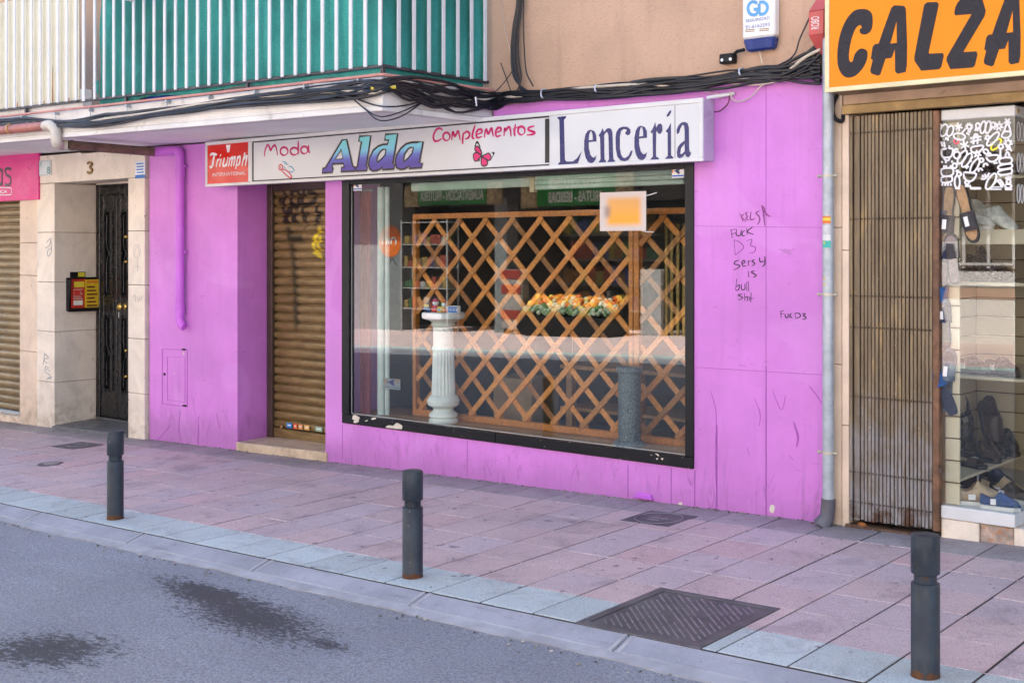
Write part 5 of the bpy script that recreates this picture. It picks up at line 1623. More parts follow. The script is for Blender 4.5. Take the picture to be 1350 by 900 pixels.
# odds and ends glimpsed under the railing
random.seed(11)
for (q, nm, lab, cat, col, sz) in (((280, 112), 'plant_pot', 'terracotta plant pot glimpsed under the green balcony cloth', 'pot', (.42, .10, .04), .06), ((205, 125), 'storage_crate', 'blue crate standing on the balcony floor behind the rail', 'crate', (.02, .08, .42), .08), ((420, 105), 'bucket', 'white bucket on the balcony floor near the slab corner', 'bucket', (.7, .7, .62), .09)):
    a = P(*q, RY + .12)
    t = thing(nm, lab, cat, (a.x, RY + .16, 2.80 + zslab(a.x)))
    z0_ = 2.80 + zslab(a.x)
    m = MB()
    mt = mat(nm, col, .5, .1)
    if cat == 'crate':
        for yy in (RY + .09, RY + .28): m.box(a.x - sz, a.x + sz, yy, yy + .012, z0_, z0_ + .17, .003)
        for xx in (a.x - sz, a.x + sz - .012): m.box(xx, xx + .012, RY + .1025, RY + .2795, z0_, z0_ + .17, .003)
        m.box(a.x - sz + .0125, a.x + sz - .0125, RY + .1025, RY + .2795, z0_, z0_ + .012)
        m.build('body', mt, t)
        m = MB(); m.box(a.x - sz - .005, a.x + sz + .005, RY + .085, RY + .089, z0_ + .13, z0_ + .165, .001); m.build('rim', mt, t)
    else:
        m.lathe([(sz * .75, z0_), (sz, z0_ + sz * 1.9)], (a.x, RY + .16, 0), 18); m.build('body', mt, t)
        m = MB(); m.lathe([(sz * 1.08, z0_ + sz * 1.9 + .0005), (sz * 1.1, z0_ + sz * 1.9 + .02), (sz * .95, z0_ + sz * 1.9 + .021)], (a.x, RY + .16, 0), 18); m.build('rim', mt, t)

# ------------------------------------------------------------------ pipes
gp = thing('gas_pipe', 'thin pinkish pipe running along the top edge of the balcony slab and round its corner', 'pipe', (-5, SY - .03, 2.8))
m = MB()
pth = [Vector((-13, SY - .035, 2.808 + zslab(-13))), Vector((SX + .012, SY - .035, 2.808)), Vector((SX + .035, SY - .02, 2.808)), Vector((SX + .035, -.01, 2.812))]
m.tube(pth, .011, 10); m.build('pipe', mat('pink primer', (.52, .24, .20), .5, .12, 6, .05), gp)
m = MB()
xx = -12.5
while xx < SX:
    m.box(xx - .006, xx + .006, SY - .05, SY - .001, 2.768 + zslab(xx), 2.796 + zslab(xx), .002)
    m.box(xx - .004, xx + .004, SY - .036, SY - .030, 2.72 + zslab(xx), 2.768 + zslab(xx), .001)
    xx += .55
m.build('clip', M_galv, gp)
rp = thing('rainwater_pipe', 'terracotta and white rainwater pipe crossing under the balcony to the purple wall', 'pipe', (-7, -.6, 2.6))
rr = .042
PYF = SY - .055
e0 = P(62, 166, PYF)
m = MB(); m.tube([(-13, PYF, e0.z + zslab(-13) - zslab(e0.x)), e0], rr, 14); m.build('pipe', mat('terracotta pipe', (.36, .12, .09), .45, .15, 6, .05, dirt=.3, dcol=(.15, .06, .05)), rp)
e1 = P(86, 191, PYF + .1)
wl = P(205, 200.5, -.08)
m = MB()
m.tube(smooth([e0 - Vector((.03, 0, 0)), e0 + Vector((.06, 0, 0)), e0 + Vector((.14, 0, -.05)), e0 + Vector((.16, .0, -.16)), e1 + Vector((-.03, -.02, .0)), e1 + (wl - e1) * .03], 6), rr + .004, 14)
m.build('elbow', mat('white pvc', (.55, .49, .40), .4, .08, 5, .03, dirt=.4, dcol=(.35, .28, .2)), rp)
m = MB(); m.tube([e1 + (wl - e1) * .02, e1 + (wl - e1) * .5, wl], rr, 14); m.tube([e1 + (wl - e1) * .06, e1 + (wl - e1) * .075], rr + .005, 14)
m.build('pipe', mat('grimy brown pipe', (.15, .10, .06), .55, .35, 6, .1, dirt=.5, dcol=(.42, .33, .2), dthr=.55), rp)
dpx = P(237, 215, -.055)
m = MB()
bot = P(237, 424, -.055)
m.tube(smooth([wl, wl + (Vector((dpx.x, -.06, wl.z)) - wl) * .45, Vector((dpx.x - .035, -.058, wl.z - .005)), Vector((dpx.x, -.055, wl.z - .05)), Vector((dpx.x, -.055, wl.z - .13))], 6) + [Vector((dpx.x, -.055, bot.z + .06))], rr, 16)
m.tube([Vector((dpx.x, -.055, wl.z - .17)), Vector((dpx.x, -.055, wl.z - .26))], rr + .005, 16); m.tube([Vector((dpx.x, -.055, bot.z + .08)), Vector((dpx.x, -.055, bot.z + .15))], rr + .004, 16)
m.tube(smooth([Vector((dpx.x, -.055, bot.z + .085)), Vector((dpx.x, -.055, bot.z + .02)), Vector((dpx.x + .02, -.05, bot.z - .03)), Vector((dpx.x + .045, -.04, bot.z - .045))], 4), rr * .92, 16)
m.build('downpipe', M_pipe_purple, rp)
m = MB()
for py in (219, 332):
    a = P(240, py, -.055); m.tube([Vector((dpx.x, -.055, a.z - .008)), Vector((dpx.x, -.055, a.z + .008))], rr + .006, 16)
    m.ball((dpx.x + .055, -.035, a.z), .014, 8)
m.build('clamp', M_pipe_purple, rp)
m = MB()
a = P(14, 170, PYF)
m.tube([a + Vector((-.01, 0, 0)), a + Vector((.01, 0, 0))], rr + .007, 14); m.build('clamp', mat('ochre clamp', (.5, .3, .08), .5), rp)
dp = thing('downpipe', 'grey galvanised downpipe with stickers between the purple wall and the folding gate', 'pipe', (.26, -.05, 0))
xd = P(1092, 400, -.05).x
m = MB(); m.tube([(xd, -.05, .16), (xd, -.05, 2.9)], .034, 18); m.build('pipe', M_galv, dp)
m = MB(); m.tube([(xd, -.05, .165), (xd, -.05, .14), (xd - .004, -.055, .06), (xd - .03, -.075, .005)], [.041, .042, .043, .058], 18); m.build('shoe', mat('cast iron shoe', (.11, .105, .12), .5, .2, 8, .15, metal=.2, dirt=.4, dcol=(.12, .06, .03)), dp)
m = MB()
for py in (232, 388, 596):
    z_ = P(1092, py, -.05).z
    m.tube([(xd, -.05, z_ - .007), (xd, -.05, z_ + .007)], .038, 18); m.tube([(xd - .055, -.06, z_), (xd + .055, -.06, z_)], .007, 8); m.ball((xd - .055, -.062, z_), .011, 8); m.ball((xd + .055, -.062, z_), .011, 8)
m.build('clamp', mat('zinc clamp', (.55, .50, .38), .4, .1, metal=.5), dp)
m = MB()
for py, hh, t in ((290, .045, (.75, .20, .03, 1)), (289, .018, (.8, .6, .05, 1)), (313, .035, (.75, .75, .72, 1)), (322, .04, (.05, .5, .40, 1)), (320, .014, (.6, .75, .1, 1)), (367, .012, (.8, .6, .05, 1)), (375, .012, (.8, .6, .05, 1)), (303, .05, (.62, .62, .62, 1))):
    z_ = P(1092, py, -.05).z
    a0, a1 = (-2.5, -.7) if hh > .015 else (-2.1, -1.7)
    rr2 = .0345 + .0004 * (1 if hh < .04 else 0) + .0002 * hh / .05
    for i in range(8):
        u0, u1 = a0 + (a1 - a0) * i / 8, a0 + (a1 - a0) * (i + 1) / 8
        f = m.bm.faces.new([m.bm.verts.new((xd + rr2 * math.cos(u), -.05 + rr2 * math.sin(u), zz_)) for u, zz_ in ((u0, z_ - hh / 2), (u1, z_ - hh / 2), (u1, z_ + hh / 2), (u0, z_ + hh / 2))])
        m._set([f], False, t)
m.keep = True
m.build('sticker', mat('sticker colours', (.95, .95, .95), .45, .1, 20, 0, tinted=True), dp)

# ------------------------------------------------------------------ cables
random.seed(21)
cbt = thing('cable_bundle', 'thick bundle of black cables sagging along the wall and round the balcony slab', 'cables', (-3, -.1, 2.75))
def wall_pt(px, py, off): return P(px, py, -off)
def slab_side(px, py, off): return PX(px, py, SX + off)
def slab_front(px, py, off): return P(px, py, SY - off)
keyw = [(1082, 62, 98), (1060, 78, 104), (1030, 88, 106), (1000, 92, 107), (960, 97, 112), (900, 104, 119), (850, 109, 123), (800, 114, 126), (750, 117, 128), (705, 122, 132), (672, 124, 136)]
keys = [(655, 126, 142), (630, 124, 143), (600, 117, 141), (570, 110, 134), (540, 106, 127), (515, 106, 119)]
keyf = [(495, 108, 122), (470, 109, 126), (430, 115, 130), (380, 121, 134), (320, 130, 139), (260, 139, 146), (200, 146, 155), (140, 153, 164), (95, 158, 166), (50, 159, 166), (0, 160, 168)]
for ci in range(24):
    lane = ci / 23
    r_ = random.choice([.006, .007, .008, .009, .010, .012, .014])
    ph = random.uniform(0, 6)
    lay = .012 + .03 * random.random()
    pts = []
    i0 = 0
    for i, (x, a, b) in enumerate(keyw):
        l = min(1.35, max(-.25, lane + .25 * math.sin(i * .9 + ph) + random.gauss(0, .16)))
        pts.append(wall_pt(x, a + (b - a) * l, lay + .02 * abs(math.sin(i + ph))))
    for i, (x, a, b) in enumerate(keys):
        l = min(1.3, max(-.2, lane + .25 * math.sin(i * 1.1 + ph + 2) + random.gauss(0, .16)))
        pts.append(slab_side(x, a + (b - a) * l, lay + .015))
    for i, (x, a, b) in enumerate(keyf):
        l = min(1.2, max(-.2, lane + .30 * math.sin(i * .8 + ph + 4) + random.gauss(0, .2)))
        pts.append(slab_front(x, a + (b - a) * l, lay + .012))
    d = (pts[-1] - pts[-2]).normalized()
    pts.append(pts[-1] + Vector((-3.5, 0, .035)))
    if ci % 6 == 5: pts = pts[:17]                # some leave the bundle at the slab corner
    m = MB(); m.tube(smooth(pts, 3), r_, 7); m.build('cable', M_cable if ci % 9 else M_cablewhite if ci == 9 else M_cable, cbt)
m = MB()
for x, a, b in ((975, 94, 102), (785, 116, 124), (714, 122, 132)):
    q0, q1 = wall_pt(x, a - 3, .055), wall_pt(x, b - 4, .07)
    m.tube(smooth([q0 + Vector((0, .05, .01)), q0, q1, q1 + Vector((.01, .05, -.01))], 3), .006, 6)
q0, q1 = slab_side(627, 128, .06), slab_side(628, 140, .06); m.tube([q0, q1], .008, 6)
m.build('clip', M_tie, cbt)
m = MB(); m.tube([slab_front(489, 117, .062), slab_side(522, 115, .075)], .0125, 8); m.build('yellow_sleeve', mat('yellow tape', (.62, .48, .05), .5, bump=0), cbt)
def loose(label, pts, r, mt, n=5):
    o = MB(); o.tube(smooth(pts, n), r, 6)
    o = o.build('cable', mt)
    tag(o, label, 'cable')
    return o
loose('thin black cable hanging lowest in a loop at the slab corner', [slab_front(461, 127, .03), slab_front(480, 143, .03), slab_front(501, 159, .035), slab_side(530, 153, .04), slab_side(560, 133, .03)], .0045, M_cable)
loose('thin black cable loop just above the lowest loop at the slab corner', [slab_front(463, 128, .025), slab_front(483, 145, .03), slab_front(503, 154, .035), slab_side(533, 146, .04), slab_side(558, 134, .03)], .0045, M_cable)
loose('slack black cable curving closely under the bundle at the slab corner', [slab_front(460, 126, .03), slab_front(485, 136, .03), slab_front(510, 141, .035), slab_side(540, 138, .04), slab_side(562, 131, .03)], .006, M_cable)
loose('single black cable drooping across the purple wall above the white sign', [wall_pt(1035, 96, .03), wall_pt(990, 104, .03), wall_pt(930, 116, .03), wall_pt(870, 125, .03), wall_pt(800, 128, .03), wall_pt(740, 123, .03)], .005, M_cable)
loose('pale cable hanging in a loop from the bundle to the sign bracket', [wall_pt(1062, 96, .03), wall_pt(1040, 106, .03), wall_pt(1008, 111, .03), wall_pt(990, 128, .03), wall_pt(975, 134, .03), wall_pt(966, 131, .03), wall_pt(962, 121, .03)], .0042, M_cablewhite)
loose('pale cable lying along the top edge of the purple wall', [wall_pt(1070, 90, .03), wall_pt(1045, 102, .04), wall_pt(1000, 112, .035), wall_pt(960, 110, .03), wall_pt(925, 108, .03)], .005, M_cablewhite)
loose('thin pale wire from the bundle down to the right end of the white sign', [wall_pt(925, 110, .03), wall_pt(930, 121, .02), wall_pt(945, 124, .02), wall_pt(952, 130, .02)], .003, M_cablewhite)
loose('dark red wire looped at the right end of the white sign', [wall_pt(962, 122, .02), wall_pt(960, 136, .03), wall_pt(950, 146, .04), wall_pt(942, 148, .03)], .0045, mat('maroon wire', (.12, .015, .05), .5, bump=0))
loose('straight black cable rising steeply to the red alarm box', [wall_pt(1000, 97, .03), wall_pt(1043, 77, .03), wall_pt(1055, 50, .03), wall_pt(1068, 22, .03)], .005, M_cable)
vb = thing('cable_drop', 'vertical bunch of black cables hanging down the stucco wall left of its centre', 'cables', P(685, 60, -.02))
for ci in range(7):
    ph = random.uniform(-1, 1)
    pts = [P(684 + ph * 4, -60, -.03), P(685 + ph * 4, 0, -.03 - .01 * abs(ph)), P(680 + ph * 5, 40, -.03), P(679 + ph * 6, 75, -.035), P(683 + ph * 5, 105, -.04), P(690 - 16 * ph, 126, -.04), P(690 - 32 * ph, 132, -.045)]
    m = MB(); m.tube(smooth(pts, 5), random.choice([.005, .006, .008]), 7); m.build('cable', M_cable, vb)
loose('loose black cable beside the vertical bunch, swinging out to the right', [P(690, -40, -.03), P(690, 10, -.03), P(691, 60, -.03), P(694, 95, -.03), P(703, 114, -.03)], .005, M_cable)
loose('thin stiff wire leaning across the left of the vertical bunch', [P(660, 83, -.03), P(668, 105, -.03), P(674, 122, -.03)], .004, M_cable)
loose('thin wire running from the slab edge up to the vertical bunch', [P(648, 126, -.03), P(662, 112, -.03), P(676, 92, -.03), P(681, 70, -.03)], .0035, M_cable)
loose('faint pale wire on the stucco wall at the left of the vertical bunch', [P(659, -20, .012), P(664, 30, .012), P(672, 65, .012), P(675, 90, .012)], .003, M_cablewhite)
sb = thing('cable_splitter', 'small black cable splitter box on the stucco wall below the alarm box', 'junction box', P(966, 77, 0))
a = P(963, 78, -.0); m = MB(); m.box(a.x - .055, a.x + .04, -.05, .018, a.z - .032, a.z + .03, .006); m.build('body', M_black, sb)
m = MB(); m.tube([Vector((a.x + .03, -.02, a.z + .02)), Vector((a.x + .06, -.02, a.z + .04)), Vector((a.x + .11, -.02, a.z + .045))], .011, 8); m.build('arm', M_black, sb)
m = MB()
for dx in (-.03, .03): m.lathe([(.010, 0), (.010, .006)], (a.x + dx, -.05, a.z - .01), 10, axis=Matrix.Rotation(R(90), 3, 'X'))
m.build('screw', M_tie, sb)

# ------------------------------------------------------------------ alarm boxes
ab = thing('alarm_box', 'white security alarm box with a blue base high on the stucco wall', 'alarm box', P(1003, 40, -.0))
AY = -.055
a, b = P(978, 48, AY), P(1021, 48, AY)
zt_, zm_, zb_ = 3.36, P(1000, 50, AY).z, P(1000, 66, AY).z
m = MB(); m.box(a.x, b.x, AY, .018, zm_ + .001, zt_, .012); m.build('body', mat('white alarm plastic', (.78, .77, .72), .35, .03, 3, .02), ab)
m = MB(); m.hexa([(a.x + .02, AY + .02, zb_), (b.x - .02, AY + .02, zb_), (b.x - .02, .018, zb_), (a.x + .02, .018, zb_), (a.x, AY, zm_), (b.x, AY, zm_), (b.x, .018, zm_), (a.x, .018, zm_)], .012); m.build('base', mat('blue alarm plastic', (.012, .035, .19), .3, .1, 6, .03), ab)
g = lambda x, y: P(960 + x / 8.18, y / 8.18, AY - .0005)
m = MB()
m.ribbon(smooth([g(*p) for p in [(315, 40), (270, 22), (230, 45), (215, 95), (235, 150), (285, 165), (312, 145), (315, 105), (275, 105)]], 5), .020, .0015)
m.ribbon(smooth([g(*p) for p in [(335, 40), (335, 155)]], 3), .020, .0015); m.ribbon(smooth([g(*p) for p in [(335, 28), (385, 28), (420, 60), (420, 110), (390, 150), (335, 158)]], 5), .020, .0015)
m.build('emblem', mat('light blue print', (.10, .36, .66), .4, bump=0), ab)
m = MB()
text(m, 'SEGURIDAD', g(190, 0).x, g(450, 0).x, g(320, 228).z, g(320, 196).z, AY - .0005, .0015)
text(m, '91-6162593', g(188, 0).x, g(448, 0).x, g(320, 300).z, g(320, 262).z, AY - .0005, .0015)
m.build('lettering', mat('mid blue print', (.03, .12, .36), .4, bump=0), ab)
m = MB()
for x0_, x1_, y_ in ((185, 285, 327), (185, 285, 345), (338, 440, 318), (338, 440, 336)): m.ribbon([g(x0_, y_), g(x1_, y_ - 8)], .005, .001)
m.build('print_line', mat('brown print', (.28, .17, .08), .5, bump=0), ab)
loose('short wire under the white alarm box', [P(1001, 66, .0), P(1002, 72, -.01), P(1005, 84, -.02)], .004, M_cablewhite)
rb = thing('alarm_box', 'red angular burglar alarm box squeezed against the orange sign', 'alarm box', P(1077, 40, 0))
a, b = P(1066, 20, -.09), P(1086, 20, -.09)
z = [P(1070, 73, -.05).z, P(1070, 47, -.09).z, P(1070, 15, -.09).z, P(1070, -6, -.04).z]
m = MB()
prof = [(a.x, b.x, -.09, z[1]), (a.x, b.x, -.09, z[2])]
m.hexa([(a.x, -.09, z[1]), (b.x, -.09, z[1]), (b.x, .018, z[1]), (a.x, .018, z[1]), (a.x, -.09, z[2]), (b.x, -.09, z[2]), (b.x, .018, z[2]), (a.x, .018, z[2])], .004)
m.hexa([(a.x + .04, -.03, z[0]), (b.x - .01, -.03, z[0]), (b.x - .01, .018, z[0]), (a.x + .04, .018, z[0]), (a.x, -.09, z[1] - .001), (b.x, -.09, z[1] - .001), (b.x, .018, z[1] - .001), (a.x, .018, z[1] - .001)], .003)
m.hexa([(a.x, -.09, z[2] + .001), (b.x, -.09, z[2] + .001), (b.x, .018, z[2] + .001), (a.x, .018, z[2] + .001), (a.x + .04, -.03, z[3]), (b.x - .01, -.03, z[3]), (b.x - .01, .018, z[3]), (a.x + .04, .018, z[3])], .003)
m.build('body', mat('faded red plastic', (.52, .085, .075), .4, .15, 5, .05, dirt=.3, dcol=(.3, .2, .2)), rb)
m = MB(); text(m, 'ROBO', P(1069.5, 30, -.0905).x, P(1080, 30, -.0905).x, z[1] + .035, z[2] - .035, -.0905, .0015, rot90=True); m.build('lettering', M_wtext, rb)

# ------------------------------------------------------------------ shoe shop on the right
ss = thing('shoe_shop', 'shoe shop at the right edge with beige stone trim and a glazed display corner', 'shop', (1.4, .2, 0))
rbld = thing('corner_building', 'stuccoed building above the shoe shop at the right edge', 'building', (2.5, 4, 0))
m = MB(); m.box(XR + .004, 5, .03, 9, 2.62, 14.1); m.build('upper_wall', stucco('tan stucco', (.50, .40, .30)), rbld)
m = MB(); m.box(XR + .004, 5, 2.6, 9, -1, 2.618); m.build('rear_wall', M_stucco, rbld)
XG0, XG1, XPOST = P(1121, 400, 0).x, P(1231, 400, 0).x, P(1240, 400, 0).x
m = MB()
course(m, XR + .006, P(1110, 400, 0).x, .0, .6, [-.5, P(1100, 480, 0).z, P(1100, 300, 0).z, 2.617], .003)
course(m, P(1111.5, 400, 0).x, XG0 - .002, -.015, .6, [-.5, P(1115, 560, 0).z, P(1115, 330, 0).z, 2.50], .003)
m.build('pilaster', M_stone2, ss)
m = MB(); m.box(P(1112, 400, 0).x, 5, -.004, .5, 2.503, 2.617, .003); m.build('lintel', mat('stained lintel', (.52, .36, .24), .7, .2, 4, .2, 30, dirt=.5), ss)
m = MB()
m.box(XG0 - .03, 3.0, -.055, -.0155, 2.44, 2.497, .004)
m.build('gate_track', mat('brass track', (.26, .17, .07), .4, .25, 6, .1, metal=.5, dirt=.4, dcol=(.5, .42, .25), dthr=.62), ss)
# folding gate
k = NT('worn brass gate')
p = k.world(); z_ = k.sep(p)[2]
na = k.noise(1, 6, .65, src=k.mapv(p, (16, 16, 2.2)))
c0 = k.mix(k.ramp(na, .3, .7), (.13, .095, .058), (.21, .16, .10))
pat = k.ramp(k.noise(1, 4, .6, src=k.mapv(p, (20, 20, 3))), .56, .72)
c0 = k.mix(k.math('MULTIPLY', pat, .5), c0, (.40, .28, .12))
wear = k.ramp(k.math('ADD', k.math('SUBTRACT', .95, z_), k.math('MULTIPLY', k.math('SUBTRACT', k.noise(5, 6, .7, src=p), .5), 1.9)), .05, .85)
c0 = k.mix(wear, c0, k.mix(k.ramp(k.noise(1, 6, .7, src=k.mapv(p, (45, 45, 3.5))), .28, .50), (.15, .10, .065), k.mix(k.noise(14, 5, src=k.mapv(p, (3, 3, 1))), (.15, .145, .145), (.36, .35, .35))))
rst = k.ramp(k.math('ADD', k.math('SUBTRACT', .28, z_), k.math('MULTIPLY', k.math('SUBTRACT', k.noise(11, 6, .7, src=p), .5), .9)), .1, .3)
c0 = k.mix(rst, c0, (.09, .04, .02))
sp_ = k.ramp(k.noise(70, 3, .5, src=p), .72, .74)
c0 = k.mix(sp_, c0, (.55, .5, .42))
k.base(c0); k.rough(.42); k.b.inputs['Metallic'].default_value = .35
k.bump(k.noise(60, 4, src=p), .15, .003)
M_gate = k.m
gate = thing('folding_gate', 'worn brass-brown folding metal gate standing closed beside the shoe display', 'gate', ((XG0 + XG1) / 2, 0, .03))
ng = 22
gwid = (XG1 - XG0) / ng
random.seed(4)
for i in range(ng):
    x0_ = XG0 + gwid * i + .0008
    m = MB()
    yj = random.uniform(-.004, .004) + (.012 if i == 1 else 0)
    zb_ = .045 + .026 * x0_ + random.uniform(-.006, .004)
    # a channel: web and two flanges
    m.box(x0_ + .0015, x0_ + gwid * .80, yj - .012, yj - .0095, zb_, 2.432, .0006)
    m.box(x0_ + .0015, x0_ + .004, yj - .0094, yj + .014, zb_, 2.432, 0)
    m.box(x0_ + gwid * .80 - .0025, x0_ + gwid * .80, yj - .0094, yj + .014, zb_, 2.432, 0)
    m.build('slat', M_gate, gate)
m = MB()
for py in (173, 288, 391, 433, 526, 627, 667):
    zc = P(1176, py, 0).z
    for i in range(ng):
        xc = XG0 + gwid * (i + .42)
        m.ball((xc, -.0145, zc), .0062, 6, (1, .6, 1))
    m.box(XG0, XG1, .016, .021, zc - .01, zc + .01, 0)
m.build('rivet_band', mat('dark rivets', (.075, .05, .035), .4, .3, 20, metal=.5), gate)
m = MB(); m.box(XG0, XG1 + .01, .024, .028, .05, 2.43); m.build('backing', M_black, gate)
m = MB(); m.box(XG1 + .002, XPOST - .002, -.022, .03, .03 + .026, 2.43, .004); m.build('end_post', mat('rusty post', (.17, .085, .045), .55, .4, 9, .2, 60, metal=.2, dirt=.5, dcol=(.07, .03, .02), dthr=.5), gate)
m = MB(); a = P(1246, 620, -.02); m.box(XPOST - .004, XPOST + .018, -.025, -.005, a.z - .02, a.z + .015, .003); m.build('latch', M_darkbrown, gate)
m = MB(); a = P(1135, 697, -.02); m.ball((a.x, -.005, a.z + .012), .03, 14, (1.1, .7, .9)); m.build('wheel', mat('rust', (.30, .10, .02), .9, .3, 30), gate)
m = MB(); m.box(XG0 - .02, XPOST, -.03, .05, -.2, GZ(.6, 0) + .012, .004); m.build('bottom_track', mat('rusty track', (.10, .05, .025), .8, .4, 14, .3), gate)
# display corner
VX0, VX1, VD = XPOST, P(1338, 600, 0).x, 1.45
XW = P(1287, 530, VD - .04).x
VXP = P(1265, 600, .06).x
zb0, zb1 = P(1338, 696, 0).z, P(1338, 678.6, 0).z
zf0, zf1 = 2.372, 2.432
disp = thing('shoe_display', 'glass display corner full of shoes with a white plinth at the right edge', 'display window', ((VX0 + VX1) / 2, .3, .1))
m = MB(); m.box(VX0 + .001, VX1, 0, .10, zb0 - .0, zb1, .004); m.box(XW - .04, VX1, .1005, VD, zb0 - .0, zb1, .001); m.build('plinth', M_white, disp)
m = MB()
a = P(1290, 700, 0).x
m.box(VX0 + .001, a, .006, .3, -.2, zb0 - .003, .004); m.box(VX1 - .012, VX1 + .3, .02, VD, -.2, zb0 - .003, .004)
m.build('footing', M_stone, disp)
m = MB(); m.box(a + .002, VX1 - .014, .02, .3, -.2, zb0 - .004, .006); m.build('broken_footing', mat('crumbled mortar', (.42, .33, .27), .9, .35, 16, .9, 22, dirt=.8, dcol=(.48, .17, .04), dthr=.5), disp)
m = MB(); m.box(VX0 + .001, VX1, .0, .10, zf0, zf1, .005); m.box(XW - .04, VX1, .1005, VD, zf0, zf1, .001); m.build('fascia', M_white, disp)
m = MB(); m.lathe([(.012, 0), (.012, .006), (.006, .008)], (VX1, .05, zf0 + .03), 12, axis=Matrix.Rotation(R(90), 3, 'Y')); m.build('bolt', mat('brass bolt', (.6, .4, .15), .3, metal=.8), disp)
m = MB(); m.box(VX0 + .002, VX1 - .002, .004, .010, zb1 + .0005, zf0 - .0005); m.box(VX1 - .010, VX1 - .004, .0105, VD - .001, zb1 + .0005, zf0 - .0005); m.build('pane', M_glass2, disp)
M_slatw = mat('cream slatwall', (.70, .61, .43), .45, .05, 3, .03)
m = MB()
z = zb1 + .002
while z < zf0 - .02:
    zt_ = min(z + .125, zf0 - .001)
    m.box(XW + .0005, VX1 - .02, VD - .04, VD - .02, z, zt_ - .008, .003)
    m.box(VX0 + .004, VXP, .06, .078, z, zt_ - .008, .003)
    m.box(XW - .02, XW, .0785, VD - .041, z, zt_ - .008, .003)
    z += .125
m.build('slatwall', M_slatw, disp)
m = MB(); m.box(XW - .04, VX1, VD - .019, VD - .0005, zb1, zf0); m.box(VX0 + .004, VXP - .004, .0785, .084, zb1, zf0); m.box(XW - .04, XW - .021, .0845, VD - .0195, zb1, zf0); m.box(XW - .02, VX0 + .0039, .05, .0779, zb1, zf0); m.build('backing', mat('slot brown', (.20, .11, .05), .7), disp)
m = MB()
shz = [P(1300, 600, .2).z - .035, P(1300, 478, .25).z, P(1300, 400, .3).z - .02, P(1300, 325, .3).z - .03]
SH1 = .345
sa = PZ(1266, 631, SH1)
m.box(XW + .001, sa.x, sa.y, VD - .041, SH1 - .018, SH1, .002)
SHU = P(1290, 372, .35).z, P(1290, 303, .35).z
m.box(XW + .001, VX1 - .02, .35, VD - .041, SHU[0] - .02, SHU[0], .002)
m.box(XW + .001, VX1 - .02, .30, VD - .041, SHU[1] - .085, SHU[1], .003)
SH2 = P(1300, 497, .4).z
SHT = P(1300, 232, .35).z
m.box(XW + .001, VX1 - .02, .35, VD - .041, SHT - .018, SHT, .002)
m.box(XW + .001, VX1 - .02, .40, VD - .041, SH2 - .018, SH2, .002)
m.build('shelf', M_slatw, disp)
m = MB(); m.tube([(sa.x - .02, .45, zb1), (sa.x - .02, .45, SH1 - .019)], .006, 8); m.build('shelf_post', M_tie, disp)
# white and coloured doodles on the glass
m = MB(); mw_pink = MB(); mw_yel = MB()
dg = lambda x, y: P(1230 + x / 7.5, 140 + y / 7.5, .0035)
def dl(pts, mm=None, wd=.0105, closed=False, sm=4):
    (mm or m).ribbon(smooth([dg(*p) for p in pts], sm, closed), wd, .0008, closed=closed)
def de(cx, cy, rx, ry, rot=0, mm=None):
    c, s = math.cos(rot), math.sin(rot)
    dl([(cx + rx * math.cos(t) * c - ry * math.sin(t) * s, cy + rx * math.cos(t) * s + ry * math.sin(t) * c) for t in [i * math.pi / 6 for i in range(12)]], mm, closed=True, sm=2)
def star(cx, cy, r, n=6, r0=0):
    for i in range(n):
        t = math.pi * 2 * i / n + .3
        dl([(cx + r0 * math.cos(t), cy + r0 * math.sin(t)), (cx + r * math.cos(t), cy + r * math.sin(t))], wd=.010)
de(108, 240, 34, 62, .35); de(170, 245, 30, 55, .35); de(75, 200, 12, 16); dl([(130, 305), (128, 335)]); dl([(150, 310), (148, 345)])
star(255, 205, 42, 6); de(360, 205, 22, 22); star(360, 205, 42, 8, 24); dl([(330, 215), (290, 265)]); dl([(330, 265), (365, 285)]); dl([(345, 245), (375, 260)])
de(262, 300, 58, 32, .15); de(232, 348, 22, 24, 0, mw_pink); 
star(313, 385, 48, 6)
de(445, 195, 20, 25); dl([(430, 220), (412, 245)]); dl([(445, 222), (440, 250)]); de(495, 210, 26, 60, .2); de(545, 210, 26, 60, .2); de(595, 185, 20, 24); dl([(585, 210), (575, 240)]); dl([(605, 210), (612, 235)])
de(655, 200, 18, 20); star(655, 200, 48, 7, 22); dl([(735, 150), (705, 250), (680, 295), (720, 315), (760, 300), (770, 265), (745, 160)]); star(738, 155, 38, 5, 6); dl([(690, 255), (765, 250)])
de(425, 290, 16, 12); dl([(405, 300), (400, 380)]); dl([(445, 295), (440, 375)]); dl([(370, 320), (480, 300)]); dl([(370, 355), (480, 330)]); dl([(375, 430), (390, 405), (490, 390), (490, 420), (450, 455), (390, 455), (375, 430)])
de(595, 325, 85, 30, -.85); de(540, 310, 16, 18); dl([(510, 325), (530, 320)]); de(625, 378, 68, 30, -.85, mw_yel)
de(672, 400, 22, 22); dl([(668, 425), (668, 530)]); de(745, 365, 26, 26); star(745, 365, 48, 7, 28); de(752, 412, 12, 14); dl([(735, 425), (722, 445)]); dl([(765, 425), (782, 445)])
dl([(80, 350), (95, 400)]); dl([(110, 355), (118, 410)]); dl([(85, 430), (190, 420), (190, 480), (165, 505), (105, 505), (85, 475), (85, 430)], closed=True); dl([(110, 510), (125, 535), (155, 535), (165, 510)]); dl([(95, 545), (85, 560)]); dl([(130, 540), (128, 565)]); dl([(185, 540), (195, 560)]); dl([(160, 390), (165, 415)])
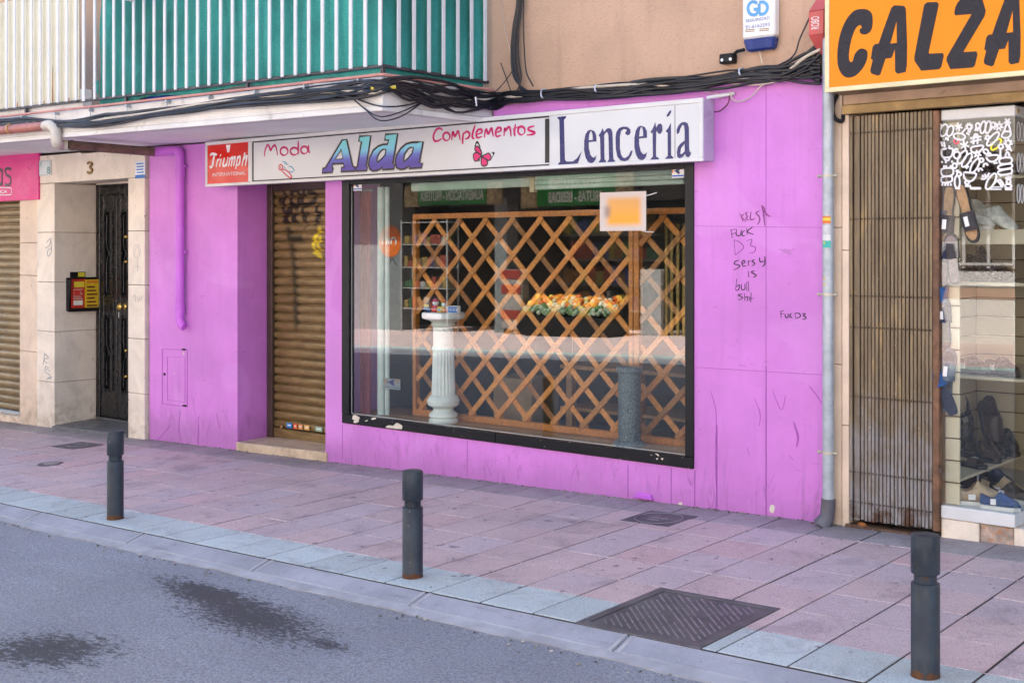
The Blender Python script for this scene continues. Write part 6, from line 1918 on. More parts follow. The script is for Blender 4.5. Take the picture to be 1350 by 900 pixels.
de(230, 438, 14, 16); de(238, 485, 32, 34); de(290, 505, 75, 30, -1.0); de(335, 535, 78, 30, -1.0); dl([(375, 500), (395, 515)]); dl([(365, 535), (385, 550)]); dl([(325, 600), (340, 620)]); dl([(340, 590), (355, 605)])
de(440, 475, 16, 16); star(440, 475, 42, 6, 18); de(525, 450, 26, 20, .8); de(555, 478, 16, 14); dl([(530, 500), (545, 490), (645, 485), (640, 520), (600, 548), (560, 545), (535, 520), (530, 500)], closed=True); dl([(610, 555), (605, 575)]); dl([(630, 550), (628, 572)])
dl([(665, 520), (770, 510), (770, 560), (670, 570)], closed=True); dl([(655, 590), (770, 570), (772, 610), (660, 625)], closed=True); dl([(650, 645), (770, 620), (770, 665), (665, 680)], closed=True); dl([(715, 505), (725, 465), (745, 460), (760, 505)]); dl([(672, 685), (670, 700)]); dl([(770, 665), (785, 675)])
dl([(85, 625), (190, 615), (192, 680), (100, 690)], closed=True); dl([(88, 705), (180, 695), (182, 745), (95, 755)], closed=True)
for i in range(4): dl([(95 + 28 * i, 765), (92 + 28 * i, 788)])
dl([(110, 585), (110, 610)]); dl([(130, 585), (132, 610)]); de(215, 590, 22, 24); dl([(165, 590), (190, 600)])
de(240, 750, 26, 62); de(258, 672, 20, 20); dl([(225, 635), (245, 655)]); dl([(245, 628), (252, 652)]); dl([(220, 812), (270, 815)])
de(415, 590, 80, 30, -1.05); de(480, 535, 20, 18); dl([(305, 665), (315, 655), (420, 665), (420, 700), (385, 738), (335, 735), (308, 700), (305, 665)], closed=True); de(338, 755, 20, 16); dl([(330, 770), (325, 800)]); dl([(345, 770), (350, 800)]); dl([(365, 780), (372, 805)])
dl([(455, 650), (452, 625), (475, 618), (492, 640)]); dl([(500, 605), (505, 575), (530, 570), (545, 590)]); dl([(475, 720), (520, 715), (560, 660)]); dl([(490, 680), (498, 705)]); dl([(515, 670), (520, 700)])
de(575, 745, 88, 34, -1.05); dl([(640, 730), (585, 800), (690, 800)], closed=True, sm=1); de(660, 742, 16, 14); de(680, 770, 14, 16)
for i in range(6): dl([(375 + 18 * i, 800), (378 + 18 * i, 825)])
for i in range(5): dl([(580 + 22 * i, 815), (580 + 22 * i, 830)])
de(745, 790, 32, 20); de(748, 745, 20, 20); dl([(715, 705), (735, 728)]); dl([(742, 690), (748, 722)]); dl([(772, 690), (762, 725)]); dl([(710, 822), (785, 822)])
m.build('doodle', mat('white glass paint', (.80, .80, .80), .5, .03, bump=0), disp)
mw_pink.build('doodle', mat('pink glass paint', (.75, .10, .14), .5, bump=0), disp)
mw_yel.build('doodle', mat('yellow glass paint', (.78, .72, .03), .5, bump=0), disp)
m = MB()
for k_ in range(9):
    yy = .05 + .06 * (k_ % 3) + .02; zz_ = zf0 - .08 - .17 * (k_ // 3) 
    m.ribbon(smooth([Vector((VX1 - .0035, yy + .024 * math.cos(t * .9), zz_ + .05 * math.sin(t * .9))) for t in range(7)], 3, True), .008, .0008, n=(1, 0, 0), closed=True)
m.build('doodle', mat('white glass paint', (.80, .80, .80), .5, .03, bump=0), disp)
# entrance recess right of the display
m = MB(); m.box(VX1 + .001, 2.5, 1.1, 1.2, -.2, 2.5); m.box(2.45, 5, .0, .3, -.5, 2.5); m.build('entrance_wall', M_stone2, ss)
m = MB(); m.box(VX1 + .05, 2.4, 1.05, 1.098, .05, 2.2, .004); m.build('entrance_door', M_darkbrown, ss)
m = MB(); m.box(VX1 + .3, 2.6, .02, 1.3, -.4, .045); m.build('entrance_floor', mat('entrance floor', (.3, .28, .26), .6), ss)

# orange sign
OY = -.222
XO = P(1088, 100, OY).x
osn = thing('orange_sign', 'large orange boxed shop sign with dark grey lettering over the shoe shop', 'sign', (2.3, -.1, 2.55))
oz0, oz1 = P(1088, 122.5, OY).z, P(1092, 1, OY).z + .03
m = MB(); m.box(XO + .003, 4.4, OY + .012, .028, oz0 + .004, oz1 - .003, .002); m.build('housing', mat('sign housing', (.22, .15, .08), .5, .2, 6, .08, dirt=.4), osn)
M_cream = mat('cream frame paint', (.74, .66, .38), .45, .08, 5, .05, dirt=.5, dcol=(.35, .28, .12), dthr=.64)
m = MB(); fwid = .027
m.box(XO, 4.4, OY - .008, OY + .0115, oz0, oz0 + fwid, .002); m.box(XO, 4.4, OY - .008, OY + .0115, oz1 - fwid, oz1, .002); m.box(XO, XO + fwid, OY - .008, OY + .0115, oz0 + fwid + .0005, oz1 - fwid - .0005, .002); m.build('frame', M_cream, osn)
m = MB(); m.box(XO + fwid + .0005, 4.39, OY - .002, OY + .011, oz0 + fwid + .0005, oz1 - fwid - .0005); m.build('panel', mat('orange acrylic', (.86, .25, .004), .14, .03, 3, 0, spec=.25), osn)
m = MB()
cz = lambda pts, holes=(), dx=0, dy=0: poly_px(m, 1085, 0, 5.094, pts, holes, OY - .0022, .002, 3, dx, dy)
cz([(265, 62), (305, 70), (330, 100), (333, 165), (320, 210), (290, 232), (260, 230), (248, 215), (250, 195), (262, 190), (255, 172), (240, 172), (215, 200), (190, 270), (175, 350), (175, 400), (185, 418), (200, 412), (215, 365), (245, 332), (275, 330), (298, 350), (295, 400), (270, 455), (225, 505), (180, 522), (145, 515), (115, 480), (98, 420), (100, 320), (120, 220), (160, 130), (210, 75)])
def cz1(pts, holes=(), dx=0, dy=0, maxy=None):
    poly_px(m, 1085, 0, 5.094, pts, holes, OY - .0022, .002, 0, dx, dy)
A_ = [(480, 38), (545, 42), (556, 60), (565, 300), (563, 440), (555, 485), (500, 497), (485, 480), (484, 330), (460, 390), (420, 395), (385, 500), (370, 510), (325, 495), (318, 475), (335, 405), (322, 395), (335, 315), (350, 298), (375, 295), (400, 220), (460, 55)]
AH = [(495, 140), (497, 290), (452, 295)]
cz1(A_, [AH])
cz1([(700, 18), (765, 16), (778, 30), (710, 350), (712, 362), (805, 358), (812, 375), (795, 450), (780, 466), (660, 476), (615, 410), (614, 385), (680, 35)])
cz1([(905, 20), (925, -2), (1070, -6), (1093, 75), (1085, 110), (945, 345), (948, 352), (1030, 346), (1038, 365), (1020, 440), (1005, 455), (855, 466), (830, 410), (832, 385), (1000, 95), (890, 105), (882, 90), (890, 50)])
A2 = [(x + 762, max(y - 62, -14)) for x, y in A_]
cz1(A2, [[(x + 780, y - 72) for x, y in AH]])
m.build('lettering', mat('graphite vinyl', (.022, .022, .031), .3, .02, bump=0, spec=.2), osn)
m = MB(); m.tube(smooth([P(1104, 125, -.01), P(1098, 140, -.03), P(1100, 155, -.04), P(1110, 160, -.03), P(1112, 150, -.01)], 5), .012, 8); m = m.build('conduit', M_black); tag(m, 'black conduit elbow under the left end of the orange sign', 'conduit')

# ------------------------------------------------------------------ shoes
def leather(name, col, rough=.35): return mat(name, col, rough, .2, 25, .2, 120)
def shoe_parts(L, H, Wd, open_to=.52, toe=1.0):
    """lofted upper with a real opening, plus sole"""
    up, so_ = MB(), MB()
    N, Mx = 16, 14
    rings = []
    for i in range(N + 1):
        t = i / N
        x = L * t
        wv = Wd * (.40 + .10 * math.sin(math.pi * min(1, t * 1.1)) + .08 * math.sin(math.pi * max(0, t - .35) / .65)) * (1 - max(0, (t - .8) / .2) ** 2.2 * .72 * toe) * (1 - max(0, (.12 - t) / .12) ** 2 * .45)
        hv = H * (1 - .12 * math.sin(math.pi * min(1, t / .5)) if t < .5 else 1 - .60 * ((t - .5) / .5) ** .8) * (1 - max(0, (t - .9) / .1) ** 2 * .45)
        amax = math.pi if t > open_to else math.pi * (.60 + .06 * math.cos(t / open_to * math.pi * 2) + (.40 * max(0, (t / open_to - .82) / .18)))
        amax = min(math.pi, amax)
        ring = []
        for k_ in range(Mx + 1):
            a = -amax + 2 * amax * k_ / Mx
            ring.append((x, wv * math.sin(a) * (1.0 if abs(a) < 1.57 else .92), .012 + hv * (.5 - .5 * math.cos(a))))
        rings.append(ring)
    for s, o in ((0, 0), (1, .0035)):
        vs = [[up.bm.verts.new((x, y * (1 - o / max(.01, abs(y) + .02)), z + (o if z < .02 else -o * .2))) for (x, y, z) in r] for r in rings]
        for a, b in zip(vs, vs[1:]):
            for k_ in range(Mx):
                f = up.bm.faces.new((a[k_], a[k_ + 1], b[k_ + 1], b[k_]) if s else (a[k_], b[k_], b[k_ + 1], a[k_ + 1]))
                f.smooth = True
        if s == 0: up._set([up.bm.faces.new(vs[0])], True); up._set([up.bm.faces.new(vs[-1][::-1])], True)
    outl = []
    for i in range(N + 1): outl.append((rings[i][0][0], max(abs(p[1]) for p in rings[i]) + .004))
    pts = [Vector((x, y, 0)) for x, y in outl] + [Vector((x, -y, 0)) for x, y in outl[::-1]]
    so_.prism(pts, .02, n=(0, 0, 1))
    up.keep = True
    return up, so_
def xf(mb, M):
    bmesh.ops.transform(mb.bm, matrix=M, verts=mb.bm.verts)
    return mb
M_tag = mat('price tag', (.80, .80, .78), .5, .03, bump=0)
def pose(x, y, z, yaw, pitch=0, roll=0, sc=1.0): return Matrix.Translation((x, y, z)) @ Matrix.Scale(sc, 4) @ Matrix.Rotation(yaw, 4, 'Z') @ Matrix.Rotation(pitch, 4, 'Y') @ Matrix.Rotation(roll, 4, 'X')
SHG = 'shoes in the display corner'
def shoe(label, x, y, z, yaw, col, sole, L=.25, H=.075, pitch=0, roll=0, stripe=None, tagged=True, op=.5, cat='shoe'):
    t = thing('shoe', label, cat, (x, y, z), SHG)
    Mx = pose(x, y, z, yaw, pitch, roll)
    u, s_ = shoe_parts(L, H, .085 * L / .25, op)
    xf(u, Mx).build('upper', col, t); xf(s_, Mx).build('sole', sole, t)
    if stripe is not None:
        q = MB()
        for dx in (.30, .36): q.tube([(L * dx, .0405 * math.cos(a * .35 - 1.57) * 0 + .044 * math.sin(-1.3 + a * .29), .02 + H * (.5 - .5 * math.cos(-1.3 + a * .29)) * .95) for a in range(10)], .004, 5)
        xf(q, Mx).build('stripe', stripe, t)
    if tagged:
        q = MB(); q.box(L * .30, L * .44, -.050, -.047, .03, .062, .0005); xf(q, Mx).build('price_tag', M_tag, t)
    return t
def slipper(label, x, y, z, yaw, pitch, roll, col, foot, strap, L=.24, tagged=True):
    t = thing('sandal', label, 'sandal', (x, y, z), SHG)
    Mx = pose(x, y, z, yaw, pitch, roll)
    ol = [(0.0, .018), (.02, .028), (.06, .031), (.11, .028), (.16, .036), (.20, .038), (.225, .030), (.24, .012)]
    ol = [(a * L / .24, b) for a, b in ol]
    pts = [Vector((a, b, 0)) for a, b in ol] + [Vector((a, -b, 0)) for a, b in ol[::-1]]
    s_ = MB(); s_.prism(smooth(pts, 3, True), .022, n=(0, 0, 1)); xf(s_, Mx).build('sole', col, t)
    f = MB(); f.prism(smooth([Vector((L / 2 + (p.x - L / 2) * .9, p.y * .84, .0222)) for p in pts], 3, True), .002, n=(0, 0, 1)); xf(f, Mx).build('footbed', foot, t)
    b = MB()
    for x0_, x1_ in ((.50, .80),):
        r0, r1 = [], []
        for i in range(11):
            a = math.pi * i / 10
            r0.append(b.bm.verts.new((L * x0_, .042 * math.cos(a), .012 + .050 * math.sin(a)))); r1.append(b.bm.verts.new((L * x1_, .040 * math.cos(a), .012 + .036 * math.sin(a))))
        r2 = [b.bm.verts.new(v.co * 1.0 + Vector((0, -v.co.y * .07, -.003 * (v.co.z > .02)))) for v in r0]; r3 = [b.bm.verts.new(v.co + Vector((0, -v.co.y * .07, -.003 * (v.co.z > .02)))) for v in r1]
        for i in range(10):
            for q in ((r0[i], r1[i], r1[i + 1], r0[i + 1]), (r2[i], r2[i + 1], r3[i + 1], r3[i]), (r0[i], r0[i + 1], r2[i + 1], r2[i]), (r1[i], r3[i], r3[i + 1], r1[i + 1])):
                ff = b.bm.faces.new(q); ff.smooth = True
    b._set(list(b.bm.faces), True)
    xf(b, Mx).build('strap', strap, t)
    if tagged:
        q = MB(); q.box(L * .57, L * .73, -.012, .012, .0600, .0615, .0004); xf(q, Mx).build('price_tag', M_tag, t)
    return t
Lblack = leather('black leather', (.012, .011, .012), .3); Lbrown = leather('dark brown leather', (.035, .018, .012), .35); Lnavy = leather('navy canvas', (.014, .022, .06), .8); Lbeige = leather('beige canvas', (.42, .31, .19), .8)
Lwhite = leather('white leather', (.70, .70, .64), .4); Lgrey = leather('charcoal felt', (.05, .045, .045), .85); Ltan = leather('tan footbed', (.40, .24, .11), .6); Lblue = leather('mid blue canvas', (.02, .08, .22), .8); Lred = leather('red trim', (.4, .02, .03), .6)
Swhite = mat('white rubber', (.66, .65, .60), .5, .05, bump=.05); Sblack = mat('black rubber', (.015, .015, .016), .55, .1); Stan = mat('tan rubber', (.36, .22, .11), .6)
Lplaid = leather('striped lining', (.22, .16, .17), .8)
f0_ = zb1 + .001
def at(px, py, y): return P(px, py, y)
def on(px, py, z, yaw, L, back=.5):
    """where the heel goes so that the middle of a sole of length L shows at this pixel on height z"""
    q = PZ(px, py, z)
    return q.x - math.cos(yaw) * L * back, q.y - math.sin(yaw) * L * back, z
def put_shoe(label, px, py, z, yaw, col, sole, L=.28, **kw):
    L *= 1.25
    x, y, z = on(px, py, z, yaw, L)
    return shoe(label, x, y, z, yaw, col, sole, L, kw.pop('H', .09) * 1.25, **kw)
def put_slipper(label, px, py, z, yaw, col, foot, strap, L=.26, **kw):
    L *= 1.25
    x, y, z = on(px, py, z, yaw, L)
    return slipper(label, x, y, z, yaw, 0, 0, col, foot, strap, L, **kw)
put_slipper('dark slipper with a white sole on the left of the plinth', 1259, 653, f0_, .35, Swhite, Lgrey, Lnavy, .16)
put_shoe('beige canvas slip-on with dark stripes at the front of the plinth', 1289, 664, f0_, .45, Lbeige, Swhite, .22, H=.10, stripe=Lbrown)
put_shoe('blue canvas shoe with a red stripe at the front right of the plinth', 1319, 671, f0_, .1, Lblue, Swhite, .17, H=.07, stripe=Lred)
put_shoe('tan and navy slip-on in the second row of the plinth', 1324, 655, f0_, .2, Lbeige, Stan, .20, H=.09)
put_shoe('navy slip-on with a pale edge at the back of the plinth', 1314, 643, f0_, -.5, Lnavy, Swhite, .24, H=.085)
put_shoe('dark shoe with a red heel behind the beige slip-on', 1288, 647, f0_, -.4, Lnavy, Lred, .22, H=.085, tagged=False)
put_shoe('dark brown strapped shoe lying nearest on the lower shelf', 1300, 605, SH1 + .001, -.9, Lbrown, Sblack, .27, H=.085)
put_shoe('black open shoe at the back left of the lower shelf', 1278, 600, SH1 + .001, -.9, Lblack, Sblack, .25, H=.085)
put_slipper('dark flat sandal at the left front of the lower shelf', 1280, 615, SH1 + .001, -.4, Sblack, Lbrown, Lbrown, .18)
x_, y_, z_ = on(1292, 592, SH1, 0, 0)
shoe('black loafer propped upright on the lower shelf, left of its pair', x_ - .15, y_ + .0, SH1 + .30, -.95, Lblack, Sblack, .33, .10, pitch=.95, roll=-.15)
shoe('brown-black loafer propped upright on the lower shelf, right of its pair', x_ + .02, y_ + .0, SH1 + .31, -.85, Lbrown, Sblack, .33, .10, pitch=.95, roll=-.15, tagged=False)
put_shoe('black lace-up shoe standing at the back right of the lower shelf', 1326, 597, SH1 + .001, -.9, Lblack, Sblack, .25, H=.12)
put_shoe('small black sandal behind the brown strapped shoe on the lower shelf', 1312, 600, SH1 + .001, -.9, Lblack, Sblack, .20, H=.06)
put_shoe('dark grey low shoe between the blue shoe and the tan slip-on', 1333, 660, f0_, -.2, Lgrey, Swhite, .20, H=.08)
put_shoe('small navy shoe squeezed behind the white-soled slipper', 1270, 646, f0_, -.3, Lnavy, Swhite, .18, H=.07, tagged=False)
put_slipper('dark flat sandal lying on the shelf above the loafers', 1300, 492, SH2 + .001, -.3, Lnavy, Lbrown, Lnavy, .22, tagged=False)
def fixed(label, px, y, z, yaw, col, sole, L, H, **kw):
    q = P(px, 300, y)
    return shoe(label, q.x - math.cos(yaw) * L / 2, y - math.sin(yaw) * L / 2, z, yaw, col, sole, L, H, **kw)
fixed('black high shoe standing on the middle shelf', 1294, .48, SHU[0] + .001, -.6, Lblack, Sblack, .24, .20, tagged=False)
fixed('black low shoe at the left of the shelf above the loafers', 1283, .55, SH2 + .001, -.5, Lblack, Sblack, .26, .10)
fixed('white strapped shoe on the upper shelf', 1288, .45, SHU[1] + .001, -.5, Lwhite, Swhite, .27, .10)
fixed('large white trainer tilted on the upper shelf, right of the strapped one', 1310, .47, SHU[1] + .10, -.35, Lwhite, Stan, .36, .11, pitch=.40, tagged=False)
# slippers hung on the slatted panel that faces the street
def hung(px, py, label, col, foot, strap, up=1, tilt=0, dx=.0, L=.30, tagged=True):
    L *= 1.15
    y = .058 - dx
    q = P(px, py, y)
    t = slipper(label, 0, 0, 0, 0, 0, 0, col, foot, strap, L, tagged)
    loc = Vector((q.x, y, q.z - up * L / 2))
    base = Matrix.Translation(loc) @ Matrix.Rotation(tilt, 4, 'Y') @ Matrix(((0, up, 0, 0), (0, 0, -1, 0), (up, 0, 0, 0), (0, 0, 0, 1)))
    for ch in t.children: ch.data.transform(Matrix.Translation(-loc) @ base)
    t.location = loc
    return t
hung(1241, 278, 'navy slipper hung highest on the left of the slatted panel', Lnavy, Lnavy, Lnavy, -1, .0, 0)
hung(1254, 284, 'tan-lined charcoal sandal hung beside the highest navy slipper', Lgrey, Ltan, Lgrey, -1, .08, .0)
hung(1266, 282, 'charcoal crossed sandal hung at the right of the top row', Lgrey, Ltan, Lgrey, -1, -.25, .03)
hung(1243, 200, 'black slipper hung behind the doodles at the left edge', Lblack, Lgrey, Lblack, -1, .05, .0, .31, False)
hung(1259, 205, 'charcoal slipper hung behind the doodles, right of the black one', Lgrey, Lgrey, Lblack, 1, -.1, .0, .30, False)
fixed('black ankle boot standing behind the doodles on the top shelf', 1295, .45, SHT + .001, -.5, Lblack, Sblack, .30, .24, tagged=False)
fixed('dark brown shoe at the right of the top shelf behind the doodles', 1318, .50, SHT + .001, -.6, Lbrown, Sblack, .30, .13, tagged=False)
fixed('brown low shoe at the left of the middle shelf', 1276, .50, SHU[0] + .001, -.5, Lbrown, Sblack, .28, .10, tagged=False)
fixed('black low shoe at the right of the middle shelf', 1318, .50, SHU[0] + .001, -.7, Lblack, Sblack, .28, .10)
fixed('black shoe on the shelf above the loafers at its right end', 1322, .55, SH2 + .001, -.6, Lblack, Sblack, .28, .10)
hung(1249, 341, 'navy slipper with a striped lining hung in the second row', Lnavy, Lplaid, Lnavy, 1, .05, .0, .26, False)
hung(1261, 341, 'grey slipper with a striped lining hung at the right of the second row', Lgrey, Lplaid, Lgrey, 1, -.1, .01, .25, False)
hung(1246, 378, 'dark blue slipper with a checked toe in the third row', Lnavy, Lplaid, Lblue, -1, .1, .01, .26, False)
hung(1248, 425, 'navy slipper with a ridged sole hung in the fourth row', Lnavy, Lgrey, Lnavy, 1, -.05, .0, .25)
hung(1246, 500, 'grey-blue mule hung in the lowest row of the slatted panel', leather('grey blue felt', (.10, .13, .17), .8), Lgrey, leather('grey blue felt', (.10, .13, .17), .8), 1, .1, .0, .31)
hung(1258, 507, 'navy mule hung tilted in the lowest row of the slatted panel', Lnavy, Lnavy, Lblue, 1, -.4, .02, .29, False)

# ------------------------------------------------------------------ opposite side of the street (reflected in the glass)
def oz(px, py): return P(px, py, -OF_Y)             # mirror image point behind the facade plane
def ox(px, py=330): return oz(px, py).x
M_ogran = mat('opposite dark granite', (.20, .22, .22), .35, .2, 9, .05)
gs = thing('grocery_shop', 'grocery shop across the street with a dark interior and granite piers', 'shop', (-14, OF_Y, -.4))
OYF = OF_Y
m = MB(); m.box(-45, 30, OYF - 8, OYF - .05, 3.4, 10.5); m.build('upper_wall', stucco('sunlit stucco', (.43, .385, .325)), gs)
m = MB(); m.box(-45, ox(463), OYF - .4, OYF, -2, 3.4); m.box(ox(500), ox(531), OYF - .4, OYF + .05, -2, 3.4); m.box(ox(652), ox(668), OYF - .4, OYF + .03, -2, 2.9); m.build('pier', M_ogran, gs)
m = MB(); m.box(ox(463), ox(500), OYF - .4, OYF - .02, -2, 3.4); m.build('white_pier', mat('opposite white render', (.36, .36, .34), .7), gs)
m = MB(); m.box(ox(531), ox(905), OYF - .3, OYF + .02, oz(600, 271).z, 3.4); m.build('lintel', mat('opposite lintel', (.05, .05, .05), .5), gs)
m = MB(); m.box(ox(531) - 4, ox(905) + 3, OYF - 2.2, OYF - 2.1, -1.5, 3.4); m.build('back_wall', mat('opposite interior', (.05, .045, .04), .8), gs)
m = MB(); m.box(ox(531) + .1, ox(905), OYF - 2.09, OYF - .3, 2.9, 3.0); m.build('ceiling', mat('opposite interior', (.05, .045, .04), .8), gs)
m = MB(); m.box(ox(845), ox(872), OYF - .3, OYF + .06, -1, oz(850, 355).z, .01); m.build('granite_pier', mat('opposite pale granite', (.38, .38, .37), .5, .25, 12, .05), gs)
m = MB()
for px in (875, 882, 890, 898): m.box(ox(px) - .03, ox(px) + .03, OYF - .1, OYF - .06, -1, 2.2)
m.build('door_bar', mat('brass bars', (.5, .38, .12), .3, metal=.7), gs)
m = MB(); m.ribbon([Vector((ox(p), OYF + .051, z)) for p, z in ((505, 1.4), (512, 1.25), (518, 1.4), (524, 1.2))], .04, .002, n=(0, 1, 0)); m.build('graffiti', M_black, gs)
m = MB(); c_ = oz(515, 318)
m.prism([Vector((c_.x + .42 * math.cos(t), OYF + .051, c_.z + .42 * math.sin(t))) for t in [i * math.pi / 14 for i in range(28)]], .01, n=(0, 1, 0))
t = m.build('round_sign', mat('orange disc', (.75, .17, .02), .4, bump=0)); tag(t, 'round orange sign with white letters on a granite pier across the street', 'sign')
m = MB()
x0_, z0_ = c_.x, c_.z
for l in ([(.22, -.08), (.22, .05), (.12, .10), (.05, .03), (.05, -.08)], [(-.03, -.08), (-.03, .08)], [(-.12, -.08), (-.12, .06)], [(-.12, .04), (-.2, .09), (-.27, .03), (-.27, -.08)]):
    m.ribbon([Vector((x0_ + u, OYF + .0615, z0_ + v)) for u, v in l], .05, .003, n=(0, 1, 0))
m.build('lettering', M_wtext, t)
def osign(px0, px1, zc, h, lines, label):
    x0_, x1_ = ox(px0), ox(px1)
    t = thing('fascia_sign', label, 'sign', ((x0_ + x1_) / 2, OYF + .06, zc))
    m = MB(); m.box(x0_, x1_, OYF + .03, OYF + .10, zc - h / 2, zc + h / 2, .006); m.build('board', mat('green sign', (.03, .26, .05), .4, .1, bump=0), t)
    m = MB(); m.box(x0_ - .5, x0_ - .01, OYF + .03, OYF + .09, zc - h / 2 - .03, zc + h / 2, .006); m.box(x1_ + .01, x1_ + .5, OYF + .03, OYF + .09, zc - h / 2 - .03, zc + h / 2, .006); m.build('picture', mat('produce picture', (.42, .33, .18), .5, .6, 9, 0), t)
    m = MB(); n = len(lines)
    for i, l in enumerate(lines):
        hh = h * (.62 if n == 1 else .34)
        zc2 = zc + (0 if n == 1 else (h * .22 if i == 0 else -h * .22))
        text(m, l, x0_ + .12 * (x1_ - x0_) * (0 if n == 1 else 1) + .08, x1_ - .12 * (x1_ - x0_) * (0 if n == 1 else 1) - .08, zc2 - hh / 2, zc2 + hh / 2, OYF + .103, .002, 0, .03, flip=True)
    m.build('lettering', M_wtext, t)
m = MB(); m.box(-45, 30, OYF, OYF + 1.25, 3.42, 3.62, .01); m.build('balcony_slab', mat('added shade slab', (.6, .58, .54), .7), gs)  # overhang added to put the green signs below in shade
osign(553, 643, oz(600, 256).z, .52, ['ALIMENTACIÓN - FRUTERÍA'], 'long green grocery sign with one line of white letters across the street')
osign(710, 812, oz(760, 250).z, .74, ['PRODUCTOS LATINOS', 'FRUTAS - BEBIDAS'], 'green grocery sign with two lines of white letters across the street')
# rack of goods, fruit stand
random.seed(9)
rk = thing('display_rack', 'white wire rack stocked with packets outside the grocery shop', 'rack', (ox(580), OYF + .4, ogz(ox(580), OYF)))
xa, xb = ox(548), ox(608)
m = MB()
for xx in (xa, xb):
    for yy in (OYF + .15, OYF + .55): m.tube([(xx, yy, ogz(xx, yy)), (xx, yy, oz(580, 290).z)], .022, 8)
zs_ = [oz(580, p).z for p in (406, 379, 352, 322, 293)]
for z in zs_: m.box(xa, xb, OYF + .15, OYF + .55, z - .02, z, .003)
m.build('frame', mat('rack wire', (.42, .42, .41), .4), rk)
m = MB()
for z in zs_[:-1]:
    xx = xa + .05
    while xx < xb - .1:
        ww = random.uniform(.08, .2); hh = random.uniform(.15, .30)
        m.box(xx, xx + ww, OYF + .3, OYF + .5, z + .001, z + hh, .004, random.choice([(.25, .05, .03, 1), (.25, .18, .05, 1), (.05, .12, .05, 1), (.3, .3, .27, 1), (.05, .06, .15, 1), (.15, .08, .04, 1), (.1, .07, .05, 1)]))
        xx += ww + .02
o = m.build('packets', mat('packet print', (.95, .95, .95), .5, .1, bump=0, tinted=True), rk); o['kind'] = 'stuff'
fs = thing('fruit_stand', 'dark stand heaped with oranges and greens in front of the grocery shop', 'stand', (ox(770), OYF + .5, ogz(ox(770), OYF)))
xa, xb = ox(712), ox(832)
zt_ = oz(770, 416).z
m = MB(); m.box(xa, xb, OYF + .1, OYF + .9, ogz(xa, OYF) + .02, zt_, .01); m.build('bench', M_black, fs)
m = MB()
for i in range(300):
    u = random.random(); v = random.random()
    z = zt_ + .04 + .34 * v + .07 * random.random()
    g_ = v < .34
    t_ = random.choice([(.10, .20, .06, 1), (.25, .35, .22, 1), (.35, .42, .3, 1)]) if g_ else random.choice([(.85, .30, .02, 1), (.85, .45, .03, 1), (.8, .16, .03, 1), (.85, .60, .10, 1), (.75, .7, .5, 1)])
    m.ball((xa + .05 + (xb - xa - .1) * u, OYF + .85 - .7 * v, z), random.uniform(.045, .085), 8, (1, 1, random.uniform(.75, 1.1)), tint=t_)
o = m.build('fruit', mat('fruit skin', (.95, .95, .95), .45, .1, bump=.05, tinted=True), fs); o['kind'] = 'stuff'
m = MB(); m.hexa([(xa, OYF + .06, zt_ - .1), (xb, OYF + .06, zt_ - .1), (xb, OYF + .095, zt_ - .1), (xa, OYF + .095, zt_ - .1), (xa, OYF + .06, zt_ + .4), (xb, OYF + .06, zt_ + .4), (xb, OYF + .095, zt_ + .4), (xa, OYF + .095, zt_ + .4)]); m.build('backboard', M_black, fs)
sd_ = thing('snack_stand', 'tall red and white snack stand beside the fruit outside the grocery shop', 'stand', (ox(692), OYF + .4, ogz(ox(692), OYF)))
m = MB(); xm = ox(692); zg = ogz(xm, OYF)
m.box(xm - .32, xm + .32, OYF + .25, OYF + .55, zg + .1, oz(692, 355).z, .03); m.build('body', mat('snack white', (.30, .28, .25), .4, .2, 6, 0), sd_)
m = MB()
for i, z in enumerate((.35, .95, 1.3)): m.box(xm - .30, xm + .30, OYF + .5505, OYF + .57, zg + z, zg + z + .22, .01)
m.build('panel', mat('snack red', (.30, .045, .03), .4, .2, 6, 0), sd_)
m = MB(); 
for s in (-1, 1): m.box(xm + s * .25 - .03, xm + s * .25 + .03, OYF + .3, OYF + .5, zg, zg + .1, .005)
m.build('leg', M_black, sd_)
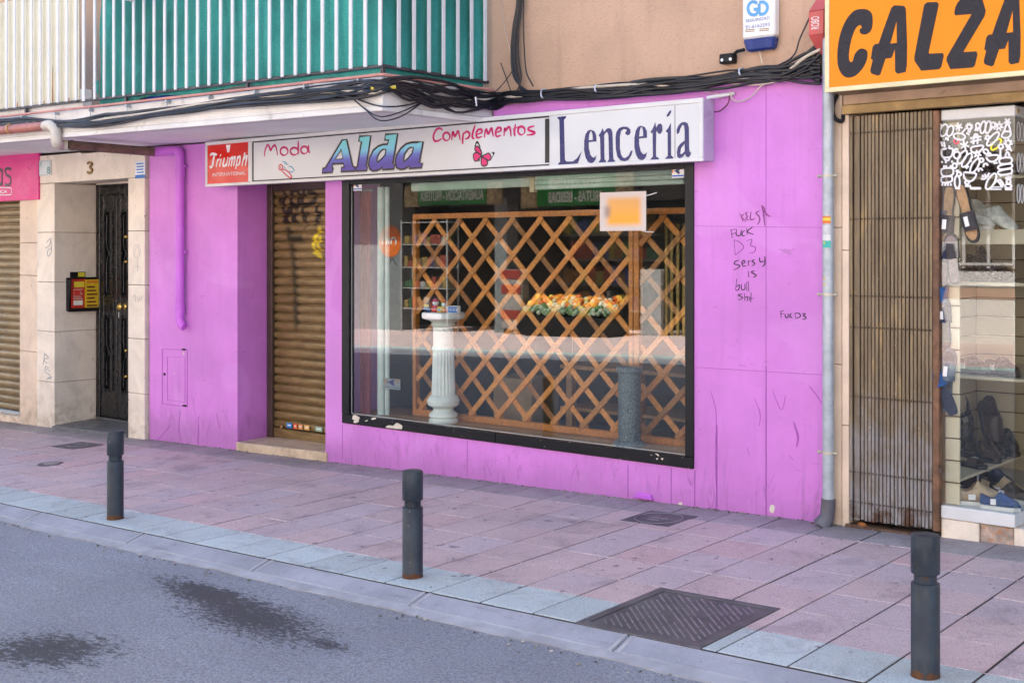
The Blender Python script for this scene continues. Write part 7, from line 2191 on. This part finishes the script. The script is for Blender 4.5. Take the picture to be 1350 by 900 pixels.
# goods shelves inside
sh_ = thing('stocked_shelves', 'shelves of coloured goods inside the grocery shop across the street', 'shelves', (ox(760), OYF - 1.5, -.3))
m = MB()
for z in (.2, .8, 1.4, 2.0, 2.6): m.box(ox(700), ox(830), OYF - 2.0, OYF - 1.2, z - .04, z, .004)
m.build('shelf', mat('dim shelf', (.3, .3, .28), .6), sh_)
m = MB()
for z in (.2, .8, 1.4, 2.0):
    xx = ox(700)
    while xx < ox(830) - .2:
        ww = random.uniform(.1, .25)
        m.box(xx, xx + ww, OYF - 1.6, OYF - 1.25, z + .001, z + random.uniform(.25, .45), .004, random.choice([(.5, .1, .05, 1), (.5, .42, .08, 1), (.08, .25, .1, 1), (.5, .5, .45, 1), (.08, .12, .35, 1), (.4, .2, .06, 1)]))
        xx += ww + .02
o = m.build('goods', mat('packet print', (.95, .95, .95), .5, .1, bump=0, tinted=True), sh_); o['kind'] = 'stuff'
# granite-faced house with a barred window, seen in the shoe shop glass
gh = thing('granite_house', 'pale granite-faced house with a barred window across the street from the shoe shop', 'house', (-3, OYF, -.2))
zc1, zc0 = oz(1300, 375).z, oz(1300, 393).z
m = MB(); m.box(ox(905) + .01, 30, OYF - .4, OYF, -2, zc0 - .0); m.box(ox(905) + .01, 30, OYF - .4, OYF - .001, zc0 + .22, 3.38); m.build('wall', mat('white granite chips', (.76, .75, .72), .6, .3, 30, .3, 60), gh)
m = MB(); m.box(ox(905) + .01, 30, OYF - .4, OYF + .03, zc0 + .001, zc0 + .18, .005); m.build('string_course', mat('pink stone band', (.48, .30, .22), .6), gh)
m = MB(); m.box(-4.9, -1.0, OYF - .02, OYF + .004, zc1 + .25, 3.2); m.build('window', mat('dim window', (.12, .10, .085), .3), gh)
m = MB()
for i in range(9): m.box(-4.8 + i * .45, -4.74 + i * .45, OYF + .03, OYF + .07, zc1 + .3, 3.1, .004)
for z in (zc1 + .35, zc1 + 1.2, 3.0): m.box(-4.85, -1.05, OYF + .07, OYF + .09, z, z + .05, .004)
m.build('window_grille', M_white, gh)
# unseen blocks added on either side to shut out sun and side light
nb = thing('light_block', 'plain unseen block added to shut out light beyond the left end', 'building', (-28, 4, -1))
m = MB(); m.box(-45, -16.01, 0, 9, -2.5, 13.8); m.build('wall', stucco('far stucco', (.50, .42, .34)), nb)
nb = thing('light_block', 'plain unseen block added to shut out light beyond the right end', 'building', (18, 4, 0))
m = MB(); m.box(5.01, 30, 0, 9, -1, 14.3); m.build('wall', stucco('far stucco tan', (.50, .40, .30)), nb)
